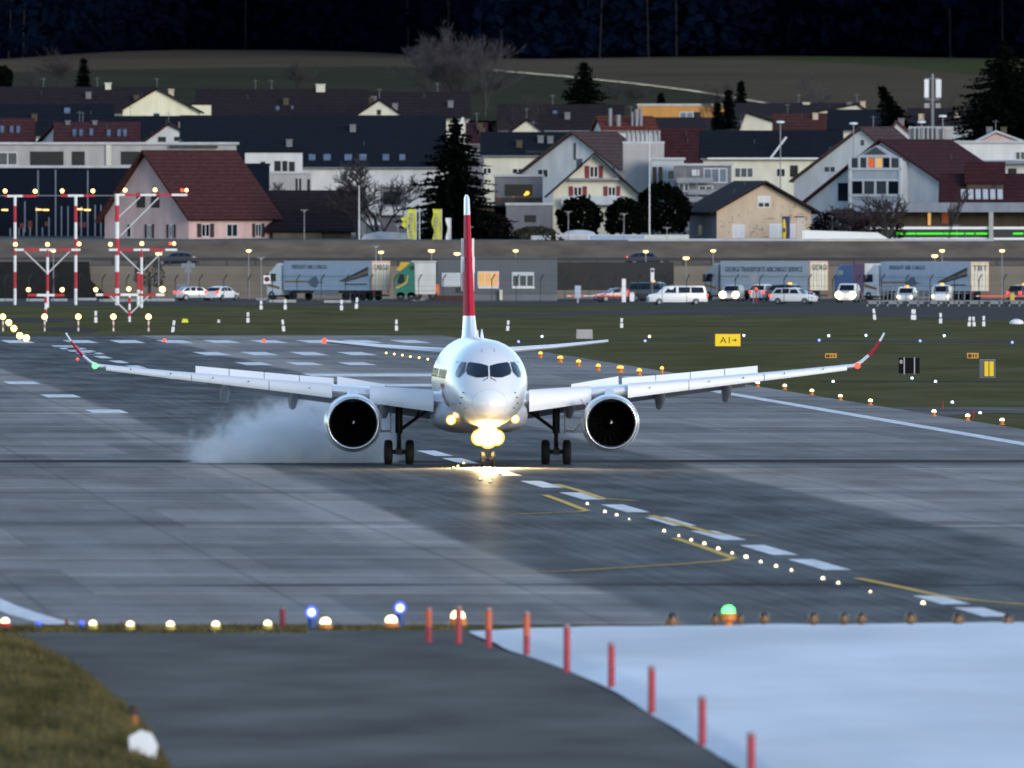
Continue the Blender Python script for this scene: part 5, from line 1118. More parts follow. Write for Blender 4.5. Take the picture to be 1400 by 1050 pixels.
# ================================================================ VEHICLES
LAMPHOT = lamp('dazzling_headlamp_glass', (1.0, 0.82, 0.42), 3.2)
def car(label, px, base, d, length, prof, wid, yaw, body, cat='car', name='parked_car', tails=False, heads=False, beacon=False, wheel_r=.33, glass_segs=None, group=None, xmir=1):
    """prof: roof line as (x, z) from front (x=-L/2) to rear; belt height; yaw 0 shows the left flank with nose to the left"""
    t = thing(name, label, cat, P(px, base, d), R(yaw), group); L_ = length/2; w_ = wid/2
    P_ = [(a*length-L_, z) for a, z in prof['line']]; belt = prof['belt']; mb = MB(); sts = []
    for x, z in P_:
        lo = .30; top = z; bz = min(belt, z); cab = max(0, z-belt)
        k = 1-.25*abs(x/L_)**6; wl = w_*k; wr = wl*(1-.16*min(1, cab/.5))
        sts.append([(-0+x, -wl*.96, lo), (x, -wl, bz*.6), (x, -wl*.98, bz), (x, -wr, max(bz+.001, top-.05)), (x, -wr*.85, max(bz+.002, top)), (x, wr*.85, max(bz+.002, top)), (x, wr, max(bz+.001, top-.05)), (x, wl*.98, bz), (x, wl, bz*.6), (x, wl*.96, lo)])
    n = 10; vs = [v for q in sts for v in q]; fs = []
    for i in range(len(sts)-1):
        for k in range(n): fs.append((i*n+k, i*n+(k+1) % n, (i+1)*n+(k+1) % n, (i+1)*n+k))
    fs += [tuple(range(n)), tuple(range((len(sts)-1)*n, len(sts)*n))]
    mb.add(vs, fs); bo = mb.build('body', body, t); smooth_angle(bo, 30)
    def yw(x, z):
        k = 1-.25*abs(x/L_)**6; return w_*k*(1-.16*min(1, max(0, z-belt)/.5)*1.0)
    for sg in (-1, 1):
        for poly in prof['glass']:
            pts = [(a*length-L_, z) for a, z in poly]
            m_ = MB(); A = [(x, sg*(w_*.985-(w_*.15)*min(1, max(0, z-belt)/.5)+.012), z) for x, z in pts]; B = [(x, sg*(abs(y)-.03), z) for x, y, z in A]; q = len(A)
            m_.add(A+B, [tuple(range(q)), tuple(range(q, 2*q))[::-1]]+[(i, (i+1) % q, q+(i+1) % q, q+i) for i in range(q)]); m_.build('side_window', GLASS, t)
        for wx in (prof['axles'][0]*length-L_, prof['axles'][1]*length-L_):
            tyre = MB().lathe([(-.11, .2), (-.12, wheel_r*.8), (-.08, wheel_r), (.08, wheel_r), (.12, wheel_r*.8), (.11, .2)], 16, 'y', (wx, sg*(w_-.10), wheel_r)).build('wheel', BLACK, t, smooth=True)
            MB().lathe([(-.13, .01), (-.125, .2), (.125, .2), (.13, .01)], 12, 'y', (wx, sg*(w_-.10), wheel_r)).build('rim', STEEL, tyre)
        hz = prof.get('lampz', .68)
        hl = MB().sphere((-L_-.02, sg*w_*.72, hz), .36 if heads == 2 else .15, 12).build('headlight', LAMPHOT if heads == 2 else LWHITE, t, smooth=True) if heads else MB().box(-L_-.04, -L_+.10, sg*w_*.72-.17, sg*w_*.72+.17, hz-.09, hz+.09).build('headlight', FRAME, t)
        MB().box(L_-.10, L_+.03, sg*w_*.76-.12, sg*w_*.76+.12, hz+.05, hz+.32).build('tail_light', LRED if tails else REDP, t)
    def screen(a, b, nm, off):
        (x0, z0), (x1, z1) = [(q[0]*length-L_, q[1]) for q in (a, b)]; o_ = off
        ya, yb = w_*.80, w_*.70
        MB().add([(x0+o_, -ya, z0), (x0+o_, ya, z0), (x1+o_, yb, z1), (x1+o_, -yb, z1), (x0, -ya, z0-.02), (x0, ya, z0-.02), (x1, yb, z1-.02), (x1, -yb, z1-.02)], [(0, 1, 2, 3), (7, 6, 5, 4), (0, 4, 5, 1), (1, 5, 6, 2), (2, 6, 7, 3), (3, 7, 4, 0)]).build(nm, GLASS, t)
    screen(*prof['ws'], 'windscreen', -.035); screen(*prof['rw'], 'rear_window', .035)
    MB().box(-L_-.015, -L_+.05, -.35, .35, .42, .52).build('number_plate', FRAME, t)
    MB().box(-L_*.99, L_*.99, -w_*.9, w_*.9, .2, .34).build('sill', BLACK, t)
    if beacon: MB().box(-.12, .12, -.20, .20, prof['top']+.01, prof['top']+.15).build('roof_beacon', LAMBER, t)
    return t
SUV = dict(line=[(0, .72), (.03, .85), (.24, 1.02), (.36, 1.60), (.5, 1.68), (.86, 1.62), (.97, 1.08), (1, .7)], belt=1.02, top=1.68, axles=(.18, .80), ws=((.255, 1.06), (.355, 1.56)), rw=((.968, 1.1), (.872, 1.56)),
  glass=[[(.31, 1.08), (.375, 1.52), (.52, 1.58), (.52, 1.08)], [(.54, 1.08), (.54, 1.58), (.70, 1.57), (.70, 1.08)], [(.72, 1.08), (.72, 1.56), (.84, 1.52), (.90, 1.10)]])
VAN = dict(line=[(0, .8), (.04, 1.05), (.18, 1.22), (.30, 1.85), (.4, 1.95), (.95, 1.93), (.99, 1.2), (1, .7)], belt=1.15, top=1.95, axles=(.17, .80), lampz=.8, ws=((.19, 1.24), (.295, 1.82)), rw=((.993, 1.2), (.957, 1.8)),
  glass=[[(.25, 1.22), (.33, 1.78), (.46, 1.82), (.46, 1.22)], [(.50, 1.22), (.50, 1.80), (.70, 1.80), (.70, 1.22)], [(.72, 1.22), (.72, 1.80), (.92, 1.78), (.94, 1.22)]])
HATCH = dict(line=[(0, .62), (.03, .75), (.26, .92), (.40, 1.38), (.55, 1.46), (.82, 1.38), (.96, .95), (1, .65)], belt=.92, top=1.46, axles=(.18, .82), ws=((.275, .96), (.39, 1.34)), rw=((.955, .98), (.835, 1.33)),
  glass=[[(.34, .98), (.42, 1.33), (.55, 1.38), (.55, .98)], [(.57, .98), (.57, 1.38), (.70, 1.36), (.70, .98)], [(.72, .98), (.72, 1.35), (.80, 1.31), (.88, .98)]])
CW = mat('white_car_paint', (0.72, 0.73, 0.74), .3, var=0, coat=.5); CD = mat('dark_blue_car_paint', (0.012, 0.02, 0.035), .2, var=0, coat=.6); CG = mat('dark_grey_car_paint', (0.05, 0.05, 0.06), .3, var=0, coat=.5); CS = mat('silver_car_paint', (0.38, 0.40, 0.43), .3, .3, var=0)
GP = 'cars and vans in the checkpoint lane'
car('white sport utility car side on in front of the lettered trailer', 1085, 416, 3270, 4.6, SUV, 1.85, 160, CW, group=GP, tails=True)
car('dark sport utility car with orange beacon behind the white side on car', 1080, 411, 3318, 4.8, SUV, 1.9, 150, CG, group=GP, beacon=True)
car('long white people carrier facing left behind the fence', 926, 417, 3262, 5.9, VAN, 1.95, 8, CW, 'van', 'parked_van', tails=True, group=GP)
car('dark van with amber beacon and red tail lamp behind the white people carrier', 893, 412, 3300, 5.0, VAN, 1.95, 158, CG, 'van', 'parked_van', tails=True, beacon=True, group=GP)
car('white car facing the camera with lamps on before the blue cargo trailer', 1240, 415, 3280, 4.3, SUV, 1.85, 84, CW, heads=True, beacon=True, group=GP)
car('white van facing the camera with amber beacon and one lamp lit', 1288, 416, 3275, 5.0, VAN, 2.0, 85, CW, 'van', 'parked_van', heads=True, beacon=True, group=GP)
car('car with two dazzling headlights in front of the lettered trailer cab', 1002, 412, 3300, 4.5, SUV, 1.85, 80, CS, heads=2, group=GP)
car('car with two dazzling headlights between the two trailers', 1160, 414, 3290, 4.7, VAN, 1.95, 82, CW, heads=2, group=GP)
car('white estate car seen from behind with red lamps at left', 303, 411, 3310, 4.4, HATCH, 1.8, -118, CW, tails=True, group=GP)
car('silver car half hidden behind the white estate car', 268, 411, 3330, 4.3, HATCH, 1.8, -160, CS, tails=True, group=GP)
car('dark car with red tail lamp cut by the right picture edge', 1401, 412, 3320, 4.6, SUV, 1.85, -120, CG, tails=True, beacon=True, group=GP)
car('dark car behind the red barrier line', 842, 413, 3330, 4.4, HATCH, 1.8, 20, CG, group=GP)
car('white car with red lamp between the dazzling lamps and the side on car', 1044, 411, 3322, 4.3, SUV, 1.8, -110, CW, tails=True, group=GP)
car('dark blue hatchback driving right on the upper road', 886, 363.5, 3431, 4.5, HATCH, 1.8, 180, CD, tails=True, heads=True, name='driving_car')
car('dark estate car on the upper road beside the striped masts', 240, 363.5, 3432, 4.5, HATCH, 1.8, 0, CD, name='driving_car')
# bright headlamps of the oncoming cars
for (px, py, r) in ((995, 401, .46), (1019, 402, .34), (1151, 403, .50), (1173, 404, .38)): pass
def truck(label, px_rear, base, d, th, body, cabm, text=None, rear_text=None, name='articulated_lorry', flash=True, plane_logo=True, tl=13.6, doorm=None, cab_only=False):
    """rear corner at px_rear; local x runs from cab (negative) to the rear doors at x = 0"""
    t = thing(name, label, 'lorry', P(px_rear, base, d), R(-th)); w_ = 2.55; z0, z1 = 1.05, 4.0
    tr = MB().box(-tl, -.05, 0, w_, z0, z1).build('trailer', body, t)
    MB().box(-tl+.0, 0, -.02, w_+.02, z1, z1+.06).build('roof_rim', FRAME, tr)
    MB().box(-tl, 0, -.03, -.003, 2.45, 2.50).build('side_rail', GREYM, tr)
    MB().box(-tl+1, -1, .2, w_-.2, .75, z0).build('chassis', DARK, tr)
    dm = doorm or W_CREAM
    for k in (0, 1): MB().box(-.05, .02, .06+k*(w_/2-.02), w_/2-.04+k*(w_/2), z0+.03, z1-.06).build('rear_door', dm, tr)
    MB().box(-.04, .035, 0, .06, z0, z1).box(-.04, .035, w_-.06, w_, z0, z1).box(-.04, .035, 0, w_, z1-.07, z1-.001).build('door_frame', ORANGE, tr)
    for y in (.5, .95, 1.6, 2.05): MB().tube([(.05, y, z0+.1), (.05, y, z1-.2)], .022, 6).build('lock_rod', GREYM, tr)
    for y in (.3, w_-.3): MB().box(.0, .05, y-.15, y+.15, .82, .98).build('tail_light', REDP, tr)
    MB().box(-.06, .0, .05, w_-.05, .45, .62).build('bumper_bar', DARK, tr)
    for x in (-1.6, -2.9, -4.2):
        for y in (.18, w_-.18): MB().lathe([(-.16, .2), (-.17, .42), (-.12, .5), (.12, .5), (.17, .42), (.16, .2), (.1, .02)], 16, 'y', (x, y, .5)).build('wheel', BLACK, tr, smooth=True)
    MB().box(-9.0, -5.2, .02, .1, .5, 1.0).build('side_guard', GREYM, tr)
    if flash:
        m_ = MB().prism([(-5.1, 1.95), (-.5, 3.5), (-.5, 3.18), (-4.6, 1.95)], -.03, -.003).prism([(-4.4, 1.92), (-.5, 2.85), (-.5, 2.6), (-4.0, 1.9)], -.03, -.003); m_.build('stripe', DARK, tr)
        MB().prism([(-4.55, 1.97), (-.5, 3.15), (-.5, 2.9), (-4.3, 1.95)], -.026, -.004).build('stripe', mat('tan_stripe', (.25, .15, .08), .5, var=0), tr)
        MB().box(-4.2, -.7, -.03, -.003, 1.62, 1.74).build('small_writing_line', DARK, tr)
    if plane_logo:
        MB().box(-13.4, -9.6, -.03, -.003, 1.85, 2.02).build('stripe', mat('ochre_stripe', (.28, .14, .04), .5, var=0), tr)
        MB().prism([(-9.9, 1.85), (-9.2, 2.35), (-8.6, 2.55), (-8.2, 1.95), (-7.2, 1.86), (-8.2, 1.78), (-8.6, 1.3), (-9.2, 1.4)], -.032, -.004).build('emblem', mat('slate_emblem', (.10, .13, .17), .5, var=0), tr)
    if text: lettering(text[0], text[1], text[2], mat('dark_lettering', (.03, .035, .05), .6, var=0), tr, Matrix.Translation((text[3], -.015, text[4])))
    if rear_text: lettering(rear_text, 2.1, .55, mat('dark_lettering', (.03, .035, .05), .6, var=0), tr, Matrix.Translation((.06, .22, 3.15)) @ Matrix.Rotation(R(90), 4, 'Z'))
    cx = -tl-.55
    cb = MB().prism([(cx, .55), (cx, 3.0), (cx-.1, 3.75), (cx-.5, 3.8), (cx-1.35, 3.1), (cx-1.75, 2.9), (cx-2.05, 1.9), (cx-2.15, .55)], .03, w_-.03).build('cab', cabm, t)
    MB().prism([(cx-1.62, 2.82), (cx-1.70, 2.80), (cx-2.06, 1.92), (cx-2.0, 1.92)], .2, w_-.2).build('windscreen', GLASS, cb)
    MB().prism([(cx-.75, 1.95), (cx-.75, 2.75), (cx-1.5, 2.75), (cx-1.85, 1.95)], .0, .028).build('side_window', GLASS, cb)
    MB().box(cx-1.9, cx-1.75, -.28, -.02, 1.9, 2.7).build('mirror', DARK, cb)
    MB().box(cx-2.2, cx-.3, .1, w_-.1, .35, .6).build('bumper', DARK, cb)
    MB().prism([(cx-.1, 1.15), (cx-2.0, 1.45), (cx-2.0, 1.75), (cx-.1, 1.35)], .0, .029).build('stripe', mat('ochre_stripe', (.28, .14, .04), .5, var=0), cb)
    for x in (cx-1.4, -tl+1.2):
        for y in (.18, w_-.18): MB().lathe([(-.16, .2), (-.17, .42), (-.12, .5), (.12, .5), (.17, .42), (.16, .2), (.1, .02)], 16, 'y', (x, y, .5)).build('wheel', BLACK, cb, smooth=True)
    for y in (.35, w_-.35): MB().box(cx-2.22, cx-2.1, y-.2, y+.2, .72, .9).build('headlight', FRAME, cb)
    return t
TB = mat('pale_blue_tarpaulin', (0.40, 0.46, 0.55), .5, var=.05); TW = mat('pale_grey_tarpaulin', (0.48, 0.50, 0.53), .5, var=.05)
truck('pale blue articulated lorry with slanting stripe and plane emblem, left of the green cab', 508, 411, 3352, 48, TB, CW, ('FREIGHT AIR CARGO', 5.4, .42, -12.3, 3.25), 'CARGO')
truck('pale grey articulated lorry lettered GEORGI with cream rear doors', 1107, 411, 3352, 48, TW, CS, ('GEORGI TRANSPORTE AIRCARGO SERVICE', 11.8, .52, -12.9, 2.95), 'GEORGI', flash=False, plane_logo=False)
truck('pale blue articulated lorry with slanting stripe and cream doors, furthest right', 1327, 412, 3352, 48, TB, CW, ('FREIGHT AIR CARGO', 5.4, .42, -12.3, 3.25), 'TBT')
t = truck('lorry with green and yellow cab and plain white trailer', 590, 411, 3362, 48, W_WHITE, W_WHITE, None, None, flash=False, plane_logo=False, tl=0.6, doorm=W_WHITE) if False else None
# green cab lorry seen nearly head on
t = thing('green_lorry', 'lorry with green and yellow cab towing a white box body', 'lorry', P(541, 411, 3345), R(0))
MB().box(1.9, 4.1, 3.2, 12.5, 1.0, 4.0).box(1.6, 4.2, 3.0, 12.5, 3.95, 4.05).build('white_box', W_WHITE, t)
gc = MB().prism([(0, .5), (0, 2.2), (.35, 3.3), (.55, 3.85), (1.95, 3.85), (2.0, .5)], 0, 2.2).build('cab', mat('green_cab_paint', (0.012, 0.14, 0.10), .3, var=.05), t)
MB().prism([(.02, 3.2), (.36, 3.5), (.5, 3.95), (1.5, 3.95), (1.0, 3.45), (.4, 3.0)], -.06, -.004).prism([(0.05, 1.2), (.9, 1.6), (1.2, 1.9), (1.3, 2.6), (1.18, 2.6), (1.05, 1.95), (.8, 1.72), (.05, 1.4)], -.05, -.004).build('yellow_band', mat('yellow_cab_paint', (0.55, 0.33, 0.02), .4, var=0), gc)
MB().prism([(.16, 1.8), (.40, 2.75), (.85, 2.7), (.9, 2.0), (.6, 1.75)], -.04, -.003).build('side_window', GLASS, gc); MB().box(1.6, 1.95, -.25, -.02, 3.2, 3.6).build('mirror', DARK, gc)
for x in (.5, 1.6): MB().lathe([(-.2, .1), (-.2, .45), (.2, .45), (.2, .1)], 14, 'y', (x, .2, .45)).build('wheel', BLACK, gc)
for x in (2.2, 3.8): MB().lathe([(-.2, .1), (-.2, .5), (.2, .5), (.2, .1)], 14, 'y', (x, 3.6, .5)).build('wheel', BLACK, t)
MB().box(1.95, 4.1, 3.0, 3.1, .65, .95).build('bumper_bar', FRAME, t)
# dark trailer with cream end
t = thing('dark_trailer', 'dark sided box trailer with a cream rear end behind the red barrier', 'trailer', P(743, 410, 3370), 0)
MB().box(1.35, 13.5, .9, 3.2, 1.0, 3.9).build('box_body', mat('dark_brown_tarpaulin', (0.018, 0.016, 0.017), .7, var=.2), t)
MB().box(.06, 1.33, .4, 2.9, 1.0, 3.85).build('rear_door', W_CREAM, t); MB().box(-.05, 1.4, .3, 3.2, 3.86, 3.98).build('roof_rim', GREYM, t); MB().box(0, 1.4, .5, 3, .5, .95).build('underrun', DARK, t)
# blue truck cab and white trailer end squeezed between the long trailers
t = thing('blue_lorry', 'blue lorry cab beside a narrow white trailer end, between the long trailers', 'lorry', P(1141, 411, 3380), 0)
MB().prism([(0, .6), (0, 2.6), (.3, 3.4), (.8, 3.75), (1.9, 3.75), (1.9, .6)], 0, 2.2).build('cab', mat('blue_cab_paint', (0.02, 0.06, 0.16), .3, var=0), t)
MB().prism([(.05, 2.6), (.35, 3.2), (.9, 3.1), (.9, 2.7)], -.05, -.003).build('windscreen', GLASSB, t)
MB().box(1.95, 3.1, .3, 2.5, .8, 3.8).build('dark_panel', mat('purple_side', (.06, .035, .09), .6, var=.1), t); MB().box(3.15, 5.3, 1.0, 6, .8, 3.85).build('white_box', W_WHITE, t)
for x in (.4, 2.4): MB().lathe([(-.2, .1), (-.2, .45), (.2, .45), (.2, .1)], 14, 'y', (x, .3, .45)).build('wheel', BLACK, t)

# checkpoint building of dark containers
t = thing('checkpoint_building', 'flat dark grey checkpoint building with one warm lit window', 'building', P(594, 411, 3362)); s = F/3362
def cbx(x0, x1, y0, y1, m_, nm, ya=0.0, yb=6.0, par=None): return MB().box((x0-594)/s, (x1-594)/s, ya, yb, (411-y1)/s, (411-y0)/s).build(nm, m_, par or t)
DC = mat('dark_container_panels', (0.085, 0.095, 0.11), .6, var=.08, scale=2, stretch=(4, 1, .2))
cw = cbx(594, 762, 354, 413, DC, 'wall'); cbx(592, 764, 352, 354, mat('dark_roof_edge', (.05, .055, .065), .5), 'roof', -.15, 6.1); cbx(593, 598, 354, 412, DARK, 'corner_post', -.08, -.004)
for (x0, x1, y0, y1, k) in ((653, 682, 371, 392, 'L'), (700, 730, 372, 392, 'g')):
    window(t, Matrix.Translation(((x0-594)/s, 0, (411-y1)/s)), (x1-x0)/s, (y1-y0)/s, k)
for (x, y) in ((663, 376), (680, 375.5), (669, 389), (680, 388)): MB().sphere(((x-594)/s, -.12, (411-y)/s), .07, 8).build('red_indicator', LRED, t)
cbx(654, 682, 392, 394.5, FRAME, 'sill', -.12, -.004); cbx(700, 731, 392, 394.5, FRAME, 'sill', -.12, -.004); cbx(700, 730, 372, 377, BLIND, 'blind', -.06, -.052)
cbx(604, 630, 373, 392, BLIND, 'notice_panel', -.1, -.01); cbx(623, 640, 376, 400, DARK, 'door', -.05, -.004); cbx(594, 640, 404, 412, mat('dark_red_base', (.05, .012, .014), .7), 'plinth', -.06, -.005); cbx(640, 762, 403, 413, W_MID, 'plinth', -.06, -.005); cbx(683, 687, 396, 410, W_CREAM, 'bollard', -.6, -.4)
o = MB().box(-.15, .25, -.2, .1, .6, 1.5).sphere((.05, -.1, 1.5), .2, 8).build('orange_beacon', LITO, loc=P(597, 411, 3350)); tag(o, 'small glowing orange lamp at the left corner of the checkpoint building', 'lamp')

# barrier booms
def barrier(label, px, base, d, x0, x1, py, segs, base_m):
    s = F/d; t = thing('barrier_gate', label, 'barrier', P(px, base, d)); z = (base-py)/s
    MB().box(-.22, .22, -.2, .2, 0, z+.35).build('housing', base_m, t)
    bm_ = MB().box((x0-px)/s, (x1-px)/s, -.06, .06, z-.05, z+.05).build('boom', WHITE, t)
    for (a, b) in segs: MB().box((a-px)/s, (b-px)/s, -.075, .075, z-.055, z+.055).build('lit_strip', lamp('red_strip_lamp', (1.0, .10, .08), .35), bm_)
barrier('checkpoint barrier with glowing red boom right of the cream trailer end', 864, 412, 3290, 775, 868, 404.5, [(780, 798), (812, 862)], WHITE)
barrier('checkpoint barrier with thin red boom before the right hand trailer doors', 1384, 412, 3290, 1335, 1405, 404.8, [(1338, 1380), (1388, 1400)], mat('yellow_housing', (.6, .42, .05), .5))
def simple(name, label, cat, mb, m, px, base, d): o = mb.build(name, m, loc=P(px, base, d)); return tag(o, label, cat)
simple('ticket_pillar', 'tall white pillar beside the glowing red boom', 'pillar', MB().box(-.2, .2, -.15, .15, 0, 2.35), WHITE, 853, 413, 3285)
simple('ticket_machine', 'pale blue ticket machine left of the barrier', 'machine', MB().box(-.3, .3, -.2, .2, .5, 1.75).box(-.08, .08, -.08, .08, 0, .5), TB, 790, 414, 3290)
t = thing('road_sign', 'square no entry style road sign at the nose of the left lorry', 'sign', P(365, 414, 3250)); MB().tube([(0, 0, 0), (0, 0, 2.6)], .05, 6).build('pole', GREYM, t); MB().box(-.35, .35, -.1, -.05, 1.9, 2.75).build('sign_board', WHITE, t); MB().lathe([(-.13, .001), (-.13, .26), (-.10, .26)], 16, 'y', (0, 0, 2.35)).build('sign_disc', mat('dark_red_disc', (.12, .01, .02), .5, var=0), t)
t = thing('road_sign', 'small violet and white sign pole above the white people carrier', 'sign', P(892, 413, 3288)); MB().tube([(0, 0, 0), (0, 0, 3.4)], .04, 6).build('pole', GREYM, t); MB().box(-.18, .18, -.1, -.05, 2.1, 3.4).build('sign_board', WHITE, t); MB().lathe([(-.13, .001), (-.13, .16), (-.10, .16)], 14, 'y', (0, 0, 3.15)).build('sign_disc', mat('violet_disc', (.1, .02, .12), .5, var=0), t)
t = thing('road_sign', 'grey triangular road sign seen from behind in front of the lettered trailer', 'sign', P(1030, 414, 3262)); MB().tube([(0, 0, 0), (0, 0, 2.9)], .05, 6).build('pole', GREYM, t); MB().prism([(-.55, 2.85), (.55, 2.85), (0, 1.9)], -.08, -.04).build('sign_board', GREYM, t)
t = thing('direction_sign', 'blue backed direction sign on a post near the tan wall', 'sign', P(257, 408, 3380)); MB().tube([(0, 0, 0), (0, 0, 3.6)], .12, 6).build('pole', GREYM, t); [MB().box(*q).build('sign_board', W_SLATE, t) for q in ((-.7, .7, -.1, 0, 3.2, 3.65), (-.35, .35, -.1, 0, 2.7, 3.1), (-1.2, -.1, -.1, 0, 1.2, 1.5))]
t = thing('traffic_signal', 'small traffic signal with a red light beside the white side on car', 'traffic light', P(1034, 414, 3266)); MB().tube([(0, 0, 0), (0, 0, 1.2)], .06, 6).build('pole', REDP, t); MB().box(-.15, .15, -.1, .1, 1.1, 1.6).build('signal_head', DARK, t); MB().sphere((0, -.12, 1.4), .13, 10).build('signal_lens', LRED, t)
# lying guard rail and trolleys at right
o = MB(); [o.box(x, x+1.5, 0, .3, .25, .5) for x in range(0, 18, 2)]; [o.box(x, x+.15, 0, .15, 0, .5) for x in range(0, 18, 1)]; o.box(0, 18, -.05, .02, .5, .62); o = o.build('guard_fence', GREYM, loc=P(1185, 419, 3210)); tag(o, 'low steel guard fence on short feet along the road at right', 'guard rail')
for i, (px, w_) in enumerate(((1213, 1.6), (1262, 2.2), (1310, 2.4))):
    m_ = MB(); [m_.tube([(x, 0, 0), (x+.1, 0, 1.9)], .05, 5) for x in [w_*k/4-w_/2 for k in range(5)]]; m_.tube([(-w_/2, 0, 1.1), (w_/2, 0, 1.1)], .04, 5).tube([(-w_/2, 0, 1.8), (w_/2, 0, 1.8)], .04, 5)
    simple('steel_rack', 'upright grey steel rack of posts, %s of three from the left' % ORD[i], 'rack', m_, GREYM, px, 416, 3240)

kb = MB()
for x0, x1, y in ((-30, 22, 412), (36, 62, 412), (70, 92, 412), (104, 132, 411), (136, 196, 412.5), (200, 240, 412), (350, 364, 411), (368, 405, 413.5), (408, 441, 411.5), (443, 480, 414), (488, 522, 411.5), (562, 590, 411.5)):
    a, b = G(x0, y), G(x1, y); kb.box(a.x, b.x, a.y, a.y+.3, 0, .28)
o = kb.build('kerb', mat('pale_kerb_stone', (.34, .35, .36), .7), kind='structure')

# ================================================================ PERIMETER FENCE
FEN = mat('dark_green_fence_steel', (0.010, 0.028, 0.024), .5, var=0)
df = 3185; sF = F/df; zt = 0
t = thing('perimeter_fence', 'dark green airfield perimeter fence with posts bent at the top', 'fence', P(700, 252+H*F/df, df))
for i in range(-21, 22):
    x = i*33.3/sF+.4
    MB().tube([(x, 0, 0), (x, 0, 2.75), (x+.32, -.25, 3.25)], .055, 6).build('post', FEN, t)
wr = MB()
for z in (.1, .7, 1.4, 2.1, 2.7): wr.tube([(-52, 0, z), (52, 0, z)], .009, 4)
for z, dx in ((2.95, -.1), (3.15, -.2)): wr.tube([(-52, dx, z), (52, dx, z)], .008, 4)
wr.build('wire', FEN, t)

# ================================================================ LAMPS
def street_lamp(label, px, py, d, base_z=0.0, lit=LWARM, r=.34, dbl=False, m=GREYM, head=0.12, group='street lamps along the road', pr=.07, flat=.45):
    p = P(px, py, d); t = thing('street_lamp', label, 'street lamp', (p.x, p.y, base_z), group=group); h = p.z-base_z
    MB().tube([(0, 0, 0), (0, 0, h-.05)], [pr, pr*.6], 8).build('pole', m, t)
    hd = MB().box(-.42, .42, -.25, .25, h+.10, h+.18).build('lamp_head', m, t)
    MB().sphere((0, -.02, h), r, 12, flat).build('lamp_glass', lit, hd, smooth=True)
    return t
lam = [(73, 343), (217, 347), (340, 343), (521, 345), (590, 343), (625, 347), (705, 343), (883, 344), (938, 353), (975, 343), (1278, 350), (1288, 343), (1370, 343)]
beside = ['between the left striped masts', 'by the right brace of the striped masts', 'left of the pale blue lorry', 'above the end of the left lorry', 'above the green cab', 'just left of the red tail fin', 'above the checkpoint building', 'above the dark blue hatchback', 'right of the dark blue hatchback, lower than its neighbours', 'above the lettered lorry cab', 'above the right blue trailer, the lower of two', 'above the right blue trailer, the higher of two', 'above the far right of the barrier']
for (px, py), b in zip(lam, beside): street_lamp('lit street lamp '+b, px, py, 3400, 0, lit=LWARM, r=.34 if py > 346 or px in (590, 625) else .27)
for px, py, l in ((514, 338, 'unlit street lamp with a small grey head behind the left lorry'), (28+329, 354, 'short white topped lamp post at the left lorry nose')):
    street_lamp(l, px, py, 3405, 0, lit=FRAME, r=.16)
for px, py, bz, l in ((416, 289, 333, 'small unlit street lamp before the brown barn'), (544, 309, 333, 'small unlit street lamp left of the yellow flags'), (777, 291, 326, 'small unlit street lamp in front of the left round bush'), (853, 294, 326, 'unlit lamp post with bent head before the second round bush'), (912, 313, 345, 'small blue white lamp post in front of the white site fence'), (1138, 297, 328, 'unlit lamp post right of the beige house'), (642, 312, 335, 'slim grey lamp post right of the tail fin'), (1308, 310, 345, 'grey lamp post before the green light band')):
    d = 3560; street_lamp(l, px, py, d, P(px, bz, d).z-2.0, lit=FRAME, r=.13, pr=.06)
for px, py, l, bz in ((1067, 167, 'tall street lamp with a broad pale head above the long white house', 250), (1167, 169, 'tall street lamp with a broad pale head left of the white gable', 240), (1289, 159, 'round topped pale lamp above the steel pipes', 190), (1260, 167, 'flat pale lamp head above the bright red roof', 190)):
    t = street_lamp(l, px, py, 3735, P(px, bz, 3735).z-8, lit=mat('pale_lamp_glass', (.6, .7, .75), .3, var=0, emit=(.75, .9, 1), estr=.1), r=.5, pr=.09, flat=.25)
for px, y0, y1, l in ((888, 183, 342, 'very tall thin pale flagpole beside the chalet'), (491, 255, 334, 'thin pale flagpole before the bare tree'), (573.5, 286, 334, 'flagpole right of the first yellow flag'), (759, 338, 352, 'short pale pole above the checkpoint building')):
    d = 3580; t = thing('flagpole', l, 'pole', P(px, y1, d)); MB().tube([(0, 0, -1), (0, 0, (y1-y0)*d/F)], [.09, .05], 8).build('pole', FRAME, t); MB().sphere((0, 0, (y1-y0)*d/F), .10, 8).build('finial', FRAME, t)
# lattice mast with a lit lamp, pylon sign, flags
t = thing('lattice_mast', 'white lattice mast carrying a lit lamp in front of the beige house', 'mast', P(1095, 345, 3470)); m_ = MB()
for x in (-.32, -.1, .12, .34): m_.tube([(x, 0, -.6), (x, 0, 3.7)], .035, 5)
for k in range(9): m_.tube([(-.32, 0, k*.42-.1), (.34, 0, k*.42+.15)], .022, 4)
m_.build('lattice', FRAME, t); MB().box(-.75, .45, -.05, .05, 3.72, 3.85).build('cross_arm', DARK, t); MB().sphere((0.02, -.3, .3), .36, 12, .6).build('lamp_glass', LWARM, t)
t = thing('pylon_sign', 'dark blue pylon sign with a yellow oval in front of the beige house', 'sign', P(1073, 345, 3480)); MB().box(-.30, .55, 0, .8, -.3, 3.85).build('sign_box', mat('dark_blue_sign', (.012, .02, .07), .4, var=0), t)
MB().sphere((-.10, -.05, 2.35), .24, 20, 5.2).build('yellow_oval', mat('yellow_sign', (.62, .42, .02), .5, var=0), t); MB().box(-.2, .05, -.32, -.28, 2.15, 2.6).build('sign_glyph', DARK, t)
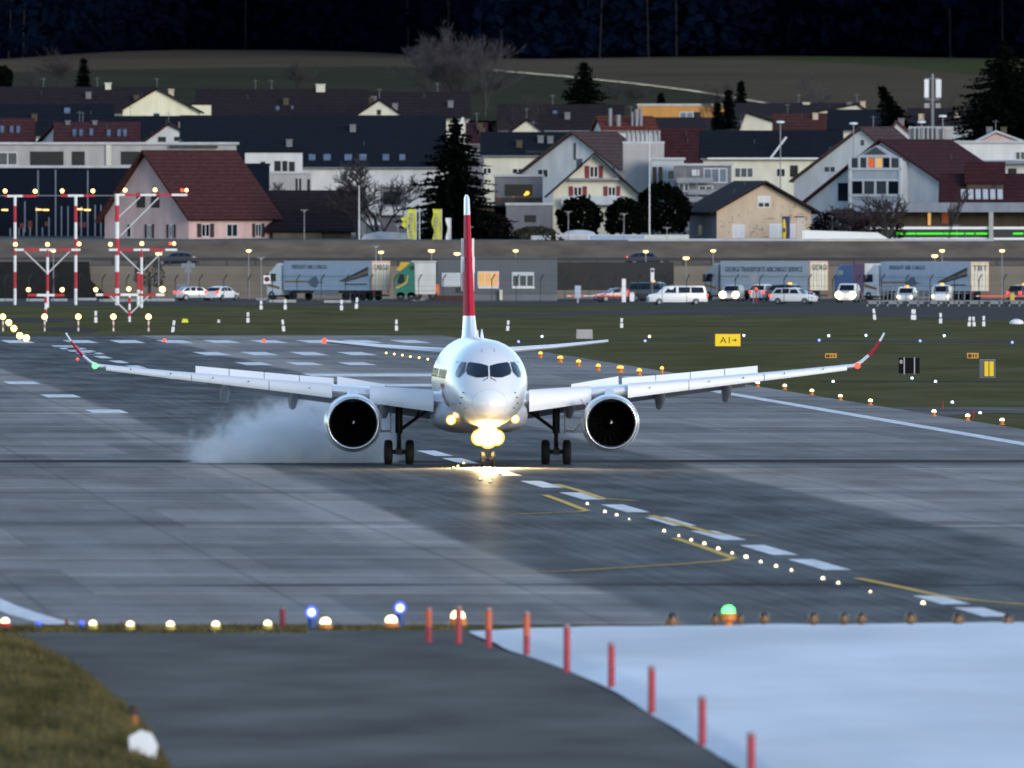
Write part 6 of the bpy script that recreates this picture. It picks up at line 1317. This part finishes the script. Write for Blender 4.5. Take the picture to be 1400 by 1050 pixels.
def flag(label, px, y0, y1, m_, wpx, seed, em=None):
    d = 3575; s = F/d; h = (y1-y0)/s; w_ = wpx/s; t = thing('banner_flag', label, 'flag', P(px, y1, d), group='banner flags by the fir tree'); rnd = random.Random(seed)
    MB().tube([(w_/2+.05, 0, -.6), (w_/2+.05, 0, h)], .05, 6).build('pole', FRAME, t); mb = MB(); n = 14; vs = []
    for j in range(n+1):
        z = h*j/n; sh = .12*math.sin(j*.9+seed); a = -w_/2*(.55+.45*(j/n)**.5)+sh
        for (x, y) in ((a, 0), (a*.4, .08), (w_/2, 0)): vs.append((x, y-.1*math.sin(j*.7), z))
    vs += [(x, y+.03, z) for x, y, z in vs]; q = 3*(n+1)
    for j in range(n):
        for i in range(2): mb.f.append((j*3+i, j*3+i+1, j*3+i+4, j*3+i+3)); mb.m.append(0); mb.f.append((q+j*3+i, q+j*3+i+3, q+j*3+i+4, q+j*3+i+1)); mb.m.append(0)
    mb.v = [Vector(v) for v in vs]; mb.build('cloth', m_, t, smooth=True)
    if em:
        e = MB(); [e.box(-.18+.07*math.sin(k*1.7+seed), .08+.07*math.sin(k+seed), -.16, -.12, h*.12+k*h*.1, h*.12+k*h*.1+h*.065) for k in range(8)]; e.build('emblem', em, t)
YF = mat('yellow_flag_cloth', (.52, .50, .03), .7, var=.1)
flag('yellow banner flag with grey emblem, left of the pair', 563, 286, 334, YF, 11, 1, mat('grey_emblem', (.25, .28, .32), .7)); flag('yellow banner flag with grey emblem, right of the pair', 597, 286, 335, YF, 12, 3, MATS['grey_emblem'])
flag('slim white banner flag left of the tail fin', 613, 298, 350, FRAME, 5, 5); flag('small yellow banner flag left of the yellow pair', 553, 297, 312, YF, 7, 7)
o = MB().prism([(-3.2, 0), (-2.6, .9), (-1, 1.25), (2, 1.1), (3.2, .6), (3.2, 0)], 0, 1.6).build('covered_boat', mat('pale_cover', (.26, .30, .36), .5, var=.3, scale=1), loc=P(530, 332, 3580)); tag(o, 'pale covered boat hull behind the wall under the bare tree', 'boat')

# ================================================================ APPROACH LIGHT MASTS
def mast(label, px, d, ptop, pbase, bars, lamps, braces=(), mw=.17, m=None, name='approach_light_mast'):
    s = F/d; t = thing(name, label, 'light mast', P(px, pbase, d), group='striped approach light masts'); h = (pbase-ptop)/s; X = lambda a: (a-px)/s; Z = lambda b: (pbase-b)/s
    if P(0, pbase, d).z > 0.05: MB().tube([(0, 0, -P(0, pbase, d).z), (0, 0, 0)], mw*.8, 8).build('footing', STR_Z, t)
    MB().tube([(0, 0, 0), (0, 0, h)], mw, 10).build('mast', m or STR_Z, t)
    for (a, b, y) in bars: MB().box(X(a), X(b), -.1, .1, Z(y)-.11, Z(y)+.11).build('crossbar', STR_X, t)
    for (a, y0, b, y1) in braces: MB().tube([(X(a), 0, Z(y0)), (X(b), 0, Z(y1))], .07, 6).build('brace', FRAME, t)
    for (a, y, m_, r) in lamps:
        ho = MB().tube([(X(a), 0, Z(y)-.45), (X(a), 0, Z(y)-.1)], .05, 6).build('lamp_stem', DARK, t); MB().sphere((X(a), -.05, Z(y)), r, 12).build('lamp_glass', m_, ho, smooth=True)
    return t
r = .20
mast('striped mast at far left with a crossbar of two lamps', 20.5, 3250, 268, 417, [(6, 50, 268)], [(7, 261, LWARM, r), (48, 261.5, LWARM, r)], mw=.14)
mast('striped mast, second from left, with a crossbar of two lamps', 103.5, 3250, 268, 417, [(83, 130, 267.5)], [(85, 261, LWARM, r), (127, 261, LWARM, r)], mw=.15)
mast('thickest striped mast with long upper crossbar and diagonal braces before the pink house', 160, 3235, 265, 417, [(157, 257, 266.5)], [(171, 260, LWARM, r), (212, 259.5, LWARM, r), (249, 260, LRED, r*.8), (255, 260, LWARM, r*.9)], [(162, 297, 192, 269), (165, 322, 217, 270)], mw=.21)
o = MB().tube([P(50, 267.5, 3251), P(83, 267.5, 3251)], .06, 6).tube([P(130, 267.5, 3251), P(157, 267.5, 3251)], .06, 6).tube([P(-20, 267.5, 3251), P(6, 267.5, 3251)], .06, 6).build('linking_cable', GREYM); tag(o, 'grey linking tube between the three tall striped masts', 'tube')
mast('striped V braced mast with three lamps on its crossbar, between the two left masts', 65, 3180, 341, 421, [(20, 110, 341.5)], [(21, 334, LWARM, r), (65, 334, LWARM, r), (108, 333.5, LWARM, r)], [(34, 344, 63, 372), (95, 344, 67, 372)], mw=.13)
mast('striped V braced mast with three lamps right of the thickest mast', 193.5, 3180, 341, 421, [(149, 242, 341.5)], [(151, 334, LWARM, r), (194, 333, LWARM, r), (233, 333, LRED, r*.7), (238, 333, LWARM, r*.85)], [(164, 344, 191, 370), (222, 344, 196, 370)], mw=.13)
mast('striped mast footed by its neighbour, short and doubled', 189, 3210, 372, 419, [], [], mw=.15)
mast('low striped mast with a two lamp crossbar at left', 62.5, 2860, 404, 440, [(38, 88, 403.5)], [(39, 396, LWARM, r*1.0), (85, 396, LWARM, r)], mw=.12, m=STR_ZS)
mast('low striped V braced mast with three lamps before the grass', 177, 2850, 404, 441, [(131, 225, 403)], [(131, 396, LWARM, r), (176, 395, LWARM, r), (222, 395.5, LWARM, r*1.35)], [(150, 404, 175, 428), (204, 404, 179, 428)], mw=.11, m=STR_ZS)
STR_ZP = stripes('red_white_post_bands', 'Z', .55, (.7, .66, .62), (.40, .16, .13))
def stick_light(label, px, py, pb, m_=LWARM, r=.24, name='approach_light', band=True, cat='approach light', group='low approach lights on banded posts'):
    d = dist(pb); s = F/d; h = (pb-py)/s; t = thing(name, label, cat, P(px, pb, d), group=group); MB().tube([(0, 0, 0), (0, 0, h-r*.6)], .075, 6).build('post', STR_ZP if band else GREYM, t); MB().sphere((0, 0, h), r, 12).build('lamp_glass', m_, t, smooth=True); return t
for i, px in enumerate((4, 61, 107, 155, 203)): stick_light('banded post light before the runway end, %s from the left' % ORD[i], px, 433, 453)
for i, (px, py) in enumerate(((12, 441), (19, 449), (27, 459), (36, 462))): stick_light('yellow light of the slanting row at the far left, %s from the top' % ORD[i], px, py, py+6, r=.26, band=False, group='slanting row of lights at far left')
# marker posts standing in the grass
def marker(label, px, y0, y1, wpx=4.5, m=WHITE, tilt=0.0):
    d = dist(y1); s = F/d; h = (y1-y0)/s; w_ = wpx/s/2; t = thing('marker_post', label, 'marker post', P(px, y1, d), group='white marker posts in the grass'); M = Matrix.Rotation(R(tilt), 4, 'Y')
    MB().box(-w_, w_, -w_, w_, -.05, h*.45, M).box(-w_*.8, w_*.8, -w_*.8, w_*.8, h*.6, h, M).build('post', m, t); MB().box(-w_*.7, w_*.7, -w_*.7, w_*.7, h*.45, h*.6, M).build('dark_band', GREYM, t)
mk = [(131, 425, 441, 'below the low V braced mast', 0), (236, 438, 454, 'with bent top near the yellow lump', 8), (388, 437, 453, 'left of the tailplane tip', -6), (542, 437, 452, 'left of the fuselage', 0), (694, 438, 452, 'right of the tail fin', 4), (850, 435, 448, 'above the right tailplane tip', 0), (339, 427, 441, 'left of the pale blue lorry shadow', 0), (1196, 422, 437, 'left of the thick marker', -6), (1286, 428, 442, 'right of the thick marker', 0), (1325, 433, 446, 'first of the close pair at right', 5), (1332, 433, 446, 'second of the close pair at right', -5), (1345, 432, 446, 'right of the close pair', 0), (390, 409, 423, 'under the lorry nose', 0), (467, 410, 424, 'under the middle of the left lorry', 0), (487, 407, 422, 'under the rear of the left lorry', 5), (357, 411, 423, 'far left under the lorry cab', 0), (299, 437, 441, 'tiny stub right of the yellow lump', 0)]
for px, y0, y1, l, tl_ in mk: marker('small white marker post '+l, px, y0, y1, 4, tilt=tl_)
marker('thick short white marker block with dark top', 1249, 423, 437, 7)
simple('white_dome', 'flat white dome housing in the grass at the right edge', 'dome', MB().sphere((0, 0, .1), .62, 14, .55), WHITE, 1390, 443, dist(443))
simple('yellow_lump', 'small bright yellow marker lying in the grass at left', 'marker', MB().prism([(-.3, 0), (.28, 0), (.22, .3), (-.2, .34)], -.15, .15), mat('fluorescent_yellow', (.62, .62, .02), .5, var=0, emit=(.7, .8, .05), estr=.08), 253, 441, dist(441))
o = simple('concrete_block', 'grey concrete box in the grass behind the right tailplane', 'block', MB().prism([(-.65, -.02), (.65, -.02), (.62, .72), (-.6, .72)], -.35, .35), W_GREY, 799, 463, dist(463))
# taxiway lights on the grass and far lamps
def dot(label, px, py, m_, r=.13, group='small taxiway lights', name='taxiway_light'):
    d = dist(py+3.0); s = F/d; t = thing(name, label, 'taxiway light', P(px, py+3, d), group=group); MB().lathe([(0, .10), (.06, .10), (.08, .04), (3/s-r, .03)], 8, 'z').build('base', DARK, t); MB().sphere((0, 0, 3/s), r, 10).build('lamp_glass', m_, t, smooth=True)
    return t
for i, (px, py) in enumerate(((741, 460), (888, 460), (1017, 458.5), (1133, 459), (1184, 458.5), (1291, 459))): 
    dot('white taxiway light in the grass beyond the plane, %s from the left' % ORD[i], px, py, LCOOL if i != 1 else LWHITE, .10)
for i, (px, py) in enumerate(((709, 467), (882, 466), (1120, 465), (1258, 466), (1384, 468))): dot('blue taxiway light along the service lane, %s from the left' % ORD[i], px, py, lamp('violet_blue_lamp_glass', (.25, .30, 1.0), 1.0), .10)
for i, (px, py) in enumerate(((1033, 521), (1139, 521.5), (1247, 517), (1279, 521.5), (1302, 550), (1340, 564.5))): dot('blue white taxiway light near the right runway edge, %s from the left' % ORD[i], px, py, LCOOL, .09)
# runway edge lights: white lamp on an orange body
def edge_light(label, px, py, r=.14, body=ORANGE, lit=LWHITE, name='edge_light', tall=.34, group='runway edge lights'):
    d = dist(py+tall/2*F/1700); p = G(px, 0) if False else P(px, py+tall*.55*F/d, d); t = thing(name, label, 'edge light', (p.x, p.y, 0.02), group=group)
    MB().lathe([(0, r*1.2), (.03, r*1.2), (.05, r*.75), (tall*.45, r*.8), (tall*.5, r*1.05), (tall*.62, r*1.0)], 14, 'z').build('lamp_body', body, t, smooth=False)
    MB().lathe([(tall*.60, r*.98), (tall*.8, r), (tall*.95, r*.7), (tall*1.02, .01)], 14, 'z').build('lamp_glass', lit, t, smooth=True); return t
EL = [(1003, 521.5), (1036, 525), (1073, 529), (1110, 536), (1149, 543.5), (1190, 550), (1277, 565), (1323, 571), (1370, 577)]
for i, (px, py) in enumerate(EL): edge_light('white topped orange edge light along the right runway edge, %s from the left' % ORD[i], px, py, r=.12)
for i, (px, py, q) in enumerate(((739, 484, .14), (766, 490, .19), (791, 495.5, .16), (818, 501.5, .15), (848, 504, .22), (874, 508, .16), (905, 505, .12))): edge_light('amber glowing edge light between fuselage and right wing, %s from the left' % ORD[i], px, py, r=q, lit=LAMBER, tall=.45, group='amber edge lights')
for i, (px, py) in enumerate(((606, 586), (614, 587), (629, 587), (602, 586), (528, 484.5), (539, 486), (550, 487.5), (561, 489.5), (573, 491), (585, 493))): dot('tiny white light on the runway, seen past the airliner' if False else ('tiny warm light on the runway under the %s' % ('fuselage' if i < 4 else 'left tailplane'))+', %s in its row' % ORD[i if i < 4 else i-4], px, py-2, LWARM, .10 if i in (2, ) else .07, group='tiny runway lights')
for i, (px, py) in enumerate(((225, 467), (361, 467.5))): dot('red runway end light among the threshold bars, %s from the left' % ORD[i], px, py-1.5, LRED, .14, name='runway_end_light')
dot('red runway end light left of the left winglet', 106, 491, LRED, .10, name='runway_end_light')
CLN = [(803, 692, 1), (827, 703, 1.2), (843, 707.5, 1.1), (860, 713, .5), (908, 729.5, 1.1), (928, 736, .7), (945, 742, 1), (963, 747, 1.2), (982, 754, 1.2), (1001, 760, .8), (1020, 765.5, 1.4), (1040, 772, .9), (1061, 778, 1), (1082, 783.5, .8), (1125, 795, 1.1), (1146, 801, .9), (1190, 813, .6), (1262, 829, 1.2)]
for i, (px, py, q) in enumerate(CLN):
    p = G(px, py); t = thing('centre_light', 'white inset light beside the centre dashes, %s from the aircraft' % ORD[i], 'runway light', (p.x, p.y, .035), group='inset centre line lights')
    MB().lathe([(0, .11), (.02, .10), (.035, .07)], 12, 'z').build('fitting', GREYM, t); MB().sphere((0, -.02, .06), .05*q, 8).build('lamp_glass', LWHITE, t, smooth=True)
for i, (px, py) in enumerate(((620, 642), (634, 636), (626, 640), (657, 657), (684, 650), (670, 660), (672, 655))):
    p = G(px, py); t = thing('centre_light', 'small inset light glinting on the runway below the nose, %s of the cluster' % ORD[i], 'runway light', (p.x, p.y, .035), group='inset centre line lights')
    MB().lathe([(0, .11), (.02, .10), (.035, .07)], 12, 'z').build('fitting', GREYM, t); MB().sphere((0, -.02, .05), .05, 8).build('lamp_glass', LWARM, t, smooth=True)
# signs
def sign(label, name, x0, x1, y0, y1, pb, m_, text=None, legs=True, cat='sign', thick=.25, tc=None):
    d = dist(pb); s = F/d; t = thing(name, label, cat, P((x0+x1)/2, pb, d)); w_ = (x1-x0)/s; z0, z1 = (pb-y1)/s, (pb-y0)/s
    b = MB().box(-w_/2, w_/2, 0, thick, z0, z1).build('sign_box', m_, t)
    MB().box(-w_/2-.03, w_/2+.03, .03, thick+.03, z0-.03, z1+.03).build('sign_frame', tc or ORANGE, t)
    if legs: MB().box(-w_*.35, -w_*.3, .05, .12, -.02, z0).box(w_*.3, w_*.35, .05, .12, -.02, z0).build('leg', DARK, t)
    return t, w_, z0, z1
YL = lamp('lit_yellow_sign_face', (1.0, .74, .01), .30)
t, w_, z0, z1 = sign('lit yellow taxiway sign reading A1 with an arrow', 'taxiway_sign', 978, 1012, 457, 473, 475, YL)
lettering('A1', w_*.40, (z1-z0)*.52, mat('sign_lettering', (.10, .05, .0), .5, var=0), t, Matrix.Translation((-w_*.32, -.02, z0+(z1-z0)*.24)))
MB().box(w_*.16, w_*.34, -.02, -.004, (z0+z1)/2-.03, (z0+z1)/2+.03).prism([(w_*.28, (z0+z1)/2+.14), (w_*.37, (z0+z1)/2), (w_*.28, (z0+z1)/2-.14)], -.021, -.005).build('arrow', MATS['sign_lettering'], t)
for (x0, x1, y0, y1, pb, l) in ((1128, 1144, 483, 489.5, 494, 'small orange guidance sign behind the right wing'), (1322, 1338, 482.5, 490, 495, 'small orange guidance sign on a foot, above the yellow paned box')):
    t, w_, z0, z1 = sign(l, 'guidance_sign', x0, x1, y0, y1, pb, mat('orange_sign_face', (.60, .28, .02), .5, var=.05), tc=DARK)
    MB().box(-w_*.38, -w_*.12, -.02, -.003, z0+.06, z1-.08).box(0, w_*.10, -.02, -.003, z0+.08, z1-.1).box(w_*.22, w_*.34, -.02, -.003, z0+.08, z1-.1).build('glyphs', DARK, t)
t, w_, z0, z1 = sign('black backed board with grey uprights at the right, lower than the yellow sign', 'black_board', 1229, 1257, 489.5, 510, 512, mat('black_board_face', (.004, .0045, .006), .6, var=0, spec=.1), tc=BLACK)
for x in (-.24, .26): MB().box(w_*x-.04, w_*x+.04, -.06, -.003, z0-.08, z1+.05).build('upright', W_GREY, t)
MB().box(-w_*.46, -w_*.32, -.04, -.003, z1-.35, z1-.12).build('label_plate', W_GREY, t)
t, w_, z0, z1 = sign('dark box with two bright yellow panes near the right edge', 'pane_box', 1340, 1360, 492, 516, 518, mat('grey_box_face', (.10, .10, .11), .5), tc=GREYM)
for (a, b) in ((-.20, .07), (.14, .42)): MB().box(w_*a, w_*b, -.05, -.003, z0+.08, z1-.1).build('yellow_pane', lamp('lit_yellow_pane', (1.0, .72, .01), .26), t)
for i, (px, y0, y1) in enumerate(((1289, 547, 560), (1331, 558, 572))):
    simple('red_stake', 'thin red stake beside the right runway edge, %s from the left' % ORD[i], 'stake', MB().tube([(0, 0, 0), (0, 0, .45)], .025, 6), REDP, px, y1, dist(y1))

# ================================================================ FOREGROUND POSTS AND LAMPS
RPOST = mat('red_marker_tube', (.38, .035, .05), .55, var=.12, scale=3); RPOSTD = mat('dark_red_tube', (.22, .015, .03), .55, var=.1); REFL = mat('orange_reflector', (.55, .09, .03), .4, var=0)
def rpost(label, px, y0, y1, w_=.085, refl=False, m=RPOST):
    d = dist(y1); h = (y1-y0)*d/F; t = thing('marker_tube', label, 'marker post', P(px, y1, d), group='red marker tubes'); MB().lathe([(0, w_*1.5), (.04, w_*1.4), (.05, w_), (h-.04, w_*.95), (h, w_*.5), (h+.005, .001)], 12, 'z').build('tube', m, t, smooth=False)
    MB().lathe([(h*.93, w_*1.02), (h*.985, w_*1.02)], 12, 'z').build('cap_ring', GREYM, t)
    if refl: MB().lathe([(h*.45, w_*1.04), (h*.9, w_*1.04)], 12, 'z').build('reflector', REFL, t)
    return t
for i, (px, y0, y1, rf) in enumerate(((586, 830, 879, True), (627, 828, 880, False), (668, 830, 886, True), (720, 835, 898, True), (775, 853, 920, False), (836, 878, 944, False), (891, 910, 978, False), (960, 951, 1021, False), (1027, 1001, 1070, False))):
    rpost('red marker tube along the snow edge, %s from the left' % ORD[i], px, y0, y1, refl=rf)
rpost('short dark red tube left of the blue lamp posts', 386, 830, 860, .08, m=RPOSTD); rpost('tiny dark red stub by the curved white line', 91, 846, 857, .05, m=RPOSTD); rpost('tiny dark red stub between the small yellow lights', 167, 849, 857, .04, m=RPOSTD)
BL = mat('blue_lamp_post_paint', (.01, .05, .22), .4, var=.05)
for px, y0, y1, l in ((426, 831, 861, 'blue lamp post with ringed white lens, left of the two'), (547, 825, 858, 'blue lamp post with ringed white lens, right of the two')):
    d = dist(y1); s = F/d; h = (y1-y0)/s; t = thing('blue_lamp_post', l, 'taxiway light', P(px, y1, d), group='blue lamp posts'); MB().lathe([(0, .13), (.04, .12), (h-.22, .115), (h-.1, .15), (h, .14)], 14, 'z').build('post', BL, t)
    MB().lathe([(-.16, .001), (-.17, .06), (-.155, .10)], 16, 'y', (0, 0, h-.12)).build('lens', LCOOL, t); MB().lathe([(-.15, .08), (-.165, .135), (-.14, .16), (-.1, .16)], 16, 'y', (0, 0, h-.12)).build('lens_ring', LBLUE, t); MB().lathe([(h-.16, .14), (h+.04, .08), (h+.05, .001)], 14, 'z').build('dome', LBLUE, t)
def big_lamp(label, px, py, r, lit=LWHITE, body=ORANGE, group='orange bodied lamps on the near verge', post=True):
    pb = max(py+11, 858); d = dist(pb); s = F/d; h = (pb-py)/s; t = thing('verge_lamp', label, 'edge light', P(px, pb, d), group=group)
    MB().lathe([(0, r*.8), (.03, r*.7), (max(.05, h-r*1.5), r*.5), (max(.06, h-r*1.2), r*1.25), (h-r*.2, r*1.15)], 16, 'z').build('lamp_body', body, t); MB().lathe([(h-r*.2, r*.95), (h+r*.4, r*.9), (h+r*.8, r*.5), (h+r*.9, .001)], 16, 'z').build('lamp_glass', lit, t, smooth=True)
for i, (px, py, r) in enumerate(((445, 851, .15), (535, 849, .17), (626, 843, .20))): big_lamp('lit orange bodied lamp near the blue posts, %s of three from the left' % ORD[i], px, py, r)
big_lamp('green topped orange lamp at the far edge of the snow', 996, 836, .19, lit=LGREEN)
YB = mat('yellow_lamp_body', (.62, .45, .08), .5)
for i, (px, py) in enumerate(((127, 853), (178, 854), (233, 854), (295, 854), (366, 853))): big_lamp('small yellow white light in the thin verge, %s from the left' % ORD[i], px, py, .105, body=YB, group='small lights in the thin verge')
big_lamp('small white light at the left picture edge by the mound', 7, 850, .12, body=REDP)
for i, (px, py) in enumerate(((53, 852), (112, 852))): big_lamp('small blue light by the curved white line, %s from the left' % ORD[i], px, py, .08, lit=LBLUE, body=BL, group='small blue lights in the verge')
UNL = mat('unlit_orange_lamp', (.16, .07, .015), .5, var=.2); UNT = mat('unlit_lamp_glass', (.05, .03, .02), .2, var=0)
for i, (px, py, r) in enumerate(((919, 844, .16), (978, 843, .12), (1012, 843, .10), (1045, 842, .13), (1112, 842, .13), (1154, 842, .12), (1178, 842, .12), (1245, 842, .14), (1310, 843, .14), (1378, 844, .13))): big_lamp('unlit orange lamp behind the snow edge, %s from the left' % ORD[i], px, py, r, lit=UNT, body=UNL, group='unlit lamps behind the snow')
t = thing('striped_stake', 'orange and black banded stake by the grass mound', 'stake', G(183, 1003)); MB().tube([(0, 0, 0), (0, 0, .62)], .085, 10).build('stake', mat('orange_stake', (.35, .12, .02), .6), t); MB().tube([(0, 0, .40), (0, 0, .63)], .09, 10).build('dark_band', mat('dark_brown_band', (.05, .02, .015), .6), t)
t = thing('white_block', 'white leaning marker block at the foot of the grass mound', 'marker block', G(196, 1047)); MB().prism([(-.26, 0), (.22, -.05), (.30, .42), (.18, .66), (-.05, .74), (-.30, .6)], -.2, .2).build('block', mat('white_plastic', (.75, .77, .8), .5, var=.04), t); MB().box(-.15, .25, -.25, .25, -.02, .06).build('foot', BLACK, t)
